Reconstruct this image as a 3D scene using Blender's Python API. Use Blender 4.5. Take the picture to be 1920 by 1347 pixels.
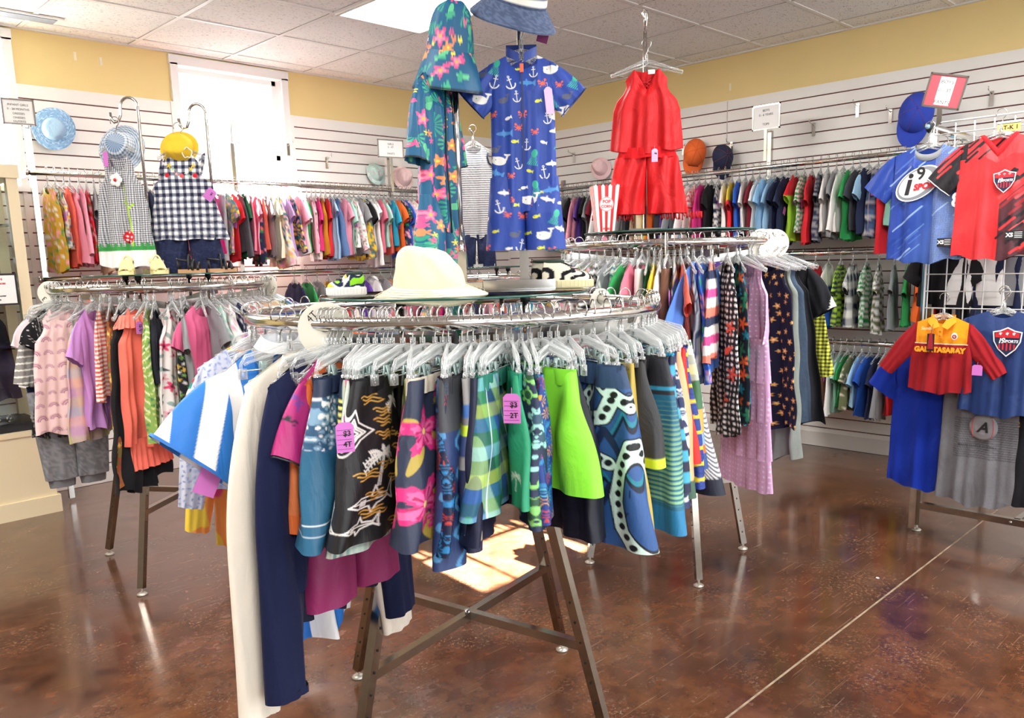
import bpy, math, random
import numpy as np
from mathutils import Vector, Matrix
for _o in list(bpy.data.objects): bpy.data.objects.remove(_o)
C = bpy.context.scene.collection
sc = bpy.context.scene
PI = math.pi
# ------------------------------------------------------------------ camera
YAW, PIT, ROL, FPX = .77794, .1697, -.0278, 1534.0
fw = Vector((math.sin(YAW)*math.cos(PIT), math.cos(YAW)*math.cos(PIT), -math.sin(PIT)))
rt = Vector((math.cos(YAW), -math.sin(YAW), 0)); up = rt.cross(fw)
r2 = rt*math.cos(ROL)+up*math.sin(ROL); u2 = -rt*math.sin(ROL)+up*math.cos(ROL)
cd = bpy.data.cameras.new('camera'); cam = bpy.data.objects.new('camera', cd); C.objects.link(cam)
M = Matrix((r2, u2, -fw)).transposed().to_4x4(); M.translation = (0, 0, 1.349); cam.matrix_world = M
cd.sensor_width = 36; cd.lens = FPX/1920*36; cd.shift_y = 80/1920; cd.clip_start = .05
sc.camera = cam
# ------------------------------------------------------------------ world, sun, lamps, exposure
w = bpy.data.worlds.new('world'); sc.world = w; w.use_nodes = True
bg = w.node_tree.nodes['Background']; bg.inputs[0].default_value = (.93, .97, 1, 1); bg.inputs[1].default_value = 3.2
sl = bpy.data.lights.new('sun', 'SUN'); sl.energy = 240; sl.angle = .01; sl.color = (1, .96, .9)
so = bpy.data.objects.new('sun', sl); C.objects.link(so)
so.rotation_euler = Vector((-.30, -2.80, -2.26)).to_track_quat('-Z', 'Y').to_euler(); so.location = (3, 9, 6)
LAMPS = [(3.125, 3.6), (3.125, .6), (.1, 2.2), (.1, -.6), (3.125, -1.6), (-1.6, 3.6)]
for i, (x, y) in enumerate(LAMPS):
    ll = bpy.data.lights.new('ceiling_lamp', 'AREA'); ll.shape = 'RECTANGLE'; ll.size = .56; ll.size_y = 1.16
    ll.energy = 36; ll.color = (1, .975, .93)
    lo = bpy.data.objects.new('ceiling_lamp', ll); C.objects.link(lo); lo.location = (x, y, 2.75)
sc.view_settings.view_transform = 'Standard'; sc.view_settings.look = 'None'
sc.view_settings.gamma = 1; sc.view_settings.use_curve_mapping = False
sc.view_settings.exposure = .46
sc.cycles.max_bounces = 10; sc.cycles.transparent_max_bounces = 40; sc.cycles.diffuse_bounces = 4
sc.cycles.glossy_bounces = 4; sc.cycles.transmission_bounces = 6; sc.cycles.caustics_reflective = False; sc.cycles.caustics_refractive = False

# ------------------------------------------------------------------ helpers
def lin(c):
    if isinstance(c, str):
        c = c.lstrip('#'); c = [int(c[i:i+2], 16)/255 for i in (0, 2, 4)]
    return tuple(x/12.92 if x <= .04045 else ((x+.055)/1.055)**2.4 for x in c[:3])
MATS = {}
def mat(name, col='#808080', rough=.6, metal=0, emit=0, wrinkle=0, bump=0, bscale=200, var=0, vscale=6, spec=.5, sheen=0, attr=False, alpha=1, coat=0):
    if name in MATS: return MATS[name]
    m = bpy.data.materials.new(name); MATS[name] = m; m.use_nodes = True
    nt = m.node_tree; b = nt.nodes['Principled BSDF']; L = nt.links
    c = lin(col)
    b.inputs['Base Color'].default_value = (*c, 1); b.inputs['Roughness'].default_value = rough
    b.inputs['Metallic'].default_value = metal; b.inputs['Specular IOR Level'].default_value = spec
    b.inputs['Sheen Weight'].default_value = sheen; b.inputs['Coat Weight'].default_value = coat
    if emit: b.inputs['Emission Color'].default_value = (*c, 1); b.inputs['Emission Strength'].default_value = emit
    tc = nt.nodes.new('ShaderNodeTexCoord')
    src = None
    if attr:
        a = nt.nodes.new('ShaderNodeAttribute'); a.attribute_name = 'Col'; src = a.outputs['Color']
        L.new(src, b.inputs['Base Color'])
    if var:
        n = nt.nodes.new('ShaderNodeTexNoise'); n.inputs['Scale'].default_value = vscale; n.inputs['Detail'].default_value = 5
        L.new(tc.outputs['Object'], n.inputs['Vector'])
        r = nt.nodes.new('ShaderNodeMapRange'); r.inputs[1].default_value = .3; r.inputs[2].default_value = .7
        r.inputs[3].default_value = 1-var; r.inputs[4].default_value = 1+var*.4
        L.new(n.outputs['Fac'], r.inputs[0])
        mx = nt.nodes.new('ShaderNodeVectorMath'); mx.operation = 'SCALE'
        if src: L.new(src, mx.inputs[0])
        else: mx.inputs[0].default_value = c
        L.new(r.outputs[0], mx.inputs['Scale']); L.new(mx.outputs[0], b.inputs['Base Color'])
    if bump:
        n = nt.nodes.new('ShaderNodeTexNoise'); n.inputs['Scale'].default_value = bscale; n.inputs['Detail'].default_value = 3
        L.new(tc.outputs['Object'], n.inputs['Vector'])
        bp = nt.nodes.new('ShaderNodeBump'); bp.inputs['Strength'].default_value = bump; bp.inputs['Distance'].default_value = .002
        L.new(n.outputs['Fac'], bp.inputs['Height']); L.new(bp.outputs[0], b.inputs['Normal'])
        if wrinkle:
            mp = nt.nodes.new('ShaderNodeMapping'); mp.inputs['Scale'].default_value = (1, 1, .45); L.new(tc.outputs['Object'], mp.inputs[0])
            n2 = nt.nodes.new('ShaderNodeTexNoise'); n2.inputs['Scale'].default_value = 13; n2.inputs['Detail'].default_value = 4; n2.inputs['Distortion'].default_value = 1.3
            L.new(mp.outputs[0], n2.inputs['Vector'])
            b2 = nt.nodes.new('ShaderNodeBump'); b2.inputs['Strength'].default_value = wrinkle; b2.inputs['Distance'].default_value = .02
            L.new(n2.outputs['Fac'], b2.inputs['Height']); L.new(b2.outputs[0], bp.inputs['Normal'])
    if alpha < 1: b.inputs['Alpha'].default_value = alpha
    return m
def m_plastic():
    if 'clear_plastic' in MATS: return MATS['clear_plastic']
    m = bpy.data.materials.new('clear_plastic'); MATS['clear_plastic'] = m; m.use_nodes = True; nt = m.node_tree; L = nt.links
    nt.nodes.remove(nt.nodes['Principled BSDF']); out = nt.nodes['Material Output']
    t = nt.nodes.new('ShaderNodeBsdfTransparent'); t.inputs[0].default_value = (.97, .98, .98, 1)
    g = nt.nodes.new('ShaderNodeBsdfGlossy'); g.inputs['Roughness'].default_value = .22; g.inputs[0].default_value = (1, 1, 1, 1)
    d0 = nt.nodes.new('ShaderNodeBsdfTranslucent'); d0.inputs[0].default_value = (.95, .97, .97, 1); d1 = nt.nodes.new('ShaderNodeBsdfDiffuse'); d1.inputs[0].default_value = (.95, .97, .97, 1); d = nt.nodes.new('ShaderNodeMixShader'); L.new(d0.outputs[0], d.inputs[1]); L.new(d1.outputs[0], d.inputs[2])
    a = nt.nodes.new('ShaderNodeMixShader'); a.inputs[0].default_value = .6; L.new(g.outputs[0], a.inputs[1]); L.new(d.outputs[0], a.inputs[2])
    lw = nt.nodes.new('ShaderNodeLayerWeight'); lw.inputs[0].default_value = .45
    r = nt.nodes.new('ShaderNodeMapRange'); r.inputs[3].default_value = .14; r.inputs[4].default_value = .9; L.new(lw.outputs['Facing'], r.inputs[0])
    x = nt.nodes.new('ShaderNodeMixShader'); L.new(r.outputs[0], x.inputs[0]); L.new(t.outputs[0], x.inputs[1]); L.new(a.outputs[0], x.inputs[2])
    L.new(x.outputs[0], out.inputs[0]); return m
def m_glass(name='shelf_glass', tint=(.93, .98, .96), fac=.08):
    if name in MATS: return MATS[name]
    m = bpy.data.materials.new(name); MATS[name] = m; m.use_nodes = True; nt = m.node_tree; L = nt.links
    nt.nodes.remove(nt.nodes['Principled BSDF']); out = nt.nodes['Material Output']
    t = nt.nodes.new('ShaderNodeBsdfTransparent'); t.inputs[0].default_value = (*tint, 1)
    g = nt.nodes.new('ShaderNodeBsdfGlossy'); g.inputs['Roughness'].default_value = .02
    fr = nt.nodes.new('ShaderNodeFresnel'); fr.inputs[0].default_value = 1.45
    x = nt.nodes.new('ShaderNodeMixShader'); L.new(fr.outputs[0], x.inputs[0]); L.new(t.outputs[0], x.inputs[1]); L.new(g.outputs[0], x.inputs[2])
    L.new(x.outputs[0], out.inputs[0]); return m
CLOTH = lambda: mat('cloth', attr=True, rough=.85, wrinkle=.32, bump=.25, bscale=350, sheen=.04, spec=.25)
SATIN = lambda: mat('swim_cloth', attr=True, rough=.5, wrinkle=.3, bump=.12, bscale=500, spec=.4)
CHROME = lambda: mat('chrome', '#d6d4d0', rough=.12, metal=1)
STEEL = lambda: mat('brushed_steel', '#a8a096', rough=.16, metal=1, var=.1, vscale=40)
WIRE = lambda: mat('hanger_wire', '#b9b8b4', rough=.25, metal=1)
WHITE = lambda: mat('white_card', '#f7f7f4', rough=.6)
INK = lambda: mat('black_ink', '#1c1a1c', rough=.6)
PINK = lambda: mat('pink_card', '#cf74c6', rough=.7)
RUBBER = lambda: mat('black_rubber', '#17171a', rough=.6)

class MB:
    def __init__(s): s.v = []; s.f = []; s.m = []; s.c = []; s.n = 0; s.hasc = False
    def add(s, V, F, mi=0, col=None):
        V = np.asarray(V, float).reshape(-1, 3); F = np.asarray(F, dtype=int)
        s.v.append(V); s.f.append((F+s.n, mi))
        if col is None: s.c.append(np.ones((len(V), 3))*.8)
        else: s.c.append(np.broadcast_to(np.asarray(col, float), (len(V), 3))); s.hasc = True
        s.n += len(V); return s
    def box(s, c, d, mi=0, R=None, col=None, taper=1):
        x, y, z = [q/2 for q in d]; V = []
        for k in (-1, 1):
            t = taper if k > 0 else 1
            for (i, j) in ((-1, -1), (1, -1), (1, 1), (-1, 1)): V.append((i*x*t, j*y*t, k*z))
        V = np.array(V)
        if R is not None: V = V@np.array(R).T
        s.add(V+np.array(c), [(0, 3, 2, 1), (4, 5, 6, 7), (0, 1, 5, 4), (1, 2, 6, 5), (2, 3, 7, 6), (3, 0, 4, 7)], mi, col); return s
    def bar(s, p, q, w_, h_, mi=0, col=None):
        p = np.array(p, float); q = np.array(q, float); d = q-p; L = np.linalg.norm(d); d /= L
        a = np.cross((0, 0, 1.), d)
        if np.linalg.norm(a) < 1e-4: a = np.array((1., 0, 0))
        a /= np.linalg.norm(a); b = np.cross(d, a)
        return s.box((p+q)/2, (L, w_, h_), mi, R=np.array([d, a, b]).T, col=col)
    def tube(s, P, r, n=8, mi=0, closed=False, col=None, cap=True):
        P = np.asarray(P, float); k = len(P); r = np.broadcast_to(np.asarray(r, float), (k,))
        T = np.roll(P, -1, 0)-np.roll(P, 1, 0)
        if not closed: T[0] = P[1]-P[0]; T[-1] = P[-1]-P[-2]
        T /= np.linalg.norm(T, axis=1)[:, None]+1e-12
        a = np.cross(T[0], (0, 0, 1.))
        if np.linalg.norm(a) < .1: a = np.cross(T[0], (1., 0, 0))
        a /= np.linalg.norm(a); V = []
        th = np.arange(n)*2*PI/n
        for i in range(k):
            a = a-T[i]*(a@T[i]); a /= np.linalg.norm(a); b = np.cross(T[i], a)
            V.append(P[i]+r[i]*(np.cos(th)[:, None]*a+np.sin(th)[:, None]*b))
        V = np.concatenate(V); F = []
        for i in range(k if closed else k-1):
            j = (i+1) % k
            for t in range(n): F.append((i*n+t, i*n+(t+1) % n, j*n+(t+1) % n, j*n+t))
        s.add(V, F, mi, col)
        if not closed and cap:
            s.f.append(([tuple(range(s.n-len(V)+n-1, s.n-len(V)-1, -1)), tuple(range(s.n-n, s.n))], mi))
        return s
    def lathe(s, prof, c=(0, 0, 0), n=24, mi=0, col=None, R=None, sx=1, sy=1):
        th = np.arange(n)*2*PI/n; V = []
        for r, z in prof: V.append(np.stack([r*np.cos(th)*sx, r*np.sin(th)*sy, np.full(n, z)], 1))
        V = np.concatenate(V)
        if R is not None: V = V@np.array(R).T
        F = [(i*n+t, i*n+(t+1) % n, (i+1)*n+(t+1) % n, (i+1)*n+t) for i in range(len(prof)-1) for t in range(n)]
        s.add(V+np.array(c), F, mi, col); return s
    def grid(s, P, mi=0, col=None, wrap=False, flip=False):
        P = np.asarray(P); n, m = P.shape[:2]; i = np.arange(n-1)[:, None]; j = np.arange(m if wrap else m-1)[None]
        a = i*m+j; b = i*m+(j+1) % m; c = (i+1)*m+(j+1) % m; d = (i+1)*m+j
        F = np.stack([a, b, c, d] if not flip else [a, d, c, b], -1).reshape(-1, 4)
        s.add(P.reshape(-1, 3), F, mi, None if col is None else np.asarray(col).reshape(-1, 3)); return s
    def poly(s, P, mi=0, col=None):
        s.add(P, [tuple(range(len(P)))], mi, col); return s
    def prism(s, P2, d, ax=1, off=0, mi=0, col=None):
        # outline P2 (x, z) given thickness d along y
        n = len(P2); V = [(x, off-d/2, z) for x, z in P2]+[(x, off+d/2, z) for x, z in P2]
        b = s.n; s.add(V, [(i, (i+1) % n, n+(i+1) % n, n+i) for i in range(n)], mi, col)
        s.f.append(([tuple(b+i for i in range(n)), tuple(b+n+i for i in range(n-1, -1, -1))], mi)); return s
    def mesh(s, name, mats, smooth=True):
        me = bpy.data.meshes.new(name); V = np.concatenate(s.v)
        lens = []; idx = []; mi = []
        for F, m_ in s.f:
            if isinstance(F, np.ndarray) and F.ndim == 2:
                lens.append(np.full(len(F), F.shape[1])); idx.append(F.reshape(-1)); mi.append(np.full(len(F), m_))
            else:
                for q in F: lens.append([len(q)]); idx.append(list(q)); mi.append([m_])
        lens = np.concatenate(lens); idx = np.concatenate(idx); mi = np.concatenate(mi)
        me.vertices.add(len(V)); me.vertices.foreach_set('co', V.astype(np.float32).reshape(-1))
        me.loops.add(len(idx)); me.loops.foreach_set('vertex_index', idx.astype(np.int32))
        me.polygons.add(len(lens)); st = np.concatenate([[0], np.cumsum(lens)[:-1]])
        me.polygons.foreach_set('loop_start', st.astype(np.int32))
        try: me.polygons.foreach_set('loop_total', lens.astype(np.int32))
        except Exception: pass
        me.polygons.foreach_set('material_index', mi.astype(np.int32))
        me.polygons.foreach_set('use_smooth', np.full(len(lens), bool(smooth)))
        me.update(calc_edges=True); me.validate()
        if s.hasc:
            at = me.color_attributes.new('Col', 'FLOAT_COLOR', 'POINT'); cc = np.concatenate(s.c)
            if len(at.data) == len(cc): at.data.foreach_set('color', np.concatenate([cc, np.ones((len(cc), 1))], 1).astype(np.float32).reshape(-1))
        for m_ in (mats if isinstance(mats, (list, tuple)) else [mats]): me.materials.append(m_)
        return me
    def build(s, name, mats, parent=None, smooth=True):
        return link(name, s.mesh(name, mats, smooth), parent)
def link(name, me, parent=None):
    o = bpy.data.objects.new(name, me); C.objects.link(o)
    if parent is not None: o.parent = parent
    return o
def tag(o, label, cat, group=None, kind=None):
    if label: o['label'] = label
    if cat: o['category'] = cat
    if group: o['group'] = group
    if kind: o['kind'] = kind
    return o
def thing(name, label, cat, loc=(0, 0, 0), rz=0, group=None):
    o = bpy.data.objects.new(name, None); C.objects.link(o); o.location = loc; o.rotation_euler = (0, 0, rz); o.empty_display_size = .05
    return tag(o, label, cat, group)
def struct(name, mb, mats, smooth=False, parent=None):
    o = mb.build(name, mats, parent, smooth)
    if parent is None: o['kind'] = 'structure'
    return o
def copyt(o, parent=None):
    c = o.copy(); C.objects.link(c)
    if parent is not None: c.parent = parent
    for ch in [q for q in bpy.data.objects if q.parent == o]: copyt(ch, c)
    return c
FONTC = {}
def textmesh(body, size, bold=0, align='CENTER', extr=0, space=1.0, shear=0):
    key = (body, size, bold, align, space, shear)
    if key in FONTC: return FONTC[key]
    cu = bpy.data.curves.new('t', 'FONT'); cu.body = body; cu.size = size; cu.align_x = align; cu.align_y = 'CENTER'
    cu.offset = bold; cu.resolution_u = 3; cu.space_character = space; cu.shear = shear
    o = bpy.data.objects.new('t', cu); C.objects.link(o)
    me = bpy.data.meshes.new_from_object(o, depsgraph=bpy.context.evaluated_depsgraph_get())
    V = np.zeros(len(me.vertices)*3); me.vertices.foreach_get('co', V); V = V.reshape(-1, 3)
    F = [tuple(p.vertices) for p in me.polygons]
    bpy.data.objects.remove(o); bpy.data.curves.remove(cu); bpy.data.meshes.remove(me)
    FONTC[key] = (V, F); return V, F
def add_text(mb, body, size, pos, ux=(1, 0, 0), uy=(0, 0, 1), mi=0, **k):
    V, F = textmesh(body, size, **k)
    if not len(V): return
    P = np.array(pos)+V[:, :1]*np.array(ux)+V[:, 1:2]*np.array(uy)
    b = mb.n; mb.v.append(P); mb.c.append(np.ones((len(P), 3))*.8); mb.n += len(P)
    mb.f.append(([tuple(b+i for i in f) for f in F], mi))
# ------------------------------------------------------------------ room
XR, YB, ZC = 5.528, 5.59, 2.772
X0, Y0 = -2.4, -2.4
def m_floor():
    m = bpy.data.materials.new('stained_concrete'); m.use_nodes = True; nt = m.node_tree; L = nt.links; N = nt.nodes.new
    b = nt.nodes['Principled BSDF']; tc = N('ShaderNodeTexCoord')
    def noise(s, d=6, rough=.6, dist=0):
        n = N('ShaderNodeTexNoise'); n.inputs['Scale'].default_value = s; n.inputs['Detail'].default_value = d
        n.inputs['Roughness'].default_value = rough; n.inputs['Distortion'].default_value = dist
        L.new(tc.outputs['Object'], n.inputs['Vector']); return n.outputs['Fac']
    def ramp(f, stops):
        r = N('ShaderNodeValToRGB'); L.new(f, r.inputs[0]); e = r.color_ramp.elements
        while len(e) < len(stops): e.new(.5)
        for k, (p, c) in enumerate(stops): e[k].position = p; e[k].color = (*lin(c), 1)
        return r.outputs[0]
    def mix(f, a, bb, t='MIX'):
        x = N('ShaderNodeMix'); x.data_type = 'RGBA'; x.blend_type = t
        if hasattr(f, 'links'): L.new(f, x.inputs[0])
        else: x.inputs[0].default_value = f
        for i, q in ((6, a), (7, bb)):
            if hasattr(q, 'links'): L.new(q, x.inputs[i])
            else: x.inputs[i].default_value = (*lin(q), 1)
        return x.outputs[2]
    base = ramp(noise(1.3, 8, .62, .6), [(.3, '#2b1a11'), (.46, '#4d2a1b'), (.6, '#6a432b'), (.75, '#453020')])
    base = mix(noise(4.5, 8, .7, 1.2), base, ramp(noise(9, 5), [(.35, '#382015'), (.65, '#754b2f')]))
    wear = ramp(noise(15, 14, .86, .2), [(.56, '#000000'), (.68, '#dddddd')])
    spot = ramp(noise(1.1, 3), [(.44, '#000000'), (.62, '#ffffff')])
    wm = mix(1.0, wear, spot, 'MULTIPLY')
    fine = ramp(noise(75, 8, .85), [(.535, '#000000'), (.64, '#ffffff')])
    fm = mix(1.0, fine, ramp(noise(2.6, 5, .65), [(.48, '#000000'), (.66, '#eeeeee')]), 'MULTIPLY')
    col = mix(wm, base, '#a08f7a'); col = mix(fm, col, '#b8a68f')
    # scratches: stretched noise
    for ang, sx in ((.5, (3, 160, 1)), (-.9, (4, 190, 1))):
        mp = N('ShaderNodeMapping'); mp.inputs['Rotation'].default_value = (0, 0, ang); mp.inputs['Scale'].default_value = sx
        L.new(tc.outputs['Object'], mp.inputs[0]); n = N('ShaderNodeTexNoise'); n.inputs['Scale'].default_value = 1; n.inputs['Detail'].default_value = 2
        L.new(mp.outputs[0], n.inputs['Vector']); sm = ramp(n.outputs['Fac'], [(.685, '#000000'), (.74, '#999999')])
        col = mix(sm, col, '#b09c84')
    L.new(col, b.inputs['Base Color'])
    rr = N('ShaderNodeMapRange'); L.new(noise(5, 8, .7), rr.inputs[0]); rr.inputs[1].default_value = .3; rr.inputs[2].default_value = .75
    rr.inputs[3].default_value = .10; rr.inputs[4].default_value = .34; L.new(rr.outputs[0], b.inputs['Roughness'])
    b.inputs['Coat Weight'].default_value = .35; b.inputs['Coat Roughness'].default_value = .08
    bp = N('ShaderNodeBump'); bp.inputs['Strength'].default_value = .15; bp.inputs['Distance'].default_value = .002
    L.new(noise(14, 8, .7), bp.inputs['Height']); L.new(bp.outputs[0], b.inputs['Normal'])
    return m
def m_tile():
    m = bpy.data.materials.new('ceiling_tile'); m.use_nodes = True; nt = m.node_tree; L = nt.links; N = nt.nodes.new
    b = nt.nodes['Principled BSDF']; b.inputs['Roughness'].default_value = .9; tc = N('ShaderNodeTexCoord')
    mp = N('ShaderNodeMapping'); mp.inputs['Scale'].default_value = (38, 100, 1); mp.inputs['Rotation'].default_value = (0, 0, .6)
    L.new(tc.outputs['Object'], mp.inputs[0]); n = N('ShaderNodeTexNoise'); n.inputs['Scale'].default_value = 1.6; n.inputs['Detail'].default_value = 2
    L.new(mp.outputs[0], n.inputs['Vector'])
    r = N('ShaderNodeValToRGB'); e = r.color_ramp.elements; e[0].position = .3; e[0].color = (*lin('#8f8d89'), 1); e[1].position = .385; e[1].color = (*lin('#efeeea'), 1)
    L.new(n.outputs['Fac'], r.inputs[0]); L.new(r.outputs[0], b.inputs['Base Color'])
    bp = N('ShaderNodeBump'); bp.inputs['Strength'].default_value = .4; L.new(n.outputs['Fac'], bp.inputs['Height']); L.new(bp.outputs[0], b.inputs['Normal']); return m
mb = MB(); mb.box(((X0+XR)/2, (Y0+YB)/2, -.05), (XR-X0+.2, YB-Y0+.2, .1)); fl = struct('floor', mb, m_floor())
mb = MB(); mb.box(((X0+XR)/2, 1.157, .0006), (XR-X0, .007, .0012)); o = struct('trim_9', mb, mat('joint_filler', '#a48f78', rough=.8, var=.5, vscale=25))
# ceiling: tiles sit between an exposed T grid with slightly lowered tegular edge
GX = [XR-.11-.6225*k for k in range(0, 14)][:-1]; GX = [5.30-.619*k for k in range(-0, 13)]
GX = [3.43+.625*k for k in range(-9, 4)]; GY = [4.81-.604*k for k in range(-1, 13)]
mb = MB(); mb.box(((X0+XR)/2, (Y0+YB)/2, ZC+.05), (XR-X0+.2, YB-Y0+.2, .1)); ce = struct('ceiling', mb, m_tile())
mb = MB()
for x in GX: mb.box((x, (Y0+YB)/2, ZC-.001), (.026, YB-Y0, .008)); mb.box((x, (Y0+YB)/2, ZC-.0035), (.030, YB-Y0, .002), 1)
for y in GY: mb.box(((X0+XR)/2, y, ZC-.0015), (XR-X0, .026, .008)); mb.box(((X0+XR)/2, y+.014, ZC-.003), (XR-X0, .004, .004), 1)
mb.box((X0/2+XR/2, YB-.012, ZC-.006), (XR-X0, .024, .01)); mb.box((XR-.012, Y0/2+YB/2, ZC-.006), (.024, YB-Y0, .01))
struct('trim_1', mb, [mat('grid_white', '#e6e4df', rough=.5), mat('grid_gap', '#8d8a85', rough=.8)])
# windows in the back wall: x0,x1,z0,z1
WINS = [(.35, 1.46, 1.86, 2.70), (2.47, 3.24, 1.60, 2.70)]
YEL = mat('yellow_paint', '#ecd596', rough=.75, bump=.08, bscale=60, var=.03, vscale=1.5)
def wall_x(name, y, xa, xb, holes, th=.14):
    mb = MB(); xs = xa
    for (a, b, z0, z1) in holes:
        mb.box(((xs+a)/2, y+th/2, ZC/2), (a-xs, th, ZC)); mb.box(((a+b)/2, y+th/2, z0/2), (b-a, th, z0)); mb.box(((a+b)/2, y+th/2, (z1+ZC)/2), (b-a, th, ZC-z1)); xs = b
    mb.box(((xs+xb)/2, y+th/2, ZC/2), (xb-xs, th, ZC)); return struct(name, mb, YEL)
wb = wall_x('wall_back', YB, X0, XR+.14, WINS)
mb = MB(); mb.box((XR+.07, (Y0+YB)/2, ZC/2), (.14, YB-Y0, ZC)); wr = struct('wall_right', mb, YEL)
mb = MB(); mb.box((X0-.07, (Y0+YB)/2, ZC/2), (.14, YB-Y0, ZC)); struct('wall_left', mb, mat('far_wall_paint', '#8a7f72', rough=.8))
# shop front behind the camera: low wall, lintel and piers around wide openings
mb = MB(); CR = mat('far_wall_paint'); mb.box(((X0+XR)/2, Y0-.07, .2), (XR-X0, .14, .4)); mb.box(((X0+XR)/2, Y0-.07, 2.6), (XR-X0, .14, .35))
for x in (X0+.1, -.6, 1.2, 3.0, XR-.3): mb.box((x, Y0-.07, 1.4), (.22, .14, 2.1))
struct('wall_front', mb, CR)
WF = mat('window_white', '#f4f4f2', rough=.4)
for i, (a, b, z0, z1) in enumerate(WINS):
    r = bpy.data.objects.new('window_%d' % (i+1), None); C.objects.link(r); r.location = ((a+b)/2, YB, z0); r['kind'] = 'structure'
    W = b-a; Hh = z1-z0; mb = MB()
    mb.box((0, .0, Hh+.02), (W+.1, .05, .06)); mb.box((-W/2-.02, 0, Hh/2), (.05, .05, Hh)); mb.box((W/2+.02, 0, Hh/2), (.05, .05, Hh)); mb.box((0, -.01, -.01), (W+.1, .09, .03))
    mb.box((-W/2+.004, .07, Hh/2), (.01, .14, Hh)); mb.box((W/2-.004, .07, Hh/2), (.01, .14, Hh)); mb.box((0, .07, Hh-.004), (W, .14, .01)); mb.box((0, .07, .004), (W, .14, .01)); mb.box((0, .08, Hh/2), (W, .03, .035)); mb.box((-W/2+.02, .08, Hh/2), (.04, .03, Hh)); mb.box((W/2-.02, .08, Hh/2), (.04, .03, Hh)); mb.box((0, .08, Hh-.02), (W, .03, .04)); mb.box((0, .08, .02), (W, .03, .04))
    mb.build('window_frame', WF, r, False)
    mb = MB(); mb.box((0, .085, Hh/2), (W-.06, .006, Hh-.06)); mb.build('window_pane', m_glass('window_glass', (1, 1, 1)), r, False)
# slatwall: white planks with dark grooves between
SLAT = mat('slat_white', '#f1efe9', rough=.45, var=.03, vscale=3); GROOVE = mat('slat_groove', '#6b3a34', rough=.8)
def slatwall(name, p, q, ztop, zbot, nrm, zg=2.372, ends=True):
    # p,q: (x,y) along the wall; nrm into the room
    p = np.array(p, float); q = np.array(q, float); n = np.array(nrm, float); d = (q-p); L = np.linalg.norm(d); mid = (p+q)/2
    mb = MB(); R = np.array([[d[0]/L, n[0], 0], [d[1]/L, n[1], 0], [0, 0, 1]])
    mb.box((*(mid+n*.005), (ztop+zbot)/2), (L, .008, ztop-zbot-.002), 1, R)
    zs = [ztop]; z = zg
    while z > zbot+.02: zs.append(z); z -= .0775
    zs.append(zbot)
    for a, b in zip(zs[:-1], zs[1:]):
        top = a if a == ztop else a-.004; bot = b+.004 if b != zbot else b
        mb.box((*(mid+n*.012), (top+bot)/2), (L, .014, top-bot), 0, R)
    if ends:
        for e, sg in ((p, 1), (q, -1)): mb.box((*(e+sg*d/L*.012+n*.016), (ztop+zbot)/2), (.024, .02, ztop-zbot), 0, R)
    return struct(name, mb, [SLAT, GROOVE])
slatwall('trim_2', (1.47, YB), (2.43, YB), 2.452, .10, (0, -1)); slatwall('trim_3', (3.285, YB), (XR, YB), 2.452, .10, (0, -1))
slatwall('trim_4', (2.43, YB), (3.285, YB), 1.57, .10, (0, -1), 1.5195, False); slatwall('trim_5', (.3, YB), (1.47, YB), 1.84, .10, (0, -1), 1.8295, False)
slatwall('trim_6', (XR, YB-.02), (XR, Y0+.05), 2.455, .10, (-1, 0), 2.384, False)
mb = MB(); mb.box((XR-.012, (Y0+YB)/2, .052), (.02, YB-Y0, .1)); struct('baseboard_right', mb, mat('base_white', '#dcd8d0', rough=.5))
mb = MB(); mb.box(((X0+XR)/2, YB-.012, .052), (XR-X0, .02, .1)); struct('baseboard_back', mb, mat('base_white'))
mb = MB()
for y in (3.28, .86): mb.box((XR-.021, y, 1.3), (.006, .003, 2.3))
struct('trim_7', mb, mat('panel_seam', '#c9c5bd', rough=.6))
# ceiling light panels
DIF = mat('light_diffuser', '#ffffff', rough=.5, emit=5.0)
for i, (x, y) in enumerate(LAMPS):
    lab = ['large recessed ceiling light panel above the round racks']+['recessed ceiling light panel behind the camera']*5
    t = thing('ceiling_light', lab[i], 'light', (x, y, ZC), group='ceiling light panels' if i else None)
    mb = MB(); mb.box((0, 0, -.0085), (.585, 1.19, .004)); mb.build('diffuser', DIF, t, False)
    mb = MB()
    for sx in (-1, 1): mb.box((sx*.30, 0, -.010), (.02, 1.21, .008)); mb.box((0, sx*.598, -.010), (.6, .016, .008))
    mb.build('frame', mat('grid_white'), t, False)
t = thing('ceiling_vent', 'dark ceiling air vent at the left edge above yellow wall', 'vent', (1.45, 5.30, ZC))
mb = MB(); mb.box((0, 0, -.008), (.5, .12, .01)); mb.build('frame', mat('grid_white'), t, False)
mb = MB(); mb.box((0, 0, -.015), (.44, .09, .004)); mb.build('grille', mat('vent_grey', '#7b838d', rough=.5), t, False)
sh = [o for o in bpy.data.objects if o.name == 'window_1'][0]
mb = MB(); mb.box((0, -.03, .44), (1.08, .003, .86)); mb.tube([(-.54, -.03, .86), (.54, -.03, .86)], .018, 10); mb.box((0, -.03, .01), (1.08, .012, .02))
mb.tube([(.46+.02*math.cos(a), -.045, .6+.03*math.sin(a)) for a in np.linspace(0, 2*PI, 13)[:-1]], .002, 5, closed=True)
_m = mat('shade_cloth', '#ffffff', rough=.9)
_nt = _m.node_tree; _t = _nt.nodes.new('ShaderNodeBsdfTranslucent'); _t.inputs[0].default_value = (1, 1, 1, 1); _x = _nt.nodes.new('ShaderNodeMixShader'); _x.inputs[0].default_value = .7
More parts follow.
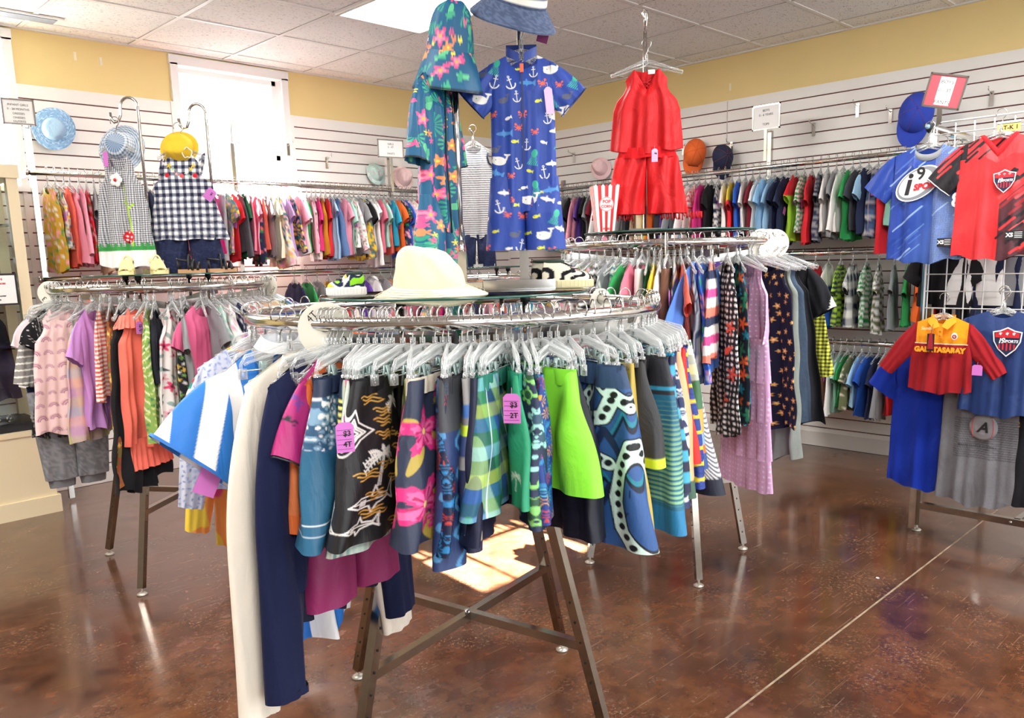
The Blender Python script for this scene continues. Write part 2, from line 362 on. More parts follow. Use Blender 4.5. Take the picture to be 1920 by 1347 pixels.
_nt.links.new(_nt.nodes['Principled BSDF'].outputs[0], _x.inputs[1]); _nt.links.new(_t.outputs[0], _x.inputs[2]); _nt.links.new(_x.outputs[0], _nt.nodes['Material Output'].inputs[0])
mb.build('roller_shade', _m, sh, False)
# tape scraps left on the yellow walls
for p, nrm in (((1.852, YB-.002, 2.655), 'b'), ((2.0, YB-.002, 2.645), 'b'), ((XR-.002, 3.27, 2.55), 'r')):
    mb = MB(); mb.box((0, 0, 0), (.016, .002, .05) if nrm == 'b' else (.002, .016, .05))
    o = mb.build('tape_strip', mat('old_tape', '#f4ecd2', rough=.5), None, False); o.location = p
    tag(o, {1.852: 'scrap of clear tape on the yellow back wall, left of the pair', 2.0: 'scrap of clear tape on the yellow back wall, right of the pair'}.get(p[0], 'scrap of clear tape on the yellow right wall above the caps'), 'tape')
# ------------------------------------------------------------------ racks
def leg_bar(t, a, b, foot, holes=False, w_=.026):
    mb = MB(); mb.bar(a, b, w_, w_); g = mb.build('leg', STEEL(), t, False)
    mb = MB(); a = np.array(a); mb.tube([(a[0], a[1], a[2]+.01), (a[0], a[1], .008)], .005, 8); mb.lathe([(0, .0), (.02, .0), (.022, .005), (.012, .012), (0, .013)], (a[0], a[1], 0), 16)
    mb.build('levelling_foot', mat('foot_nickel', '#cfc9bd', rough=.35, metal=.6), g)
    if holes:
        mb = MB(); b = np.array(b)
        d = (b-a)/np.linalg.norm(b-a); n = np.cross(d, (0, 0, 1)); n /= np.linalg.norm(n); side = np.cross(n, d)
        for s_ in np.arange(.06, .5, .055):
            for sg in (-1, 1): mb.box(a+d*s_+n*sg*(w_/2+.0003), (.004, .004, .006))
        mb.build('bolt_hole', RUBBER(), g, False)
def round_rack(label, c, R, z, zg, RG, legs, tr=.0155, top=.33, armz=.05, cross=.34, rz=0):
    t = thing('round_clothes_rack', label, 'clothes rack', (c[0], c[1], 0))
    a = np.linspace(0, 2*PI, 97)[:-1]
    mb = MB(); mb.tube([(R*math.cos(x), R*math.sin(x), z) for x in a], tr, 12, closed=True); mb.build('rail_ring', CHROME(), t)
    hub = []
    for o in legs:
        o = np.array(o); ft = (o[0], o[1], .03); tp = (o[0]*top, o[1]*top, z-.075)
        leg_bar(t, ft, tp, True, holes=True); u = o/np.linalg.norm(o)
        mb = MB(); mb.bar((u[0]*.02, u[1]*.02, z-.085), (u[0]*(R-.004), u[1]*(R-.004), z-.036), .012, .03); mb.box((u[0]*(R-.01), u[1]*(R-.01), z-.02), (.02, .02, .02)); mb.build('support_arm', CHROME(), t, False)
        mb = MB(); pg = u*RG*.62; mb.tube([(pg[0], pg[1], z-.06), (pg[0], pg[1], zg-.02)], .008, 8); pgo = mb.build('shelf_post', CHROME(), t)
        mb = MB(); mb.tube([(pg[0], pg[1], zg-.022), (pg[0], pg[1], zg-.0035)], .013, 10); mb.build('rubber_cap', RUBBER(), pgo)
    L = [np.array(o) for o in legs]
    f = 1-(1-top)*(cross-.03)/(z-.105)
    for k in (0, 1):
        p, q = L[k]*f, L[k+2]*f; mb = MB(); mb.bar((p[0], p[1], cross+.001*k), (q[0], q[1], cross+.001*k), .024, .024); mb.build('cross_brace', STEEL(), t, False)
    mb = MB(); mb.lathe([(0, -.02), (.008, -.02), (.008, .02), (0, .02)], (0, 0, cross), 10); mb.build('brace_bolt', CHROME(), t)
    mb = MB(); e = .003
    mb.lathe([(0, zg-e), (RG-.001, zg-e), (RG-.001, zg+e), (0, zg+e)], n=72, mi=0); mb.lathe([(RG-.001, zg-e), (RG, zg-e*.6), (RG, zg+e*.6), (RG-.001, zg+e)], n=72, mi=1)
    mb.build('glass_shelf', [m_glass(), mat('glass_edge', '#2c5a50', rough=.1, spec=.8)], t)
    return t
FC = (1.464, 1.694); FZ = 1.227; FR = .535
round_rack('round chrome clothes rack in front holding the swim shorts', FC, FR, FZ, 1.268, .36, [(.525, .109), (-.072, .482), (-.49, -.10), (.10, -.455)])
LC = (1.50, 3.70); LZ = 1.284; LR = .457
round_rack('round chrome clothes rack at left holding girls dresses', LC, LR, LZ, 1.335, .33, [(-.326, -.246), (.246, -.326), (.326, .246), (-.238, .393)])
RC = (3.0, 2.06); RZ = 1.403; RR = .457
round_rack('round chrome clothes rack at right under the red romper', RC, RR, RZ, 1.455, .36, [(.301, -.213), (.21, .30), (-.30, .21), (-.21, -.30)])
BC = (3.22, 3.52); BZ = 1.262; BR = .457
round_rack('round chrome clothes rack at the back behind the front one', BC, BR, BZ, 1.32, .33, [(.40, .1), (-.1, .4), (-.4, -.1), (.1, -.4)])
# wall rails: chrome tubes on uprights standing off the slatwall
def wall_rail(label, p, q, zs, posts, ptop, nrm, square=.032, lo=.0, r=.0155):
    p = np.array(p, float); q = np.array(q, float); n = np.array(nrm, float); L = np.linalg.norm(q-p); d = (q-p)/L
    t = thing('straight_clothes_rack', label, 'clothes rack', (p[0], p[1], 0))
    for k, z in enumerate(zs):
        mb = MB(); mb.tube([(0, 0, z), (*(d*L), z)], r, 12)
        ro = mb.build('rail', CHROME(), t)
        for e in (-.012, L+.0): mb = MB(); mb.tube([(*(d*e), z), (*(d*(e+.012)), z)], r+.004, 12); mb.build('end_cap', CHROME(), ro)
    for s_, zt in posts:
        b = d*s_+n*(-.03)
        mb = MB(); mb.box((b[0], b[1], (zt+.02)/2), (square*.9, square*.9, zt-.02)); po = mb.build('upright', CHROME(), t, False)
        for z in zs:
            mb = MB(); mb.box((b[0]+n[0]*-.11, b[1]+n[1]*-.11, z), (abs(n[0])*.22+.014, abs(n[1])*.22+.014, .03)); mb.build('wall_bracket', CHROME(), po, False)
    return t
BY = 5.24; BX = 5.22
wall_rail('two-rail chrome clothes rack along the back wall', (1.42, BY), (4.93, BY), (1.915, 1.32), [(.03, 2.17), (1.24, 2.17), (2.50, 2.16)], 2.2, (0, -1))
wall_rail('three-rail chrome clothes rack along the right wall', (BX, 5.0), (BX, .75), (1.925, 1.348, .775), [(.35, 2.0), (2.20, 2.16), (3.62, 2.0)], 2.2, (-1, 0))
# rail running out from the right wall behind the wire grid
t = thing('projecting_clothes_rail', 'chrome clothes rail jutting from right wall above grey collar jersey', 'clothes rail', (4.0, 1.364, 0))
mb = MB(); mb.tube([(0, 0, 1.885), (1.2, .02, 1.885)], .018, 12); mb.build('rail', CHROME(), t)
mb = MB(); mb.lathe([(0, -.036), (.024, -.036), (.027, -.02), (.022, 0), (0, 0)], (0, 0, 1.885), 3, R=np.array(Matrix.Rotation(PI/2, 3, 'Y'))); e = mb.build('end_cap', RUBBER(), t)
mb = MB(); mb.tube([(-.037, 0, 1.885), (-.034, 0, 1.885)], .011, 12); mb.build('cap_disc', mat('disc_blue', '#7fa6c4', rough=.3), e)
mb = MB(); mb.box((.06, 0, .94), (.03, .03, 1.85)); mb.build('upright', CHROME(), t, False)
mb = MB(); mb.box((1.2, 0, .94), (.03, .03, 1.88)); mb.build('upright', CHROME(), t, False)
# base stand with the wire grid in the right foreground
t = thing('grid_display_rack', 'white wire grid panel on steel base holding the sports jerseys', 'display rack', (4.05, 1.35, 0))
leg_bar(t, (.03, 0, .03), (.03, 0, 1.1), True)
leg_bar(t, (.03, -1.0, .03), (.03, -1.0, 1.1), True)
leg_bar(t, (.75, -.45, .03), (.75, -.45, 1.0), True)
mb = MB(); mb.bar((.03, 0, .13), (.03, -1.0, .13), .03, .03); bo = mb.build('base_bar', STEEL(), t, False)
mb = MB(); mb.tube([(.01, -.40, .13), (.045, -.40, .13)], .006, 8); mb.build('bolt', CHROME(), bo)
mb = MB(); mb.bar((.03, -.42, .13), (.75, -.45, .13), .026, .03); mb.build('base_bar', STEEL(), t, False)
mb = MB(); gx = -.05
for k in range(0, 18):
    z = .95+k*.0762-.32
    if z < 1.90: mb.tube([(gx, .0, z), (gx, -.90, z)], .003, 6)
for k in range(0, 12):
    y = -.012-k*.0762; mb.tube([(gx+.004, y, .62), (gx+.004, y, 1.90)], .003, 6)
mb.tube([(gx, .0, 1.90), (gx, -.9, 1.90)], .0045, 6); mb.tube([(gx, .0, .62), (gx, .0, 1.90)], .0045, 6)
mb.build('wire_grid', mat('grid_wire', '#dcdcda', rough=.35), t)
mb = MB(); mb.box((gx-.012, -.30, 1.845), (.003, .085, .034), 0); mb.box((gx-.012, -.30, 1.865), (.003, .085, .012), 1); add_text(mb, 'AT-K 1', .024, (gx-.0145, -.30, 1.843), (0, -1, 0), (0, 0, 1), 2, bold=.0006)
mb.build('shelf_ticket', [mat('ticket_yellow', '#e8bf6a', rough=.7), WHITE(), INK()], t, False)
# ------------------------------------------------------------------ sign holders
def sign(label, pos, facing, w_, h_, lines, post=0, back=None, tilt=0, border=None, size=.022):
    # facing: world angle of the sign normal
    t = thing('rack_sign', label, 'sign', pos, facing+PI/2)
    Rt = Matrix.Rotation(tilt, 3, 'Y')
    def T(m_): m_.v = [np.array(v)@np.array(Rt).T for v in m_.v]; return m_
    mb = MB(); f = .008
    for sx in (-1, 1): mb.box((sx*(w_/2), 0, h_/2), (f, .01, h_+f))
    for z in (0, h_): mb.box((0, 0, z), (w_+f, .01, f))
    T(mb).build('frame', CHROME(), t, False)
    mb = MB()
    if back: mb.box((0, 0, h_/2), (w_-f, .003, h_-f), 2); mb.box((0, -.002, h_/2), (w_*.42, .002, h_-f-.01), 0)
    else: mb.box((0, 0, h_/2), (w_-f, .004, h_-f), 0)
    for i, (s_, zf) in enumerate(lines): add_text(mb, s_, size, (0, -.0036, h_*zf), mi=1)
    T(mb).build('paper_insert', [WHITE(), INK(), mat('red_card', '#cf4a55', rough=.7)], t, False)
    if post: mb = MB(); mb.box((0, 0, -post/2-.004), (.02, .012, post)); mb.build('post', CHROME(), t, False)
    return t
sign('white sign reading infant girls dresses over blue sun hat', (1.40, 5.20, 2.165), -PI/2-.15, .15, .128, [('INFANT GIRLS', .78), ('0 - 24 MONTHS', .6), ('DRESSES', .42), ('ONESIES', .25), ('OUTFITS', .1)], 0, size=.0155)
sign('small sign seen edge-on in front of bright window', (2.65, 5.20, 2.162), -.22, .16, .125, [('GIRLS', .7), ('TOPS', .3)], .25, tilt=-.12, size=.02)
sign('white sign reading girls 2-4T pants at the back wall', (3.905, 5.20, 2.155), -PI/2-.2, .205, .125, [('GIRLS', .76), ('2 - 4T', .58), ('PANTS', .2)], .25, size=.02)
sign('white sign reading boys 0-6 years tops at right wall', (5.17, 2.79, 2.165), PI, .19, .15, [('BOYS', .78), ('0 - 6 YEARS', .6), ('TOPS', .2)], .2, size=.02)
sign('tilted red and white sign reading boys 0-3T pants', (4.0, 1.33, 1.965), PI+.25, .145, .135, [('BOYS', .78), ('0 - 3T', .52), ('PANTS', .15)], .07, back=1, tilt=.24, size=.021)
# ------------------------------------------------------------------ slatwall hooks and hats on the walls
def wall_hook(p, n, label):
    t = thing('slatwall_hook', label, 'hook', p, math.atan2(n[1], n[0])-PI/2)
    mb = MB(); mb.box((0, .003, -.045), (.022, .003, .085)); mb.build('back_plate', CHROME(), t, False)
    mb = MB(); mb.tube([(0, .0, -.02), (0, .03, -.012), (0, .07, -.005), (0, .075, .015)], .003, 6); mb.build('prong', CHROME(), t)
hk = [((3.20, 2.25), 'chrome hook on the back wall right of window, the upper'), ((3.52, 2.175), 'chrome hook on the back wall right of window, the lower')]
for (x, z), l in hk: wall_hook((x+.05, YB-.022, z), (0, -1), l)
for y, z, l in ((4.75, 2.255, 'chrome slatwall hook left of the pale pink hat'), (3.24, 2.165, 'chrome slatwall hook just right of the navy cap'), (3.65, 2.2, 'chrome slatwall hook just left of the orange cap'), (2.62, 2.215, 'chrome slatwall hook right of the boys tops sign'), (2.33, 2.295, 'topmost chrome slatwall hook between the two boys signs'), (2.12, 2.23, 'chrome slatwall hook left of pair under the red sign'), (1.98, 2.235, 'chrome slatwall hook nearest left of the red sign'), (1.55, 2.25, 'chrome slatwall hook right of the red sign and blue cap')):
    wall_hook((XR-.022, y, z), (-1, 0), l)
# ------------------------------------------------------------------ size discs
def disc(label, p, d, words, rr=.05, col=None, tr=.017, tilt=0):
    t = thing('size_divider', label, 'size divider', p, math.atan2(d[1], d[0])); t.rotation_euler[1] = tilt
    mb = MB(); n = 36; a = np.arange(n)*2*PI/n; zc = -.012
    for x in (-.0015, .0015):
        V = [(x, tr*math.cos(q), tr*math.sin(q)) for q in a]+[(x, rr*math.cos(q), rr*math.sin(q)+zc) for q in a]
        mb.add(V, [(k, (k+1) % n, n+(k+1) % n, n+k) for k in range(n)])
    V = [(x, rr*math.cos(q), rr*math.sin(q)+zc) for x in (-.0015, .0015) for q in a]; mb.add(V, [(k, (k+1) % n, n+(k+1) % n, n+k) for k in range(n)])
    V = [(x, tr*math.cos(q), tr*math.sin(q)) for x in (-.0015, .0015) for q in a]; mb.add(V, [(k, (k+1) % n, n+(k+1) % n, n+k) for k in range(n)])
    for s_, an, sz in words:
        cy, sy = math.cos(an), math.sin(an); rm = rr*.66
        for x, sg in ((-.0022, -1), (.0022, 1)):
            add_text(mb, s_, sz, (x, sg*rm*sy, rm*cy+zc), (0, sg*cy, -sy), (0, sg*sy, cy), 1)
    mb.build('printed_disc', [mat('cream_plastic', '#e9e4d4', rough=.5), INK()], t, False)
    return t
def on_ring(c, R, deg): a = math.radians(deg); return (c[0]+R*math.cos(a), c[1]+R*math.sin(a)), (-math.sin(a), math.cos(a))
# ------------------------------------------------------------------ garment shapes
rng = np.random.RandomState(7)
def prof(pts, t):
    p = np.array(pts, float); i = np.clip(np.searchsorted(p[:, 0], t)-1, 0, len(p)-2)
    f = np.clip((t-p[i, 0])/(p[i+1, 0]-p[i, 0]), 0, 1); f = f*f*(3-2*f)*.5+f*.5
    return p[i, 1]+(p[i+1, 1]-p[i, 1])*f
def deform(P, g):
    # lean and twist of the hung cloth below its top edge
    z = P[..., 2]; s = np.clip(-(z-g.get('z0', -.1)), 0, 2); tw = g.get('twist', 0)*s; c, n = np.cos(tw), np.sin(tw)
    x = P[..., 0]*c-P[..., 1]*n; y = P[..., 0]*n+P[..., 1]*c
    y = y+g.get('ly', 0)*s+g.get('curl', 0)*np.abs(P[..., 0])**1.5*s*4; x = x+g.get('lx', 0)*s
    return np.stack([x, y, z], -1)
def top_fn(x, g, front):
    nw, sh = g['nw'], g['sh']; ax = np.abs(x)
    d = g['sl']*np.clip((ax-nw)/(sh-nw+1e-6), 0, 1.3)
    nd = g['nf'] if front else g.get('nb', .012)
    k = np.clip(1-ax/nw, 0, 1)
    dip = nd*(k if (front and g.get('v')) else np.sqrt(1-np.clip(ax/nw, 0, 1)**2))
    return d+np.where(ax < nw, dip, 0)
def aa(paint, P, z0, t):
    # colour of the cloth at every vertex, averaged over the little patch around it
    x, z = P[..., 0], P[..., 2]-z0
    if x.size < 3000: return paint(x, z, t)
    ex = np.gradient(x, axis=1)*.28; ez = np.gradient(z, axis=0)*.28; fx = np.gradient(x, axis=0)*.28; fz = np.gradient(z, axis=1)*.28
    ex = np.clip(ex, -.003, .003); fz = np.clip(fz, -.003, .003)
    return sum(paint(x+a*ex+b*fx, z+a*fz+b*ez, t) for a, b in ((-1, -1), (1, -1), (-1, 1), (1, 1), (0, 0)))/5
def torso(mb, g, paint, res):
    L, sd = g['L'], g.get('seed', 1)
    r = np.random.RandomState(sd); ph = r.rand(6)*6.28; fr = g.get('fn', 3)*np.array([1, 1.7, 2.6]); am = g.get('fa', .012)*np.array([1, .55, .3])
    nu, nv = res; U = np.linspace(-1, 1, nu); U = np.sign(U)*(1-(1-np.abs(U))**1.15)
    V = np.linspace(0, 1, nv)[:, None]
    W = prof(g['prof'], V*L); X = U[None]*W
    fold = sum(am[i]*np.sin(fr[i]*PI*U[None]+ph[i]+1.2*V*(i+1)*.5) for i in range(3))*(V**g.get('fp', .8))
    fold = fold+.35*g.get('fa', .012)*np.sin(9*V*L/.3+U*4+ph[4])*V
    D = .004+(g.get('d', .016)-.004)*np.clip(V*L/.08, 0, 1)+g.get('dh', 0)*V
    hem = 1+g.get('hemw', .02)*np.cos(U*PI*1.0)[None]+.012*np.sin(U*9+ph[5])[None]
    for s in (1, -1):
        front = s < 0
        top = top_fn(X[:1]*0+U[None]*W, g, front)
        z = -(top*(1-V)**1.0+L*V*hem)
        # keep the top slope only near the shoulder
        z = -(top*np.exp(-(V*L/.10))+L*V*hem) if L > .2 else z
        y = s*D*np.sqrt(np.clip(1-np.abs(U[None])**2.6, 0, 1))+fold+g.get('yo', 0)
        P = np.stack([X+0*y, y, z+g['z0']+0*y], -1)
        mb.grid(deform(P, g), 0, aa(paint, P, g['z0'], 't' if front else 'b'), flip=(s < 0))
def loft(mb, g, rings, paint, nu, nv, tagc, fa=.004, fn=3, mi=0, p=2.0):
    # rings: (cx, cy, cz, axis angle in xz, half width, half depth)
    R = np.array(rings, float); t = np.linspace(0, 1, nv); k = np.linspace(0, 1, len(R))
    Q = np.stack([np.interp(t, k, R[:, i]) for i in range(6)], 1)
    th = np.linspace(0, 2*PI, nu, endpoint=False)[None]
    ct, st = np.cos(th), np.sin(th)
    cx = np.sign(ct)*np.abs(ct)**(2/p); sy = np.sign(st)*np.abs(st)**(2/p)
    ph = (g.get('seed', 1)*1.7) % 6
    ff = fa*np.sin(fn*cx*PI+ph+3*t[:, None])*t[:, None]+fa*.6*np.sin(fn*2.3*cx+ph+7*t[:, None])
    hw = Q[:, 4:5]*cx; hd = Q[:, 5:6]*sy+ff
    ax = np.cos(Q[:, 3:4]); az = np.sin(Q[:, 3:4])
    P = np.stack([Q[:, 0:1]+hw*ax, Q[:, 1:2]+hd, Q[:, 2:3]+hw*az], -1); P[..., 2] += g['z0']
    mb.grid(deform(P, g), mi, aa(paint, P, g['z0'], tagc), wrap=True)
def sleeve(mb, g, side, paint, res, ls, ang, wc, wa=None, d=.014, bend=0, fa=.003):
    sh, sl = g['sh'], g['sl']; wa = wa or g['arm']/2
    cx, cz = side*(sh-.012), -(sl+wa*.92)
    a0, a1 = ang, ang+bend; pts = []
    n = 6; x, z = cx, cz
    for i in range(n):
        f = i/(n-1); a = a0+(a1-a0)*f
        w_ = wa+(wc-wa)*f**.7
        # axis across the sleeve: perpendicular to its direction, vertical at the armhole
        dirx, dirz = math.cos(a), -math.sin(a); pa = math.atan2(dirx, -dirz) if False else (PI/2-a)
        axs = PI/2*(1-min(1, f*2.2))+(PI/2-a)*min(1, f*2.2) if True else pa
        aa = axs if side > 0 else PI-axs
        pts.append((x, g.get('yo', 0)+g.get('sy', 0)*f*side, z, aa, w_, d*(.55+.45*f)))
        x += side*math.cos(a)*ls/(n-1); z -= math.sin(a)*ls/(n-1)
    loft(mb, g, pts, paint, res[0], res[1], 'sr' if side > 0 else 'sl', fa=fa)
def legs(mb, g, paint, res, W, hw, L, top=0, flare=0, crotch=.0, d=.022, fa=.006, fn=2, spread=(0, 0)):
    for s in (-1, 1):
        pts = []
        for i in range(7):
            f = i/6; w_ = W/2+(hw-W/2)*f; cx = s*(W/2+(flare)*f+ (hw-W/2)*f*.9)
            pts.append((cx, g.get('yo', 0)+spread[(s+1)//2]*f, -top-L*f, 0, w_*1.01, d*(.55+.6*min(1, f*2))))
        loft(mb, g, pts, paint, res[0], res[1], 'lr' if s > 0 else 'll', fa=fa, fn=fn, p=2.4)
# ------------------------------------------------------------------ colour painters (fabric colour over the garment's own x,z)
def solid(c):
    c = np.array(lin(c)); return lambda x, z, t: np.broadcast_to(c, x.shape+(3,)).copy()
def hsh(ix, iz, k=0):
    q = np.sin(ix*127.1+iz*311.7+k*74.7)*43758.5453; return q-np.floor(q)
def mixc(a, b, m): return a*(1-m[..., None])+b*m[..., None]
def stripes(cols, w_, vert=False, widths=None, ang=0):
    cc = np.array([lin(c) for c in cols]); ws = np.array(widths or [1]*len(cols), float); cum = np.cumsum(ws)/ws.sum()
    def f(x, z, t):
        q = (x*math.cos(ang)+z*math.sin(ang)) if vert else (z*math.cos(ang)+x*math.sin(ang)); q = (q/w_) % 1
        return cc[np.minimum(np.searchsorted(cum, q.ravel()), len(cc)-1)].reshape(x.shape+(3,))
    return f
def dots(bgc, cols, cell, r, jit=.3, shape='dot', keep=1.0, seed=0, base=None):
    b = solid(bgc) if base is None else base; cc = np.array([lin(c) for c in cols])
    def f(x, z, t):
        out = b(x, z, t); off = {'t': 0, 'b': 3, 'sr': 7, 'sl': 11, 'lr': 17, 'll': 23}.get(t, 0)+seed
        i0 = np.floor(x/cell); j0 = np.floor(z/cell)
        for di in (-1, 0, 1):
            for dj in (-1, 0, 1):
                i = i0+di; j = j0+dj; h1 = hsh(i, j, off); h2 = hsh(i, j, off+1); h3 = hsh(i, j, off+2); h4 = hsh(i, j, off+3)
                cx = (i+.5+(h1-.5)*2*jit)*cell; cz = (j+.5+(h2-.5)*2*jit)*cell
                dx = x-cx; dz = z-cz; a = h3*6.28; u = dx*np.cos(a)+dz*np.sin(a); v = -dx*np.sin(a)+dz*np.cos(a)
                R = r*(.75+.5*h4)
                if shape == 'dot': m = (u*u+v*v) < r*r
                elif shape == 'flower':
                    rr = np.hypot(u, v); tt = np.arctan2(v, u); m = rr < R*(.62+.38*np.cos(5*tt))
                elif shape == 'leaf': m = (u/R)**2+(v/(R*.38))**2 < 1
                elif shape == 'star':
                    rr = np.hypot(u, v); tt = np.arctan2(v, u); m = rr < R*(.55+.45*np.cos(5*tt)**3)
                elif shape == 'dash': m = (np.abs(u) < R)*(np.abs(v) < R*.25)
                elif shape == 'tri': m = (v > -R*.5)*(v < R*.8-np.abs(u)*1.6)
                elif shape == 'ring': rr = np.hypot(u, v); m = (rr < R)*(rr > R*.55)
                elif shape == 'fish': m = ((u/R)**2+(v/(R*.5))**2 < 1)|((u > R*.8)*(u < R*1.5)*(np.abs(v) < (u-R*.7)*.8))
                elif shape == 'arc':
                    rr = np.hypot(dx, dz); m = (rr < R)*(rr > R*.35)*(dz > 0)*(((rr/R*7) % 2) > .7)
                m = m*(hsh(i, j, off+5) < keep)
                ci = np.floor(h4*len(cc)*.999).astype(int)
                out = np.where(m[..., None], cc[ci], out)
        return out
    return f
def checks(c1, c2, cell, mid=None):
    a, b = np.array(lin(c1)), np.array(lin(c2)); m_ = np.array(lin(mid)) if mid else (a+b)/2
    def f(x, z, t):
        i = np.floor(x/cell) % 2; j = np.floor(z/cell) % 2
        return np.where(((i+j) == 0)[..., None], a, np.where(((i+j) == 2)[..., None], b, m_))
    return f
def plaid(cols, cell):
    cc = np.array([lin(c) for c in cols])
    def f(x, z, t):
        i = (np.floor(x/cell) % len(cc)).astype(int); j = (np.floor(z/cell*.8) % len(cc)).astype(int); return (cc[i]+cc[j])/2
    return f
def noisep(cols, sc_, seed=0):
    cc = np.array([lin(c) for c in cols]); r = np.random.RandomState(seed); K = r.randn(8, 2)*sc_; P_ = r.rand(8)*6.28
    def f(x, z, t):
        q = sum(np.sin(x*K[i, 0]+z*K[i, 1]+P_[i]) for i in range(8)); q = (q/5+1)/2
        return cc[np.clip((q*len(cc)).astype(int), 0, len(cc)-1)]
    return f
def over(base, *layers):
    # layers: (mask(x,z,t), colour or painter)
    def f(x, z, t):
        out = base(x, z, t)
        for m, c in layers:
            k = m(x, z, t)
            out = np.where(k[..., None], c(x, z, t) if callable(c) else np.array(lin(c)), out)
        return out
    return f
def band(z0, z1): return lambda x, z, t: (z < z0)*(z > z1)
def only(*tt): return lambda x, z, t: np.full(x.shape, t in tt)
# ------------------------------------------------------------------ hanger shapes (origin on the rail)
def hook_pts(rr=.020, stem=-.075, flip=1):
    a = np.linspace(PI*1.12, -PI*.38, 12); P = [(flip*rr*math.cos(q), 0, rr*math.sin(q)*1.0-.002) for q in a]
    P += [(flip*.006, 0, -.032), (0, 0, -.042), (0, 0, stem)]; return P
def hanger_mesh_top(hw=.15, drop=.045, res=8):
    mb = MB()
    for s in (-1, 1):
        pts = [(0, 0, -.070), (s*.02, 0, -.074), (s*hw*.45, 0, -.072-drop*.45), (s*hw*.85, 0, -.075-drop*.95), (s*hw, 0, -.078-drop), (s*hw*.98, 0, -.088-drop), (s*hw*.80, 0, -.083-drop*.95), (s*hw*.4, 0, -.088-drop*.45), (0, 0, -.092)]
        mb.tube(pts, .0035, res)
        mb.box((s*hw*.45, 0, -.079-drop*.42), (hw*.9, .0015, .010), R=np.array(Matrix.Rotation(s*math.atan2(drop, hw), 3, 'Y')))
    mb.tube([(0, 0, -.045), (0, 0, -.09)], .006, res)
    return mb
def hanger_mesh_clip(hw=.13, res=8):
    mb = MB(); z0 = -.062
    pts = [(-hw, 0, -.118), (-hw, 0, -.098), (-hw+.012, 0, -.080), (-hw*.45, 0, -.070), (-.02, 0, z0), (.02, 0, z0), (hw*.45, 0, -.070), (hw-.012, 0, -.080), (hw, 0, -.098), (hw, 0, -.118)]
    mb.tube(pts, .0038, res)
    pts2 = [(x*.93, 0, z-.014 if abs(x) < hw*.95 else z) for x, _, z in pts]; mb.tube(pts2[1:-1], .003, res)
    mb.grid([[(x, 0, z) for x, _, z in pts[1:-1]], [(x, 0, z) for x, _, z in pts2[1:-1]]])
    for s in (-1, 1): mb.box((s*hw*.97, 0, -.118), (.016, .010, .022))
    mb.tube([(0, 0, -.045), (0, 0, -.078)], .006, res)
    return mb
def hook_mesh(r=.0016, n=6, **k): mb = MB(); mb.tube(hook_pts(**k), r, n); return mb
def clip_mesh():
    mb = MB()
    for s in (-1, 1):
        V = Matrix.Rotation(s*.16, 3, 'X'); mb.box((0, s*.006, -.115), (.014, .0025, .042), R=np.array(V))
        for k in range(5): mb.box((0, s*(.0095-.0005*k), -.100-.003*k), (.014, .001, .0012), R=np.array(V))
    mb.tube([(-.006, 0, -.112), (.006, 0, -.112)], .0035, 8); return mb
HM = {}
def hanger(loc, rz, kind, label, detail=False, group=None, hw=.15, flip=1, cat='hanger', zoff=0):
    key = (kind, round(hw, 2), detail, flip)
    if key not in HM:
        res = 8 if detail else 4
        pm = (hanger_mesh_top(hw, res=res) if kind == 'top' else hanger_mesh_clip(hw, res=res)).mesh('hanger_body', m_plastic())
        hm = hook_mesh(.0017, 8 if detail else 4, flip=flip).mesh('hook', WIRE())
        if detail: HM[key] = (pm, hm)
        else:
            mb = (hanger_mesh_top(hw, res=4) if kind == 'top' else hanger_mesh_clip(hw, res=4)); mb.tube(hook_pts(flip=flip), .0019, 5, mi=1)
            HM[key] = (mb.mesh('plastic_hanger', [m_plastic(), WIRE()]), None)
    pm, hm = HM[key]
    if not detail:
        o = link('plastic_hanger', pm); o.location = loc; o.rotation_euler = (0, 0, rz); return tag(o, label, cat, group)
    t = thing('plastic_hanger', label, cat, loc, rz, group); link('hanger_body', pm, t); link('hook', hm, t)
    if kind == 'clip':
        if 'clip' not in HM: HM['clip'] = clip_mesh().mesh('clip', mat('clip_grey', '#9fb3b0', rough=.3, metal=.3)); HM['bar'] = {}
        for s in (-1, 1):
            c = link('clip', HM['clip'], t); c.location = (s*hw*.55, 0, 0)
        mb = MB(); mb.tube([(-hw, 0, -.112), (hw, 0, -.112)], .0014, 5); mb.build('clip_bar', WIRE(), t)
    return t
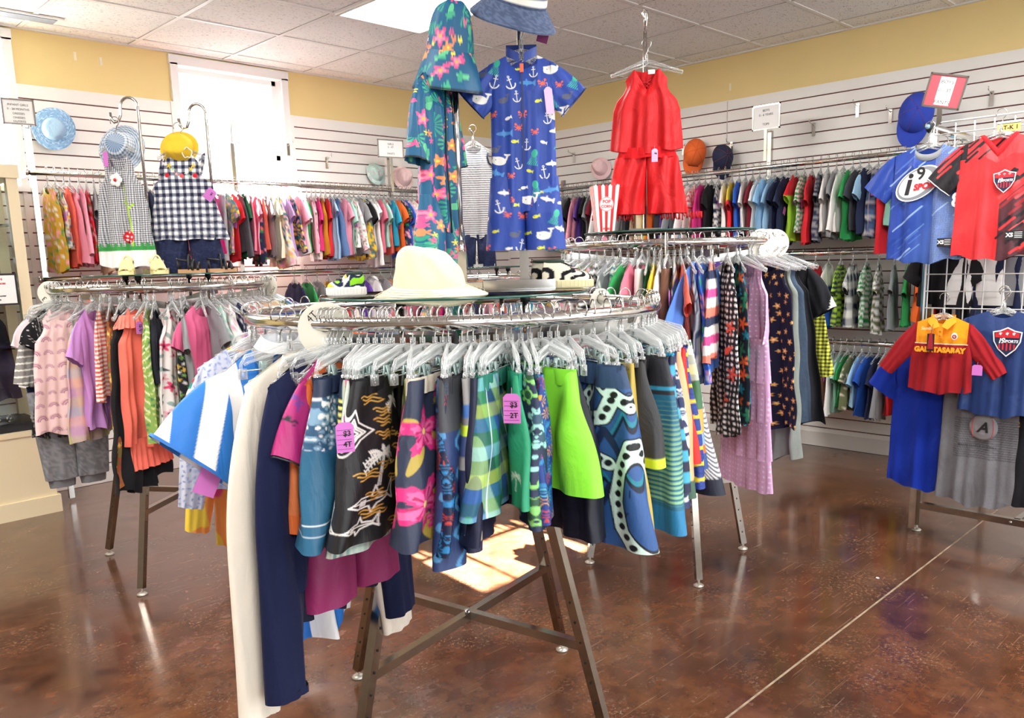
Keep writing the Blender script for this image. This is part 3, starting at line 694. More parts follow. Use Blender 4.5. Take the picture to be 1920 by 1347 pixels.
# ------------------------------------------------------------------ garment kinds; every one hangs from its own z0
def price_tag(t, p, face=0, txt=None, w_=.034, h_=.055, tilt=0, col=None, rx=0):
    mb = MB(); c = .007
    P = [(-w_/2, -h_/2), (w_/2, -h_/2), (w_/2, h_/2-c), (w_/2-c, h_/2), (-w_/2+c, h_/2), (-w_/2, h_/2-c)]
    mb.prism(P, .0008)
    mb.tube([(0, 0, h_/2-.006), (0, .002, h_/2+.012)], .0005, 4)
    if txt:
        for i, s_ in enumerate(txt): add_text(mb, s_, w_*.42, (.004, -.001, h_*(.12-.36*i)), mi=1, bold=.0004)
        for k in range(5): mb.box((-.001, -.0008, h_*(.25-.16*k)), (w_*.82, .0004, .0005), 1)
    o = mb.build('price_tag', [PINK() if col is None else col, INK()], t, False); o.location = p; o.rotation_euler = (rx, tilt, face); return o
def tee(p=None, kind='tee', W=.15, L=.40, ls=.12, ang=1.05, wc=.055, seed=1, res=(16, 18), fa=.012, mats=None, name=None, fl=0, z0=-.082, v=False, nf=.05, nw=None, sl=.045, arm=.12, d=.016, sd=.014, parent=None, frill=False, build=True, mb=None, **kw):
    nw = nw or W*.42
    g = dict(sh=W*.93, sl=sl, nw=nw, nf=nf, L=L, arm=arm, prof=[(0, W*.93), (arm*.9, W*.90), (L*.6, W*.93+fl*.5), (L, W*.97+fl)], d=d, fa=fa, seed=seed, z0=z0, v=v, **kw)
    if kind == 'tank': g['sh'] = W*.62; g['nw'] = W*.36; g['prof'] = [(0, W*.62), (.05, W*.60), (arm, W*.92), (L*.5, W*.95+fl*.4), (L, W*.97+fl)]; g['arm'] = arm
    mb = mb or MB()
    torso(mb, g, p, res)
    if kind in ('tee', 'long', 'dress_s'):
        for s in (-1, 1): sleeve(mb, g, s, p, (max(8, res[0]*2//3), max(5, res[1]//2) if kind != 'long' else max(8, res[1])), ls, ang, wc, d=sd)
    if not build: return mb, g
    return mb.build(name, mats or CLOTH(), parent)
def shorts(p, W=.13, L=.30, hw=.085, seed=1, res=(28, 16), fa=.006, mats=None, name='swim_shorts', z0=-.112, flare=.01, parent=None, d=.02, build=True, mb=None, fn=2, spread=(0, 0), **kw):
    g = dict(z0=z0, seed=seed, **kw); mb = mb or MB(); legs(mb, g, p, res, W, hw, L, flare=flare, d=d, fa=fa, fn=fn, spread=spread)
    if not build: return mb, g
    return mb.build(name, mats or CLOTH(), parent)
# ------------------------------------------------------------------ the crowded rails
PAL = dict(white='#f3f1ee', cream='#ece2c9', black='#1d1c20', navy='#232b4a', grey='#8f9094', charcoal='#47494f', pink='#ee9fb4', coral='#f0705f', red='#cf2430', orange='#ee6d2c',
 yellow='#efcb3b', mustard='#c99b2c', lime='#a9d63e', green='#2f9a52', mint='#a9dccb', teal='#237f86', turquoise='#2aa3c4', blue='#2a5cc0', denim='#54749f', purple='#5a3a93', lavender='#c3a1dc',
 magenta='#d32f7d', maroon='#7c1f2f', beige='#d2b596', brown='#7a5340', peach='#f6b79a', olive='#6f7550', skyblue='#9cc9ea', rose='#d8768c', forest='#1e5a3a')
WORD = {'skyblue': 'sky blue', 'forest': 'forest green'}
def pw(c): return WORD.get(c, c)
def painter(col, pat, col2, seed):
    a, b = PAL[col], PAL.get(col2, '#ffffff')
    if not pat: return solid(a), ''
    if pat == 'st': return stripes([a, b], .028), 'striped'
    if pat == 'fs': return stripes([a, b], .012), 'finely striped'
    if pat == 'vs': return stripes([a, b], .02, True), 'vertically striped'
    if pat == 'fl': return dots(a, [b, PAL['green'], PAL['pink']], .030, .013, shape='flower', seed=seed), 'floral'
    if pat == 'df': return dots(a, [b, PAL['yellow'], PAL['teal']], .018, .008, seed=seed), 'speckled floral'
    if pat == 'do': return dots(a, [b], .022, .005, jit=.05), 'dotted'
    if pat == 'gi': return checks(a, b, .011), 'gingham'
    if pat == 'pl': return plaid([a, b, PAL['white'], a], .018), 'plaid'
    if pat == 'ca': return noisep([a, b, PAL['olive']], 70, seed), 'camouflage'
    if pat == 'co': return over(solid(a), (lambda x, z, t: (z > -.14) & np.isin(np.array([t]*1), ['sl', 'sr', 't', 'b'])[0], b)), 'colour-blocked'
    if pat == 'rg': return over(solid(a), (only('sl', 'sr'), b)), 'raglan'
TYPES = {'T': 'T-shirt', 'L': 'long-sleeved top', 'D': 'dress', 'K': 'sleeveless top', 'P': 'pair of trousers', 'S': 'pair of shorts', 'F': 'flared dress', 'H': 'hooded top'}
REG = []
def small(spec, loc, rz, seed, out=1, scale=1., res=1., tagp=.3, W=None, L=None, zdrop=0, hang=True, group=None, rail='', mats=None):
    r = random.Random(seed); p = spec.split('-'); ty = p[0]; col = p[1]; pat = p[2] if len(p) > 2 else ''; col2 = p[3] if len(p) > 3 else ''
    pt, pword = painter(col, pat, col2, seed); pt = pt
    fine = 1.0 if not pat else 1.6; n = int(14*res*fine), int(16*res*fine)
    W = (W or r.uniform(.115, .14))*scale; L = (L or r.uniform(.33, .42))*scale; tw = .25*math.sin(seed*.45)+r.uniform(-.1, .1); ly = .03*math.sin(seed*.31)+r.uniform(-.012, .012)
    kw = dict(seed=seed, fa=.012*scale, twist=tw, ly=ly, d=.013*scale, res=n, z0=-.085)
    if ty == 'T': mb, g = tee(pt, 'tee', W=W, L=L, ls=r.uniform(.07, .10)*scale, ang=r.uniform(.95, 1.25), wc=.045*scale, build=False, **kw)
    elif ty in 'LH': mb, g = tee(pt, 'long', W=W, L=L, ls=r.uniform(.26, .32)*scale, ang=r.uniform(1.2, 1.4), wc=.028*scale, build=False, **kw)
    elif ty == 'K': mb, g = tee(pt, 'tank', W=W, L=L, build=False, **kw)
    elif ty == 'D': mb, g = tee(pt, 'tank', W=W, L=L*1.15, fl=.035*scale, build=False, **kw)
    elif ty == 'F': mb, g = tee(pt, 'tee', W=W, L=L*1.15, fl=.05*scale, ls=.05, ang=.9, wc=.05, build=False, **kw)
    elif ty in 'PS':
        Lq = L*(1.15 if ty == 'P' else .75); kw.pop('d'); kw.pop('res'); kw.pop('fa'); kw.pop('z0')
        mb, g = shorts(pt, W=W*.8, L=Lq, hw=W*(.34 if ty == 'P' else .5), res=(16, int(14*fine)), build=False, **kw)
    name = {'T': 'tshirt', 'L': 'long_sleeved_shirt', 'H': 'hoodie', 'K': 'sleeveless_shirt', 'D': 'dress', 'F': 'dress', 'P': 'trousers', 'S': 'shorts'}[ty]
    if ty == 'H':
        a = np.linspace(0, PI, 9); mb.lathe([(.0, .0), (.035, -.01), (.05, -.035), (.045, -.06), (.03, -.07)], (0, .028, -.065), 14, col=np.array(lin(PAL[col])), sy=.6)
    o = mb.build(name, mats or CLOTH()); o.location = loc; o.rotation_euler = (0, 0, rz)
    cat = {'T': 'T-shirt', 'L': 'top', 'H': 'hoodie', 'K': 'top', 'D': 'dress', 'F': 'dress', 'P': 'trousers', 'S': 'shorts'}[ty]
    tag(o, '', cat, group); o['category'] = cat
    if r.random() < tagp: price_tag(o, (out*W*r.uniform(.5, 1.0), -.022, -.085-L*r.uniform(.28, .55)), tilt=r.uniform(-.5, .5), w_=.036, h_=.05)
    cw = pw(col)+((' and '+pw(col2)) if pat in ('st', 'vs', 'gi', 'pl', 'rg', 'co') and col2 else '')
    REG.append(dict(o=o, core=(cw+' '+pword+' '+TYPES[ty]).replace('  ', ' '), short=pw(col), rail=rail, h=None))
    if hang:
        h = hanger(loc, rz, 'clip' if ty in 'PS' else 'top', None, hw=.10 if ty in 'PS' else (.14 if W > .15 else .12), group='hangers on '+rail, flip=r.choice((1, -1))); h['category'] = 'hanger'; REG[-1]['h'] = h
    return o
def fill_line(specs, p, q, rz, rail, out=1, seed=0, jit=.006, yaw=.28, skip=(), bias=0, **k):
    specs = specs.split(); n = len(specs); r = random.Random(seed)
    for i, s_ in enumerate(specs):
        f = (i+.5)/n; loc = tuple(p[j]+(q[j]-p[j])*f for j in range(3)); j = r.uniform(-jit, jit)
        loc = (loc[0]+j*abs(math.sin(rz)), loc[1]+j*abs(math.cos(rz)), loc[2]+.0172)
        yw = yaw*.8*math.sin(i*.5+seed)*.6+yaw*.35*math.sin(i*.21+seed*2)+r.uniform(-.05, .05)+bias; sc_ = r.uniform(.9, 1.12)
        if s_ == '_' or i in skip: continue
        small(s_, loc, rz+yw, seed*1000+i, out=out, group='clothes on '+rail, rail=rail, **k)
# upper rail on the back wall, left to right
UB = """D-mustard-fl-white K-white-df-red D-coral D-pink L-pink K-red-fl-white T-grey D-beige L-beige K-denim L-navy T-grey T-mint-st-white K-white L-navy T-pink D-blue L-white-fs-navy K-pink
 T-rose D-pink-do-white T-mint-fl-coral L-white T-lavender K-magenta P-grey T-grey-df-pink T-red L-charcoal T-forest L-rose T-pink D-navy-fl-coral K-coral T-grey T-cream D-white-df-pink T-lavender L-navy-df-pink T-pink T-white
 T-green L-pink D-white-fl-pink T-magenta K-mustard T-red F-skyblue D-denim T-pink T-mint L-white-fl-rose T-grey D-brown-df-yellow T-black T-white F-white T-rose T-mint K-coral T-turquoise T-orange T-navy-fl-pink T-blue
 T-white-st-pink F-cream T-magenta T-mint K-white-fl-purple T-magenta F-white-fl-red D-yellow-fl-navy T-white T-peach L-charcoal D-teal-fl-white"""
fill_line(UB, (1.50, BY, 1.915), (4.50, BY, 1.915), -PI/2, 'upper back rail', out=1, seed=1, bias=-.15, scale=1.08)
fill_line("T-navy L-grey H-charcoal T-black T-lime L-grey", (4.52, BY, 1.915), (4.90, BY, 1.915), -PI/2, 'upper back rail', out=1, seed=11, bias=-.1)
LB = """_ T-coral _ _ _ _ _ _ _ _ _ _ _ _ _ _ T-navy T-green T-grey K-mustard T-red T-white T-purple H-white T-grey L-peach T-green T-white T-mint L-beige T-black T-rose T-white T-teal T-navy T-pink"""
fill_line(LB, (1.50, BY, 1.32), (4.85, BY, 1.32), -PI/2, 'lower back rail', out=1, seed=2, bias=-.1)
for i in range(40):
    if 6 < i < 15 or i in (1,): continue
# right wall, far corner to near
UR = """T-lavender H-purple T-white T-skyblue T-skyblue T-mint T-grey T-black L-pink T-purple T-black T-grey T-maroon L-white K-grey T-pink T-white T-green L-grey T-black D-beige-do-brown T-cream T-yellow T-orange
 T-charcoal T-purple T-black L-grey T-skyblue L-white T-red-gi-white L-magenta T-black K-white-fs-navy T-white T-red-co-yellow T-blue T-white T-maroon T-white T-skyblue T-skyblue T-navy T-navy T-lime-co-red T-green-st-white T-red T-navy-st-grey
 T-white T-grey L-white T-green T-charcoal T-navy-rg-skyblue K-denim-pl-navy P-red T-mint T-green-st-mint K-grey L-black T-black T-white-co-yellow T-white P-white-vs-black T-cream"""
fill_line(UR, (BX, 4.92, 1.925), (BX, 1.52, 1.925), 0, 'upper right rail', out=-1, seed=3, bias=.12, scale=1.08)
MR = """T-red T-blue T-white P-green T-navy _ _ _ _ _ T-white T-rose T-black T-grey T-red _ T-white T-navy T-denim T-skyblue-pl-white T-white T-blue T-green T-turquoise K-charcoal T-white T-red T-blue-co-white T-lime-st-navy T-navy-pl-white
 T-white-st-green T-olive-st-white T-grey T-green T-orange T-red-co-blue T-black T-black T-navy"""
fill_line(MR, (BX, 4.6, 1.348), (BX, 1.42, 1.348), 0, 'middle right rail', out=-1, seed=4, bias=.12, scale=1.06)
LR_ = """T-denim L-navy H-white L-charcoal T-grey P-brown L-white T-mint T-green T-cream-ca-olive T-skyblue T-blue T-navy L-grey T-red T-yellow L-grey T-white-fs-black T-beige T-black"""
fill_line(LR_, (BX, 2.62, .775), (BX, 1.65, .775), 0, 'lowest right rail', out=-1, seed=5, bias=.1)
fill_line("T-white T-skyblue L-white T-grey T-white T-cream T-blue", (4.22, 1.372, 1.87), (5.0, 1.384, 1.87), -PI/2, 'projecting rail', out=1, seed=6, tagp=0, scale=.8)
def ring_item(spec, c, R, z, deg, rail, seed, yaw=0, face=None, **k):
    (x, y), d = on_ring(c, R, deg); a = math.radians(deg)
    if face is None: v = (c[0]-x+0, c[1]-y); nrm = (math.cos(a-PI/2), math.sin(a-PI/2)); rz = a if (nrm[0]*-x+nrm[1]*-y) > 0 else a+PI
    else: rz = a+face
    out = 1 if abs((rz-a) % (2*PI)) < .1 else -1
    return small(spec, (x, y, z+.0172), rz+yaw, seed, out=out, group='clothes on '+rail, rail=rail, **k)
def fill_ring(specs, c, R, z, d0, d1, rail, seed, yaw=.2, **k):
    specs = specs.split(); r = random.Random(seed)
    for i, s_ in enumerate(specs):
        if s_ == '_': continue
        ring_item(s_, c, R, z, d0+(d1-d0)*(i+.5)/len(specs), rail, seed*1000+i, yaw=yaw*.7*math.sin(i*.5+seed), **k)
# back rack and the far sides of the other racks
fill_ring("K-pink K-coral-do-white D-white-df-pink T-rose K-black T-grey-df-pink D-magenta T-teal-fl-white K-white-st-red T-navy L-pink D-coral T-skyblue K-white-fl-green T-purple K-white T-black D-red-df-white T-pink K-navy-do-white T-magenta D-mint T-white-fs-navy K-rose L-navy D-green-fl-white",
 BC, BR, BZ, 160, 345, 'back rack', 7, tagp=.1)
fill_ring("L-white T-lavender-df-purple D-pink T-grey T-blue D-navy-fl-pink P-grey T-white K-teal", LC, LR, LZ, 20, 140, 'left rack', 8, tagp=.1)
fill_ring("T-white-st-black K-red-fl-navy T-turquoise D-white K-mint-fl-green T-purple-df-pink", RC, RR, RZ, 115, 168, 'right rack', 9, tagp=.2, scale=1.15)
# ------------------------------------------------------------------ printed motifs (fabric prints), drawn in the cloth's own plane
def seg_d(x, z, a, b):
    ax, az = a; bx, bz = b; dx, dz = bx-ax, bz-az; L = dx*dx+dz*dz+1e-12
    t = np.clip(((x-ax)*dx+(z-az)*dz)/L, 0, 1); return np.hypot(x-ax-t*dx, z-az-t*dz)
def strokes(base, S, parts=None):
    # S: list of (points, width, colour)
    def f(x, z, t):
        out = base(x, z, t)
        if parts and t not in parts: return out
        for pts, w_, c in S:
            P = np.array(pts); m = (x > P[:, 0].min()-w_)&(x < P[:, 0].max()+w_)&(z > P[:, 1].min()-w_)&(z < P[:, 1].max()+w_)
            if not m.any(): continue
            xs, zs = x[m], z[m]; d = np.full(xs.shape, 9.)
            for a, b in zip(P[:-1], P[1:]): d = np.minimum(d, seg_d(xs, zs, a, b))
            o2 = out[m]; o2[d < w_/2] = lin(c); out[m] = o2
        return out
    return f
def shape_mask(k, u, v):
    rr = np.hypot(u, v); tt = np.arctan2(v, u); E = lambda cx, cz, a, b: ((u-cx)/a)**2+((v-cz)/b)**2 < 1
    B = lambda x0, x1, z0, z1: (u > x0)&(u < x1)&(v > z0)&(v < z1)
    if k == 'disc': return rr < 1
    if k == 'ring': return (rr < 1)&(rr > .62)
    if k == 'flower': return rr < .62+.38*np.cos(5*tt)
    if k == 'hib': return rr < .72+.26*np.cos(5*tt)+.05*np.cos(25*tt)
    if k == 'leaf': return (u/1)**2+(v/(.32*(1.15-.6*u)))**2 < 1
    if k == 'star': return rr < .5+.5*np.abs(np.cos(2.5*tt))**3
    if k == 'frond': return (rr < 1)&(np.abs(tt) < 1.5)&(np.cos(tt*14) > .0)&(rr > .15)
    if k == 'tri': return (v > -.6)&(v < 1-np.abs(u)*1.6)
    if k == 'fish': return E(0, 0, .75, .42)|((u > .6)&(u < 1.15)&(np.abs(v) < (u-.5)*.75))
    if k == 'shark': return ((u/1.2)**2+(v/(.32))**2 < 1)|((np.abs(u) < .25)&(v > 0)&(v < .75-np.abs(u)*2.2))|((u > .95)&(u < 1.5)&(np.abs(v) < (u-.85)*.9))|((u > -.1)&(u < .3)&(v < 0)&(v > -.6+np.abs(u-.1)*1.5))
    if k == 'whale': return E(-.1, 0, .95, .55)|B(-1.0, -.4, -.3, .5)|((u > .6)&(u < 1.05)&(v > .1)&(v < .8))&(np.abs(u-.85-.3*(v-.4)) < .13)|((v > .65)&(v < .95)&(np.abs(u-.9) < .42)&(v > .6+np.abs(u-.9)*.5))
    if k == 'anchor': return ((rr*0+np.hypot(u, v-.85) < .18)&(np.hypot(u, v-.85) > .08))|B(-.07, .07, -.9, .7)|B(-.35, .35, .38, .5)|((np.hypot(u, v+.2) < .75)&(np.hypot(u, v+.2) > .58)&(v < -.25))
    if k == 'crab': return E(0, 0, .5, .36)|((rr > .4)&(rr < .95)&(np.cos(tt*8+1) > .55)&(np.abs(v) < .6))|(np.hypot(np.abs(u)-.7, v-.62) < .26)
    if k == 'octo': return E(0, .45, .38, .5)|((v < .2)&(v > -1)&(np.abs(((u/(.45+.35*(-v))*3+.6*np.sin(v*5))+.5) % 1-.5) < .26)&(np.abs(u) < .35+.35*(-v)))
    if k == 'rays': return (rr < 1)&(np.cos(tt*9) > .55)&(rr > .2)
    if k == 'turtle': return E(0, 0, .55, .7)|(np.hypot(u, v-.85) < .2)|(np.hypot(np.abs(u)-.6, v-.45) < .27)|(np.hypot(np.abs(u)-.5, v+.6) < .2)
    return rr < 1
def stamps(base, S, off=None):
    def f(x, z, t):
        out = base(x, z, t)
        ox, oz = (off or {}).get(t, (0, 0))
        for k, cx, cz, r, rot, c in S:
            cx, cz = cx+ox, cz+oz
            m = (np.abs(x-cx) < r*1.6)&(np.abs(z-cz) < r*1.6)
            if not m.any(): continue
            dx, dz = (x[m]-cx)/r, (z[m]-cz)/r; u = dx*math.cos(rot)+dz*math.sin(rot); v = -dx*math.sin(rot)+dz*math.cos(rot)
            o2 = out[m]; o2[shape_mask(k, u, v)] = lin(c); out[m] = o2
        return out
    return f
def scatter(kinds, x0, x1, z0, z1, cell, seed, jit=.25, rotr=3.14):
    # kinds: list of lists of (shape, rel r, colour) stacked; cell grid with stagger
    r = random.Random(seed); S = []; j = 0; z = z1; bag = []
    while z > z0:
        x = x0+(.5*cell if j % 2 else 0)
        while x < x1:
            if not bag: bag = list(range(len(kinds))); r.shuffle(bag)
            K = kinds[bag.pop()]; cx, cz, ro = x+r.uniform(-jit, jit)*cell, z+r.uniform(-jit, jit)*cell, r.uniform(-rotr, rotr)
            for (k, dx, dz, rr, c, dr) in K:
                S.append((k, cx+(dx*math.cos(ro)-dz*math.sin(ro))*cell, cz+(dx*math.sin(ro)+dz*math.cos(ro))*cell, rr*cell, ro+dr, c))
            x += cell
        z -= cell*.86; j += 1
    return S
# ------------------------------------------------------------------ front rack
HERO = []
def view_deg(x, y): return math.degrees(math.atan2(y, x))
def hang_ring(c, R, z, deg, delta):
    (x, y), d = on_ring(c, R, deg); return (x, y, z+.0172), math.radians(view_deg(x, y)-delta)
def hero(name, label, cat, loc, rz, group=None): return thing(name, label, cat, loc, rz, group)
FG = 'swimwear on the front rack'
HGF = 'hangers on the front rack'
def reghanger(o, hl): o['label'] = hl; return o
def swim(deg, delta, label, pt, hl, W=.14, L=.31, hw=.10, seed=1, n=150, nv=130, wb=None, wbh=.034, zt=-.112, group=FG, mats=None, flare=.012, d=.026, fa=.008, cuff=None, tag_=None, tagp=None, hk='clip', R=None, c=None, name='swim_shorts', twist=0, lx=0, ly=0, fn=2, cat='shorts', spread=(0, 0), tface=0, drawcord=None):
    c = c or FC; R = R or FR
    loc, rz = hang_ring(c, R, FZ, deg, delta); t = hero(name, label, cat, loc, rz, group)
    kw = dict(twist=twist, lx=lx, ly=ly)
    xh = W/2+flare+(hw-W/2)*.9+hw; pt0 = pt
    pt = lambda x, z, t_: pt0(x*.15/(W+(xh-W)*np.clip(-z/L, 0, 1)), z, t_)
    shorts(pt, W=W, L=L, hw=hw, seed=seed, res=(n, nv), z0=zt-.004, name='leg_panels', parent=t, mats=mats or SATIN(), d=d, fa=fa, flare=flare, fn=fn, spread=spread, **kw)
    if wb:
        g = dict(z0=zt, seed=seed, **kw); mb = MB(); pw_ = wb if callable(wb) else solid(wb)
        k = 40 if n < 100 else 110; th = np.linspace(0, 2*PI, k, endpoint=False)
        rings = []
        for zz in np.linspace(0, -wbh, 6):
            rp = .0012*np.cos(th*k/2.0)*0+.0016*np.sin(th*26)
            a = (W+.003)*(1-.02*math.sin(-zz/wbh*PI)); b = d*.72
            rings.append(np.stack([a*np.sign(np.cos(th))*np.abs(np.cos(th))**.8+0*th, b*np.sin(th)+rp, np.full(k, zz)+zt], 1))
        P = np.array(rings); mb.grid(deform(P, g), 0, pw_(P[..., 0], P[..., 2]-zt, 'w'), wrap=True); mb.build('waistband', SATIN(), t)
    h = hanger(loc, rz, hk, hl, True, HGF, hw=W*.93)
    if tag_: price_tag(t, tagp or (-W, -.03, zt-.06), math.radians(delta-90)*.85, tag_, w_=.034, h_=.058)
    if drawcord:
        mb = MB(); x0, z0 = drawcord[0], zt-.028; y0 = -d-.006
        for s in (-1, 1):
            mb.tube([(x0, y0, z0), (x0+s*.014, y0-.006, z0+.012), (x0+s*.022, y0-.007, z0+.002), (x0+s*.012, y0-.006, z0-.008), (x0, y0-.004, z0)], .0022, 6)
            mb.tube([(x0, y0-.004, z0), (x0+s*.010, y0-.008, z0-.02), (x0+s*.016, y0-.007, z0-.042)], .0022, 6)
        mb.build('drawcord', mat('cord_'+drawcord[1].strip('#'), drawcord[1], rough=.8), t)
    return t
# prints
def palm_strokes(cx, cz, s, c, cw=.0012):
    S = [([(cx-.1*s, cz-s), (cx, cz)], cw*.9, c), ([(cx-.02*s, cz-s), (cx+.05*s, cz)], cw*.9, c)]
    for a in (.15, .8, 1.5, 2.3, 3.0, 3.5, -.3):
        P = [(cx+.62*s*math.cos(a)*t, cz+.5*s*math.sin(a)*t-.25*s*t*t) for t in np.linspace(0, 1, 6)]; S.append((P, cw, c))
        for t in np.linspace(.25, 1, 6):
            x, z = cx+.62*s*math.cos(a)*t, cz+.5*s*math.sin(a)*t-.25*s*t*t
            S.append(([(x, z), (x+.04*s, z-.11*s)], cw*.7, c)); S.append(([(x, z), (x-.05*s, z+.07*s)], cw*.7, c))
    return S
def wave_strokes(cx, cz, w_, n, c, cw=.0011, r=None):
    return [([(cx+w_*(t-.5)+.006*i, cz-.006*i+.0022*math.sin(t*9+i*2)) for t in np.linspace(0, 1, 12)], cw, c) for i in range(n)]
def ray_strokes(cx, cz, s, c, cw=.0012):
    o = [(0, 1), (.25, .45), (1, 0), (.35, -.3), (-.2, -1), (-.1, -.35), (-.55, -.05), (-.2, .4), (0, 1)]
    S = [([(cx+s*x, cz+s*z) for x, z in o], cw, c)]
    for k in (.25, .45, .62): S.append(([(cx+s*x*k, cz+s*z*k) for x, z in o], cw, c))
    return S
def shark_strokes(cx, cz, s, c, cw=.0012):
    o = [(-1, 0), (-.5, .22), (.0, .2), (.1, .6), (.28, .2), (.8, .1), (1.15, .6), (1.05, .05), (1.1, -.3), (.8, -.05), (.2, -.2), (.0, -.5), (-.1, -.22), (-.6, -.2), (-1, 0)]
    S = [([(cx+s*x, cz+s*z) for x, z in o], cw, c)]
    for k in range(4): S.append(([(cx+s*(-.5+.08*k), cz+s*.08), (cx+s*(-.52+.08*k), cz-s*.12)], cw, c))
    S.append(([(cx-s*.8, cz+s*.02), (cx+s*.8, cz)], cw*.8, c)); return S
def p_black_palm():
    b = solid('#1d1c1f'); S = []
    W_, G = '#e9e6e0', '#d9a44c'
    for (x, z, s) in ((-.085, -.15, .06), (-.04, -.05, .045), (.10, -.2, .06)): S += palm_strokes(x, z, s, W_, .0034)
    for (x, z, s) in ((-.145, -.10, .045), (.04, -.27, .04)): S += ray_strokes(x, z, s, W_, .003)
    for (x, z, s) in ((-.10, -.235, .045), (.09, -.13, .035), (-.12, -.28, .03)): S += shark_strokes(x, z, s, W_, .003)
    for k in range(26):
        r = random.Random(k); S += wave_strokes(r.uniform(-.15, .15), -.03-.28*k/26+r.uniform(-.01, .01), r.uniform(.025, .055), 3, G, .0026)
    return strokes(b, S)
def p_hibiscus():
    S = []
    for x, z, r_, ro in ((-.115, -.10, .05, .3), (-.05, -.03, .02, 0), (.035, -.045, .025, 0), (-.12, -.235, .055, 1.1), (-.085, -.27, .025, .5), (.115, -.13, .045, 0), (.10, -.25, .05, 2), (.02, -.19, .012, 0)):
        for k in (2.4, 4.0, 5.4): S.append(('leaf', x+r_*1.05*math.cos(k+ro), z+r_*1.05*math.sin(k+ro), r_*.62, k+ro, '#b8a14a'))
        S += [('hib', x, z, r_, ro, '#d8317c'), ('hib', x, z, r_*.72, ro, '#e9669f'), ('rays', x, z, r_*.55, ro, '#b31c5e'), ('disc', x, z, r_*.12, 0, '#f3dc7a')]
    S += [('flower', .06, -.16, .018, 0, '#e9dcae'), ('flower', -.02, -.15, .010, 0, '#e9dcae')]
    return stamps(solid('#2f364c'), S)
def p_wave():
    S = []
    for k in range(9):
        x0 = -.16+.042*k
        for q in range(2): S.append(([(x0+.010*math.sin(t*30+k)+.006*q*0, -.09-t*.28) for t in np.linspace(0, 1, 30)], .006, '#4f8fc0'))
    b = over(solid('#2b3e6b'), (lambda x, z, t: z > -.10, '#45474c'))
    return over(strokes(b, S), (lambda x, z, t: z > -.10, '#45474c'))
def p_tribal():
    b = solid('#2f5690'); S = []; r = random.Random(5)
    for k in range(46):
        x, z = r.uniform(-.17, .17), r.uniform(-.37, -.04); a = r.uniform(.7, 1.5); S.append(([(x, z), (x+.014*math.cos(a), z+.014*math.sin(a))], .0022, '#17233f'))
    for x0 in (-.12, .0, .11):
        for z0 in (-.12, -.235): 
            S.append(([(x0-.055, z0-.05), (x0-.02, z0+.015), (x0, z0-.02), (x0+.03, z0+.03), (x0+.06, z0-.045)], .0042, '#1f7f93')); S.append(([(x0-.055, z0-.06), (x0-.02, z0+.003), (x0, z0-.032), (x0+.03, z0+.018), (x0+.06, z0-.055)], .005, '#131c33'))
            S.append(([(x0-.03, z0-.05), (x0-.01, z0-.01), (x0+.015, z0-.06)], .014, '#1a2949'))
    B = [[(-.17, -.20), (-.10, -.165), (-.02, -.16), (.05, -.175), (.10, -.2)], [(.0, -.03), (.05, -.02), (.10, -.035), (.14, -.07), (.17, -.09)], [(.06, -.05), (.03, -.08), (.05, -.115), (.10, -.105), (.12, -.07)], [(.15, -.16), (.125, -.21), (.11, -.27), (.115, -.33), (.14, -.38)], [(-.12, -.02), (-.10, -.07), (-.13, -.13), (-.15, -.17)], [(.02, -.17), (.035, -.21), (.03, -.25)]]
    for P in B: S.append((P, .034, '#16191f')); 
    for P in B: S.append((P, .028, '#d5f0ea'))
    for P in B:
        P = np.array(P); n = int(sum(np.linalg.norm(P[i+1]-P[i]) for i in range(len(P)-1))/.020)
        for k in range(n+1):
            f = k/n*(len(P)-1); i = min(int(f), len(P)-2); q = P[i]+(P[i+1]-P[i])*(f-i); S.append(([tuple(q), tuple(q+(.002, .002))], .0125, '#14161c'))
    return over(strokes(b, S), (lambda x, z, t: z > -.045, '#31486a'), (lambda x, z, t: (z < -.335)&(x < .03), '#22395f'), (lambda x, z, t: np.abs(x-.077) < .004, '#1c2c4a'))
def p_turtle(): return stamps(solid('#27314c'), scatter([[('turtle', 0, 0, .5, '#9fdcd2', 0), ('disc', 0, 0, .22, '#39566b', 0), ('rays', 0, 0, .3, '#39566b', .3)], [('turtle', 0, 0, .42, '#8ccf74', 0), ('disc', 0, 0, .2, '#31553f', 0)]], -.16, .16, -.32, -.01, .045, 3))
def p_coral(c1='#1c2c55', cc=('#2e7fb8', '#c8413a', '#d8a03a', '#57b7c4')): return stamps(solid(c1), scatter([[('rays', 0, 0, .55, c, 0)] for c in cc]+[[('leaf', 0, 0, .5, cc[0], 0)]], -.17, .17, -.36, 0, .022, 4))
def p_greenplaid():
    def f(x, z, t):
        q = (x*.95+z*.3); i = (np.floor(q/.022) % 4).astype(int); j = (np.floor(z/.026) % 5).astype(int)
        A = np.array([lin(c) for c in ('#1f5f4e', '#3f9c6a', '#2c4f8f', '#a9d08a')]); B = np.array([lin(c) for c in ('#2d6b57', '#3a6db0', '#b7c94a', '#234f45', '#7db6d8')])
        return (A[i]+B[j])/2
    return over(f, (lambda x, z, t: np.abs((x+.1) % .045-.02) < .0008, '#dfe8ee'))
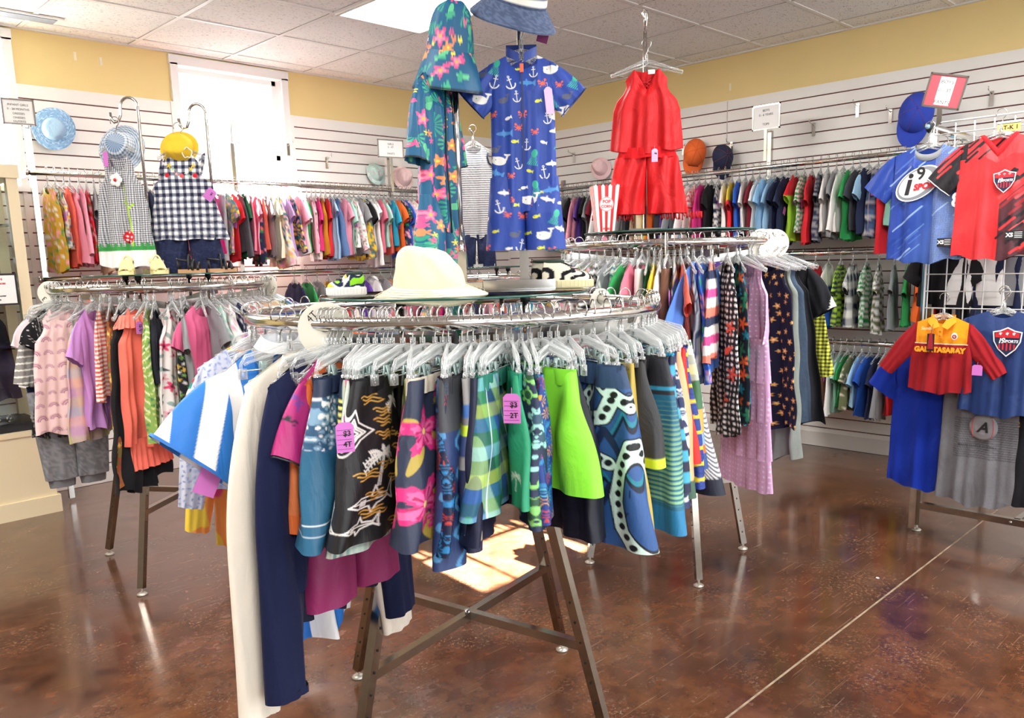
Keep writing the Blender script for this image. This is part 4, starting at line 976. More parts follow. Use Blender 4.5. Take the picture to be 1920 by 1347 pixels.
def p_gradstripe():
    def f(x, z, t):
        k = np.clip((-z-.06)/.30, 0, 1)[..., None]; a = np.array(lin('#33343a')); b = np.array(lin('#2a86b0')); m = np.array(lin('#8fd6a8'))
        base = np.where(z[..., None] > -.08, a, np.where(z[..., None] > -.33, np.array(lin('#2c6f8c')), np.array(lin('#2b7fae'))))
        w_ = np.clip((-z-.09)/.12, .12, .55); st = ((z/.0105) % 1 < w_)&(z < -.09)&(z > -.32)
        gr = np.array(lin('#9fd3a0'))*k+np.array(lin('#5f7f78'))*(1-k)
        out = np.where(st[..., None], gr, base); out = np.where(((z < -.062)&(z > -.07))[..., None], np.array(lin('#3f9fc4')), out); return out
    return f
def blocks(pairs):
    def f(x, z, t):
        out = np.zeros(x.shape+(3,)); prev = 1.
        for z1, c in pairs: m = (z <= prev)&(z > z1); out[m] = (c(x, z, t)[m] if callable(c) else lin(c)); prev = z1
        return out
    return f
def p_zig(): 
    S = [([(x0+.018*((k % 2)*2-1), -.012*k*1.6) for k in range(20)], .009, '#f3d62c') for x0 in (-.11, -.05, .01, .07, .13)]
    return strokes(noisep(['#1f3a86', '#24439a', '#1b3277'], 500, 2), S)
p_cloud = lambda: over(solid('#2b6384'), (lambda x, z, t: z > -.13+.008*np.sin(x*60), noisep(['#e8ecef', '#7fa3bd', '#31587a', '#eef1f2'], 230, 3)), (lambda x, z, t: z > -.035, '#27324c'), (lambda x, z, t: np.abs(z+.292) < .0008, '#dfe6ea'), (lambda x, z, t: np.abs(z+.272) < .0008, '#dfe6ea'))
H = lambda s: 'clear clip hanger on the front rack holding the '+s
# far left side of the rack
def topg(deg, delta, name, label, cat, pt, hl, kind='tee', c=FC, R=FR, z=FZ, group=FG, mats=None, detail=True, n=(90, 120), hw=None, build_kw=None, hgroup=HGF, **k):
    loc, rz = hang_ring(c, R, z, deg, delta); t = hero(name, label, cat, loc, rz, group)
    o = tee(pt, kind, mats=mats, name='body', parent=t, res=n, z0=k.pop('z0', -.088), **k)
    hanger(loc, rz, 'top', hl, detail, hgroup, hw=hw or k.get('W', .15)*.8)
    return t, o
def trim_sleeve(t, g, side, ls, ang, wc, col, wa=None, d=.014, bend=0, length=.012, wide=1.06, name='cuff', mats=None, z0=-.088, fa=.003):
    # a ring of cloth at a sleeve end
    mb = MB(); gg = dict(g); 
    sleeve(mb, gg, side, solid(col), (40, 40), ls, ang, wc, wa=wa, d=d, bend=bend, fa=fa)
    V = mb.v[0].reshape(40, 40, 3)[-max(2, int(40*length/ls)):]
    c = V.mean(axis=1, keepdims=True); V = c+(V-c)*wide; m2 = MB(); m2.grid(V, 0, np.broadcast_to(np.array(lin(col)), V.shape), wrap=True); return m2.build(name, mats or CLOTH(), t)
def gof(W, arm=.12, sl=.045, nw=None, nf=.05, L=.4, z0=-.088, **k): return dict(sh=W*.93, sl=sl, nw=nw or W*.42, nf=nf, L=L, arm=arm, z0=z0, **k)
t, o = topg(140, 105, 'swim_dress', 'navy ruffled swim dress with blue grape print, left of front rack', 'dress', stamps(solid('#1d2238'), scatter([[('disc', 0, 0, .28, '#3f5fd0', 0), ('disc', .35, .2, .25, '#7a93e8', 0), ('leaf', -.4, 0, .4, '#e0704a', 1)], [('leaf', 0, 0, .6, '#3f7f55', 0)]], -.16, .16, -.4, 0, .05, 8)), 'clear hanger on the front rack holding the navy grape print dress', 'tank', W=.14, L=.32, seed=31, twist=-.3)
topg(147, 100, 'rash_shirt', 'red and teal patterned swim shirt behind the navy grape print dress', 'swim shirt', stripes(['#c8323f', '#e9e0d6', '#2a8f8a'], .05, ang=.4), 'clear hanger on the front rack holding the red and teal swim shirt', 'tee', W=.12, L=.36, seed=32, ls=.08, n=(50, 60))
topg(153, 96, 'rash_shirt', 'pink, orange and yellow swirl swim shirt hanging low at left', 'swim shirt', noisep(['#e8447f', '#f59a4a', '#f7d54a', '#f0688f'], 22, 6), 'clear hanger on the front rack holding the pink swirl swim shirt', 'long', W=.13, L=.53, ls=.38, ang=1.4, wc=.03, seed=33, n=(70, 110), mats=SATIN())
topg(158, 94, 'rash_shirt', 'pale blue speckled swim shirt under the striped cabana shirt', 'swim shirt', dots('#d7dcec', ['#5872b8', '#8b9fd4'], .014, .005, shape='leaf', seed=3), 'clear hanger on the front rack holding the pale speckled swim shirt', 'long', W=.145, L=.36, ls=.30, ang=1.38, wc=.03, seed=34, n=(80, 100), mats=SATIN())
# the big cabana stripe shirt and the two long-sleeved shirts
BLUE, OFF = '#2273c8', '#f1f1f2'
def p_cabana(x, z, t):
    A, B = np.array(lin(BLUE)), np.array(lin(OFF))
    if t in ('sl', 'sr'):
        q = np.abs(x)*.93+z*.36; m = ((q/.105+.55) % 1) < .5
    else: m = ((np.abs(x)/.098+.42) % 1) < .58
    return np.where(m[..., None], A, B)
loc, rz = hang_ring(FC, FR, FZ, 181, 60); cab = hero('cabana_shirt', 'large blue and white wide-striped short-sleeved shirt at left of front rack', 'shirt', loc, rz, FG)
CW = dict(W=.165, L=.69, arm=.19, sl=.05, nw=.075, nf=.05)
tee(p_cabana, 'tee', mats=SATIN(), name='body', parent=cab, res=(300, 320), z0=-.07, seed=41, ls=.125, ang=.85, wc=.118, fa=.02, sd=.03, d=.03, fn=2.2, twist=.25, lx=-.02, ly=-.04, **CW)
g = gof(z0=-.07, seed=41, twist=.25, lx=-.02, ly=-.04, **{k: v for k, v in CW.items()})
trim_sleeve(cab, g, -1, .125, .85, .118, '#2470c2', d=.03, length=.012, mats=SATIN()); trim_sleeve(cab, g, 1, .125, .85, .118, '#2470c2', d=.03, length=.012, mats=SATIN())
mb = MB(); a = np.linspace(0, 2*PI, 40, endpoint=False); P = np.stack([np.stack([(.066-.010*k)*np.cos(a), (.024-.003*k)*np.sin(a), -.066+.012*k-.02*(np.sin(a) < 0)*np.abs(np.sin(a))+0*a], 1) for k in range(3)]); mb.grid(P, 0, np.broadcast_to(np.array(lin(OFF)), P.shape), wrap=True); mb.build('collar', SATIN(), cab)
price_tag(cab, (-.205, -.02, -.335), 0, None, w_=.05, h_=.07, tilt=.5)
hanger(loc, rz, 'top', 'clear hanger on the front rack holding the wide-striped cabana shirt', True, HGF, hw=.17)
for (dg, dl, col, lab, sh_, seed, LL, ls) in ((192, 50, '#f4ead9', 'cream long-sleeved shirt with sleeve hanging almost to the floor', 'cream long-sleeved shirt', 42, .62, .60), (197, 42, '#131a3c', 'navy long-sleeved shirt right of the cream one', 'navy long-sleeved shirt', 43, .58, .55)):
    loc, rz = hang_ring(FC, FR, FZ, dg, dl); t = hero('long_sleeved_shirt', lab, 'shirt', loc, rz, FG)
    kw = dict(twist=.15, ly=-.03, lx=-.01)
    tee(solid(col), 'long', mats=CLOTH(), name='body', parent=t, res=(60, 70), z0=-.08, seed=seed, W=.19, L=LL-.1, arm=.17, sl=.05, nw=.07, nf=.055, ls=ls, ang=1.46, wc=.052, bend=.03, fa=.016, sd=.028, d=.028, **kw)
    g = gof(.19, arm=.17, sl=.05, z0=-.08, seed=seed, **kw)
    trim_sleeve(t, g, -1, ls, 1.46, .052, col, d=.028, bend=.03, length=.03, wide=1.03)
    mb = MB(); P = np.stack([np.stack([(.071+.004*math.sin(k))*np.cos(a), (.020+.003*math.sin(k*2))*np.sin(a), -.080+.004*k-.05*(np.sin(a) < 0)*np.sqrt(np.abs(np.sin(a)))-.01*(np.sin(a) >= 0)+0*a], 1) for k in range(4)]); mb.grid(P, 0, np.broadcast_to(np.array(lin(col)), P.shape), wrap=True); mb.build('collar', CLOTH(), t)
    if seed == 42: price_tag(t, (-.06, -.06, -.36), 0, None, w_=.036, h_=.05, tilt=-.1, col=mat('kraft_card', '#eab382', rough=.8))
    hanger(loc, rz, 'top', 'clear hanger on the front rack holding the '+sh_, True, HGF, hw=.16)
# magenta swim suit with legs
loc, rz = hang_ring(FC, FR, FZ, 199.5, 40); t = hero('wetsuit', 'magenta one-piece swimsuit with octopus and penguin print sleeves', 'swimsuit', loc, rz, FG)
MG = '#b02a72'
kw = dict(twist=.1, ly=-.04)
pm = stamps(solid(MG), [('octo', -.14, -.075, .018, .4, '#7b3f8f'), ('octo', -.165, -.115, .014, .8, '#20202a'), ('disc', -.15, -.05, .010, 0, '#20202a'), ('disc', -.15, -.052, .005, 0, '#e8e8ea'), ('octo', .1, -.1, .018, .3, '#7b3f8f')])
tee(pm, 'tee', mats=SATIN(), name='body', parent=t, res=(60, 70), seed=44, W=.125, L=.27, ls=.115, ang=1.0, wc=.05, arm=.13, fa=.006, sd=.028, d=.028, **kw)
g = gof(.125, arm=.13, seed=44, **kw); trim_sleeve(t, g, -1, .115, 1.0, .05, '#26222b', d=.028, length=.007, mats=SATIN())
shorts(solid('#8e2a5e'), W=.125, L=.27, hw=.072, seed=44, res=(80, 70), z0=-.34, name='leg_panels', parent=t, mats=SATIN(), d=.04, fa=.004, ly=-.03)
price_tag(t, (-.10, -.04, -.30), 0, None, w_=.03, h_=.055, tilt=.2)
hanger(loc, rz, 'top', 'clear hanger on the front rack holding the magenta one-piece swimsuit', True, HGF, hw=.12)
topg(198, 40, 'long_dress', 'black dress hanging low behind the magenta swimsuit', 'dress', solid('#16172a'), 'clear hanger on the front rack holding the black dress', 'tank', W=.14, L=.54, seed=45, fl=.05, n=(50, 60), fa=.02)
topg(200.5, 40, 'swim_shirt', 'orange terry long-sleeved cover-up between magenta and teal swimwear', 'swim shirt', over(solid('#e8743a'), (band(-.205, -.30), '#ea8450')), 'clear hanger on the front rack holding the orange terry cover-up', 'long', W=.12, L=.26, ls=.25, ang=1.36, wc=.034, seed=46, n=(60, 70), sd=.024, arm=.12)
swim(204, 33, 'dark teal swim shorts with cloud-patterned top half and stitched hem', p_cloud(), H('teal cloud swim shorts'), W=.135, L=.325, hw=.115, seed=47, wb='#27324c', fa=.012, d=.034, ly=-.05, lx=-.02)
swim(206.5, 16, 'colour-blocked swim shorts with black and yellow stripes near the top', blocks([(-.035, '#27324c'), (-.10, stripes(['#1f2026', '#e7dd7a'], .013)), (-.19, '#56627a'), (-.215, '#f0907a'), (-.265, '#d9cdbd'), (-.6, '#6fb79c')]), H('colour-blocked swim shorts'), W=.13, L=.30, hw=.09, seed=48, wb='#2c3140', d=.02)
swim(208.5, 20, 'pale vertically striped swim shorts with small red flowers', stamps(stripes(['#9fb7a8', '#6d7f83', '#c9c6b6'], .010, True), [('flower', -.1, -.09, .008, 0, '#b23a3a'), ('flower', -.12, -.19, .008, 0, '#b23a3a'), ('disc', -.11, -.24, .01, 0, '#d9c53f'), ('disc', -.11, -.015, .01, 0, '#d9c53f')]), H('pale vertically striped swim shorts'), W=.13, L=.30, hw=.085, seed=49, tag_=('$3', '4T'), tagp=(-.205, -.02, -.215), d=.02)
swim(210.5, 27, 'dark green tropical leaf swim shorts with pink flamingos', stamps(solid('#15262b'), scatter([[('frond', 0, 0, .7, '#2b7f58', 0)], [('leaf', 0, 0, .5, '#7fc4c9', 0)], [('flower', 0, 0, .35, '#e8609c', 0)]], -.15, .15, -.3, 0, .034, 6)), H('dark green tropical swim shorts'), W=.13, L=.27, hw=.085, seed=50, d=.02)
swim(212.5, 31, 'white swim shorts with thin green stripes showing below the black pair', stripes(['#cfd4c9', '#6e9a8f'], .0085, True), H('green-striped white swim shorts'), W=.14, L=.335, hw=.105, seed=52, n=90, nv=60, d=.022, lx=-.03)
swim(214.5, 33, 'black swim shorts printed with white palms, sharks and gold waves', p_black_palm(), H('black palm print swim shorts'), W=.15, L=.315, hw=.122, seed=51, wb='#1b1a1d', n=260, nv=200, d=.03, fa=.010, flare=.012)
swim(219.3, 5, 'olive camouflage swim shorts with lime side beside the hibiscus pair', over(noisep(['#6a7040', '#8b8e5c', '#4d5232'], 60, 5), (lambda x, z, t: np.abs(x) < .06, '#c6d32b')), H('olive and lime swim shorts'), W=.13, L=.26, hw=.085, seed=53, n=90, nv=70, d=.02)
swim(224.3, 21, 'slate swim shorts with big pink hibiscus flowers and cream waistband', p_hibiscus(), H('pink hibiscus swim shorts'), W=.15, L=.315, hw=.115, seed=54, wb='#e4dac6', n=190, nv=160, d=.03, fa=.010, lx=-.01)
swim(227.3, 6, 'navy swim shorts with blue and red coral print', p_coral('#16203f', ('#2e7fb8', '#2e7fb8', '#c8413a')), H('blue and red coral swim shorts'), W=.14, L=.335, hw=.10, seed=55, d=.02)
swim(230.3, 15, 'navy swim shorts with pale blue wavy lines and charcoal top', p_wave(), H('wavy-lined navy swim shorts'), W=.15, L=.365, hw=.10, seed=56, wb='#3c3d42', d=.022)
swim(232.8, 8, 'grey swim shorts with blue, lime and navy blocks on the side', over(blocks([(-.05, '#8d8b8a'), (-.075, '#3a66a8'), (-.09, '#77767a'), (-.11, '#c3dc3c'), (-.15, '#3f4f7c'), (-.175, '#8d8b8a'), (-.6, '#20284a')]), (lambda x, z, t: (z < -.30)&(z > -.315), '#b7aa98')), H('grey and navy blocked swim shorts'), W=.14, L=.335, hw=.09, seed=57, d=.02)
swim(234.8, 10, 'plain dark navy swim shorts just left of the green plaid pair', solid('#161c36'), H('plain dark navy swim shorts'), W=.14, L=.32, hw=.10, seed=58, n=60, nv=50, d=.022)
swim(238, 15, 'green and blue plaid swim shorts with white stitched seams', p_greenplaid(), H('green plaid swim shorts'), W=.14, L=.27, hw=.11, seed=59, d=.026, wb='#2f7a6a', flare=.006)
swim(241.5, 174, 'bright green swim shorts with small white palm trees', strokes(solid('#2f9a70'), palm_strokes(.11, -.07, .03, '#eef3ee')+palm_strokes(.12, -.2, .03, '#eef3ee')), H('bright green palm swim shorts'), W=.13, L=.26, hw=.09, seed=60, wb='#2a9a7a', d=.016, tag_=('$3', '2T'), tagp=(.165, -.02, -.175))
swim(243.8, 172, 'dark navy swim shorts with mint sea turtle print', p_turtle(), H('sea turtle swim shorts'), W=.14, L=.30, hw=.095, seed=61, d=.02)
swim(246, 174, 'blue swim shorts with red and yellow coral print', p_coral('#1f3c86'), H('red and yellow coral swim shorts'), W=.14, L=.29, hw=.095, seed=62, d=.02)
swim(251, 150, 'shiny black-navy swim shorts with white lining below lime pair', solid('#090c1e'), H('shiny black-navy swim shorts'), W=.11, L=.345, hw=.09, seed=64, n=70, nv=60, d=.03, fa=.012)
swim(248.6, 150, 'plain lime green swim shorts with elastic waistband', solid('#8be83a'), H('lime green swim shorts'), W=.13, L=.245, hw=.10, seed=63, wb='#86e034', n=80, nv=60, d=.03, fa=.009, drawcord=(.0, '#e6e2d0'))
tb = swim(260, 145, 'blue tribal print swim shorts with mint drawcord and black logo patch', p_tribal(), H('blue tribal swim shorts'), W=.14, L=.37, hw=.118, seed=65, wb='#33496a', wbh=.045, n=240, nv=200, d=.034, fa=.010, drawcord=(.03, '#7fd0c4'), lx=.02)
mb = MB(); mb.box((0, 0, 0), (.042, .0015, .038), 0); mb.prism([(-.012, -.003), (.012, -.003), (.004, .006), (0, .011), (-.005, .008), (-.009, .003)], .0006, off=-.001, mi=1); add_text(mb, 'QUIKSILVER', .0062, (0, -.0011, -.011), mi=1, bold=.00015)
o = mb.build('logo_patch', [mat('patch_black', '#121214', rough=.7), WHITE()], tb, False); o.location = (.135, -.062, -.425)
price_tag(tb, (-.01, -.045, -.215), .9, None, w_=.02, h_=.05)
swim(268.5, 156, 'pale green finely striped swim shorts with lime and gold edge', over(stripes(['#d8d6b8', '#4f7f74'], .0045), (lambda x, z, t: x > .115, '#b9a14a')), H('finely striped pale swim shorts'), W=.12, L=.345, hw=.10, seed=66, d=.018)
swim(273, 153, 'charcoal running shorts with wide lime yellow piping', over(solid('#303032'), (lambda x, z, t: (z < -.205)|(np.abs(x) < .02), '#c3d92c')), H('charcoal and lime shorts'), W=.12, L=.225, hw=.09, seed=67, n=120, nv=100, wb='#2c2c2e', d=.026, flare=.012)
swim(280, 149, 'charcoal to teal swim shorts with many thin pale green stripes', p_gradstripe(), H('teal striped swim shorts'), W=.14, L=.385, hw=.105, seed=68, n=120, nv=220, wb='#3a3b3f', d=.026, fa=.008)
mb = MB(); mb.box((0, 0, 0), (.036, .001, .055)); o = mb.build('care_label', WHITE(), bpy.data.objects[[q.name for q in bpy.data.objects if q.get('label', '').startswith('charcoal to teal')][0]], False); o.location = (-.08, -.03, -.15)
swim(285, 160, 'white and blue tie-dye swim shorts with navy edge', over(noisep(['#e9eef4', '#7f9cc8', '#eef1f4', '#4a6398', '#9fd0b8'], 55, 9), (lambda x, z, t: np.abs(x) > .12, '#28335c')), H('white and blue tie-dye swim shorts'), W=.14, L=.33, hw=.10, seed=69, wb='#3a4a78', d=.018)
swim(289.5, 156, 'navy swim shorts with broad turquoise stripes', stripes(['#46a9cc', '#1c2444'], .048), H('turquoise-striped navy swim shorts'), W=.14, L=.31, hw=.10, seed=70, wb=stripes(['#46a9cc', '#46a9cc'], .03), d=.024, tag_=('$3',), tagp=(.165, -.03, -.18))
swim(292.5, 156, 'navy and white leaf print swim shorts behind the red pair', stamps(solid('#2c3560'), scatter([[('leaf', 0, 0, .6, '#eef0f2', 0)], [('rays', 0, 0, .5, '#eef0f2', 0)]], -.16, .16, -.36, 0, .026, 12)), H('navy and white leaf swim shorts'), W=.14, L=.355, hw=.10, seed=71, wb='#2f3a6c', d=.024)
swim(296, 156, 'peach swim shorts with dark green piping hanging low', over(solid('#e8b283'), (lambda x, z, t: (z < -.295)|(np.abs(x-.1) < .008), '#3f5f4c')), H('peach and green swim shorts'), W=.14, L=.335, hw=.11, seed=72, n=90, nv=80, d=.03)
swim(301, 152, 'plain bright red swim shorts near right of front rack', solid('#e0241f'), H('bright red swim shorts'), W=.14, L=.27, hw=.10, seed=73, n=70, nv=60, wb='#d8221e', d=.024, tag_=('$3', '4'), tagp=(.17, -.03, -.18))
swim(307, 147, 'royal blue swim shorts with yellow zigzag print', p_zig(), H('yellow zigzag swim shorts'), W=.14, L=.35, hw=.10, seed=74, wb=p_zig(), d=.024)
swim(311, 140, 'orange, green and yellow plaid swim shorts', blocks([(-.09, plaid(['#2f5f4a', '#e9d24a', '#2f5f4a', '#f2efe6'], .02)), (-.22, noisep(['#ee9440', '#f0a250', '#3f6f4a'], 30, 4)), (-.25, '#7fa3c8'), (-.27, '#e96a2c'), (-.6, '#2f4f8c')]), H('orange and green plaid swim shorts'), W=.14, L=.31, hw=.10, seed=75, wb=noisep(['#e8e6da', '#6fb3a0', '#c9a8e0'], 80, 5), d=.024)
swim(322, 128, 'grey seersucker swim skirt with navy hem at right of front rack', over(stripes(['#e9e9ea', '#4a4d58'], .0045, True, ang=.35), (lambda x, z, t: z < -.365, '#14192e')), H('grey seersucker swim skirt'), W=.14, L=.41, hw=.115, seed=76, n=160, nv=110, d=.03, flare=.03, fa=.008, name='swim_skirt', cat='skirt')
swim(327, 120, 'periwinkle blue swim trousers hanging low at right of front rack', solid('#7d93e0'), H('periwinkle swim trousers'), W=.10, L=.46, hw=.045, seed=77, n=50, nv=50, d=.02, name='swim_trousers', cat='trousers')
# far side of the front rack
fill_ring("S-navy S-teal-fl-white S-red S-blue-st-white T-grey S-black S-turquoise-do-white S-navy-fl-red S-green S-charcoal S-denim-st-white T-white S-navy S-orange-fl-white S-purple S-blue S-mint-fl-teal S-pink T-skyblue S-red-st-white",
 FC, FR, FZ, 335, 495, 'far side of the front rack', 21, tagp=.15, scale=1.05)
(px_, py_), d_ = on_ring(FC, FR, 197.5); disc('large cream size disc lettered boys 4T at left of front rack', (px_, py_, FZ), (math.cos(.75), math.sin(.75)), [('4T', -.75, .022), ('BOYS', 2.6, .024)], rr=.060)
(px_, py_), d_ = on_ring(FC, FR, 352); disc('cream size disc at the far right of front rack ring', (px_, py_, FZ), d_, [('5T', 0, .02)], rr=.045)

for k, dg in enumerate((181, 185, 198.5, 202, 213.5, 217, 221.5, 226, 231.5, 236, 240, 253, 256, 263.5, 274, 281, 296, 302, 308, 317)):
    loc, rz = hang_ring(FC, FR, FZ, dg, (60, 30, 20, 165, 150)[min(4, int((dg-180)/25))]); h = hanger(loc, rz, 'clip', None, True, HGF, hw=.125)
    h['label'] = 'empty clear clip hanger on the front rack beside the '+['cabana shirt', 'cream long-sleeved shirt', 'magenta swimsuit', 'teal cloud shorts', 'black palm shorts', 'olive shorts', 'hibiscus shorts', 'blue coral shorts', 'grey blocked shorts', 'plain navy shorts', 'green palm shorts', 'lime shorts', 'tribal shorts, left side', 'tribal shorts, right side', 'teal striped shorts', 'tie-dye shorts', 'peach shorts', 'red shorts', 'zigzag shorts', 'orange plaid shorts'][k]
# ------------------------------------------------------------------ left rack: girls' dresses facing the camera
def hang_at(c, R, z, deg, delta): return hang_ring(c, R, z, deg, delta)
LG, LH = 'girls clothes on the left rack', 'hangers on the left rack'
def ltop(deg, delta, name, label, cat, pt, hl, kind='tank', n=(60, 70), **k):
    return topg(deg, delta, name, label, cat, pt, 'clear hanger on the left rack holding the '+hl, kind, c=LC, R=LR, z=LZ, group=LG, hgroup=LH, detail=False, n=n, **k)
def frill(t, g, zt, W, drop, col, n=46, nm='ruffle', amp=.006, d=.02, flare=.02):
    th = np.linspace(0, 2*PI, 240 if callable(col) else 120, endpoint=False); R_ = []
    for s in np.linspace(0, 1, 34 if callable(col) else 7):
        rr = 1+0*th; k = amp*s
        R_.append(np.stack([(W+flare*s+k*np.cos(n*th/2))*np.cos(th), (d+flare*.4*s)*np.sin(th)+k*np.sin(n*th/2*1.0+1), zt-drop*s+.003*np.cos(n*th/4)*s], 1))
    P = np.array(R_); mb = MB(); p = col if callable(col) else solid(col); mb.grid(deform(P, g), 0, aa(p, P, 0, 't'), wrap=True); return mb.build(nm, CLOTH(), t)
rainbow = dots('#f6d3d0', ['#c08aa0', '#b0748c'], .052, .021, jit=.04, shape='arc')
ltop(160, 60, 'toddler_blouse', 'lilac paisley ruffled top at far left of left rack', 'top', dots('#cfc4d8', ['#7b6a96', '#f4f0f6'], .016, .006, shape='leaf'), 'lilac paisley ruffled top', 'tee', W=.12, L=.34, ls=.06, seed=101)
ltop(166, 58, 'toddler_blouse', 'white blouse with pink bow at far left of left rack', 'top', solid('#f2dfe2'), 'white blouse with pink bow', 'tee', W=.12, L=.24, ls=.08, seed=102)
ltop(171, 57, 'strawberry_dress', 'cream muslin dress with red strawberries behind striped sleeve', 'dress', stamps(stripes(['#f4ebdc', '#e2cdb6'], .012, widths=[8, 1]), [('disc', -.10, -.31, .014, 0, '#b3323c'), ('disc', -.06, -.25, .011, 0, '#b3323c'), ('disc', -.105, -.40, .02, 0, '#b3323c'), ('disc', -.04, -.36, .014, 0, '#b3323c'), ('disc', -.09, -.44, .009, 0, '#b3323c')]), 'strawberry dress', W=.13, L=.45, fl=.02, seed=103)
ltop(176, 56, 'striped_shirt', 'grey and white striped long-sleeved top on left rack', 'top', stripes(['#8c8984', '#e8e4da'], .026, widths=[3, 1]), 'grey striped top', 'long', W=.12, L=.26, ls=.21, ang=1.25, wc=.038, seed=104, sd=.022)
ltop(182, 55, 'black_dotted_dress', 'black pin-dotted dress hanging behind the rainbow dress', 'dress', dots('#1b1a1e', ['#e9e6e0'], .012, .0018, jit=0), 'black pin-dotted dress', 'tee', W=.12, L=.52, ls=.06, fl=.06, seed=105)
_, jog = ltop(188, 66, 'rainbow_dress', 'pale pink sleeveless dress with rows of mauve rainbows', 'dress', rainbow, 'rainbow dress', W=.13, L=.50, fl=.035, seed=106, n=(110, 190), fa=.009, lx=.0)
def legwear(deg, delta, name, label, col, hl, zt, L, W, hw, seed, cat='trousers', n=40, pt=None, cuff=None):
    loc, rz = hang_ring(LC, LR, LZ, deg, delta); t = thing(name, label, cat, loc, rz, LG)
    shorts(pt or solid(col), W=W, L=L, hw=hw, seed=seed, res=(n, 40), z0=zt, name='legs', parent=t, mats=CLOTH(), d=.03, fa=.006, flare=-.004)
    if cuff:
        for s in (-1, 1): mb = MB(); loft(mb, dict(z0=zt), [(s*(W/2-.004+(hw-W/2)*.9), 0, -L+.004, 0, hw*.86, .026), (s*(W/2-.004+(hw-W/2)*.9), 0, -L-.035, 0, hw*.78, .024)], solid(cuff), 30, 5, 'c', fa=.002, fn=8); mb.build('cuff', CLOTH(), t)
    h = hanger(loc, rz, 'clip', 'clip hanger on the left rack holding the '+hl, False, LH, hw=.1); return t
def mottled(a, b): return noisep([a, b, a, b, a], 900, 4)
legwear(183, 78, 'joggers', 'grey marl joggers hanging lowest at left of left rack', None, 'grey marl joggers', -.42, .37, .15, .062, 107, pt=mottled('#8d8d90', '#77787c'), cuff='#7d7e82')
legwear(179, 76, 'leggings', 'dark navy leggings hanging behind the grey joggers', '#1f2540', 'dark navy leggings', -.40, .38, .14, .05, 108)
ltop(204, 28, 'patchwork_dress', 'pastel patchwork check dress right of the rainbow dress', 'dress', plaid(['#e9b8a0', '#a9c3c4', '#c9c28f', '#c79bb8'], .03), 'pastel patchwork dress', W=.125, L=.52, fl=.04, seed=109, n=(60, 60))
ltop(211, 30, 'ruffled_blouse', 'lilac purple ruffled top with frilled neck on left rack', 'top', solid('#c58fd0'), 'lilac purple ruffled top', 'tee', W=.125, L=.47, ls=.11, seed=110, fa=.016)
t_, b_ = ltop(216, 14, 'striped_shirt', 'red and white striped sleeve beside lilac ruffled top', 'top', stripes(['#e0604c', '#f5ece4'], .016), 'red and white striped top', 'long', W=.11, L=.34, ls=.26, ang=1.35, wc=.03, seed=111)
ltop(221, 10, 'floral_dress', 'brown and orange floral ruffled dress left of the coral dress', 'dress', dots('#9a5a34', ['#e08a3c', '#c8405a', '#e9c46a', '#6b7f45'], .022, .010, shape='flower'), 'brown floral dress', W=.12, L=.70, fl=.05, seed=112, n=(90, 160), fa=.016)
_t, _o = ltop(233, 42, 'coral_dress', 'bright coral dress with ruffled neck and flounced hem', 'dress', solid('#fb7a68'), 'coral flounced dress', W=.115, L=.54, fl=.02, seed=113, fa=.014)
g = gof(.105, seed=113); frill(_t, g, -.60, .104, .125, '#fb7a68', nm='hem_flounce'); frill(_t, g, -.115, .085, .05, '#ff8a78', nm='neck_ruffle', flare=.03)
price_tag(_t, (-.05, -.055, -.165), 0, ('$3', '4T'), w_=.036, h_=.048, tilt=.05)
ltop(239, 14, 'chevron_dress', 'green and yellow chevron print dress right of coral dress', 'dress', strokes(dots('#8fb35a', ['#d5dc84', '#4f8f5a'], .02, .008, shape='tri'), [([(x-.03, z), (x, z+.03), (x+.03, z)], .005, '#e9efc0') for x in (-.09, -.03, .03, .09) for z in np.arange(-.44, -.05, .03)]), 'green chevron dress', W=.115, L=.53, fl=.035, seed=114, n=(90, 130))
ltop(242, 12, 'hooded_vest', 'black hooded sleeveless top with red trim on left rack', 'top', over(solid('#20222b'), (lambda x, z, t: np.abs(x+.02) < .006, '#c8323f')), 'black hooded top', W=.115, L=.30, seed=115)
ltop(228, 30, 'black_skirt_dress', 'long black dress hanging lowest right of the coral dress', 'dress', solid('#17171b'), 'long black dress', W=.13, L=.72, fl=.06, seed=116, fa=.02)
ltop(251, 36, 'floral_dress', 'white sleeveless dress with large pink and grey flowers', 'dress', stamps(solid('#f4efea'), scatter([[('hib', 0, 0, .52, '#e8507c', 0), ('disc', 0, 0, .14, '#7f2a46', 0)], [('hib', 0, 0, .45, '#f4b8c4', 0), ('disc', 0, 0, .13, '#8a5a4a', 0)], [('leaf', 0, 0, .4, '#9db5b0', 0)], [('leaf', 0, 0, .35, '#555e63', 0)]], -.16, .16, -.46, -.04, .045, 21)), 'large flower print dress', W=.12, L=.54, fl=.04, seed=117, n=(120, 170))
ltop(256, 20, 'print_dress', 'black dress with white and green animal print on left rack', 'dress', dots('#1b1c22', ['#f0efe9', '#7fae5f', '#e8c45a'], .024, .009, shape='flower'), 'animal print dress', W=.12, L=.52, fl=.03, seed=118, n=(70, 90))
_t, _o = ltop(264, 40, 'pink_tshirt_dress', 'rose pink short-sleeved dress near right side of left rack', 'dress', solid('#f0709c'), 'rose pink dress', 'tee', W=.12, L=.34, ls=.09, seed=119, fl=.02)
frill(_t, gof(.12, seed=119), -.40, .13, .10, '#f0709c', nm='hem_flounce')
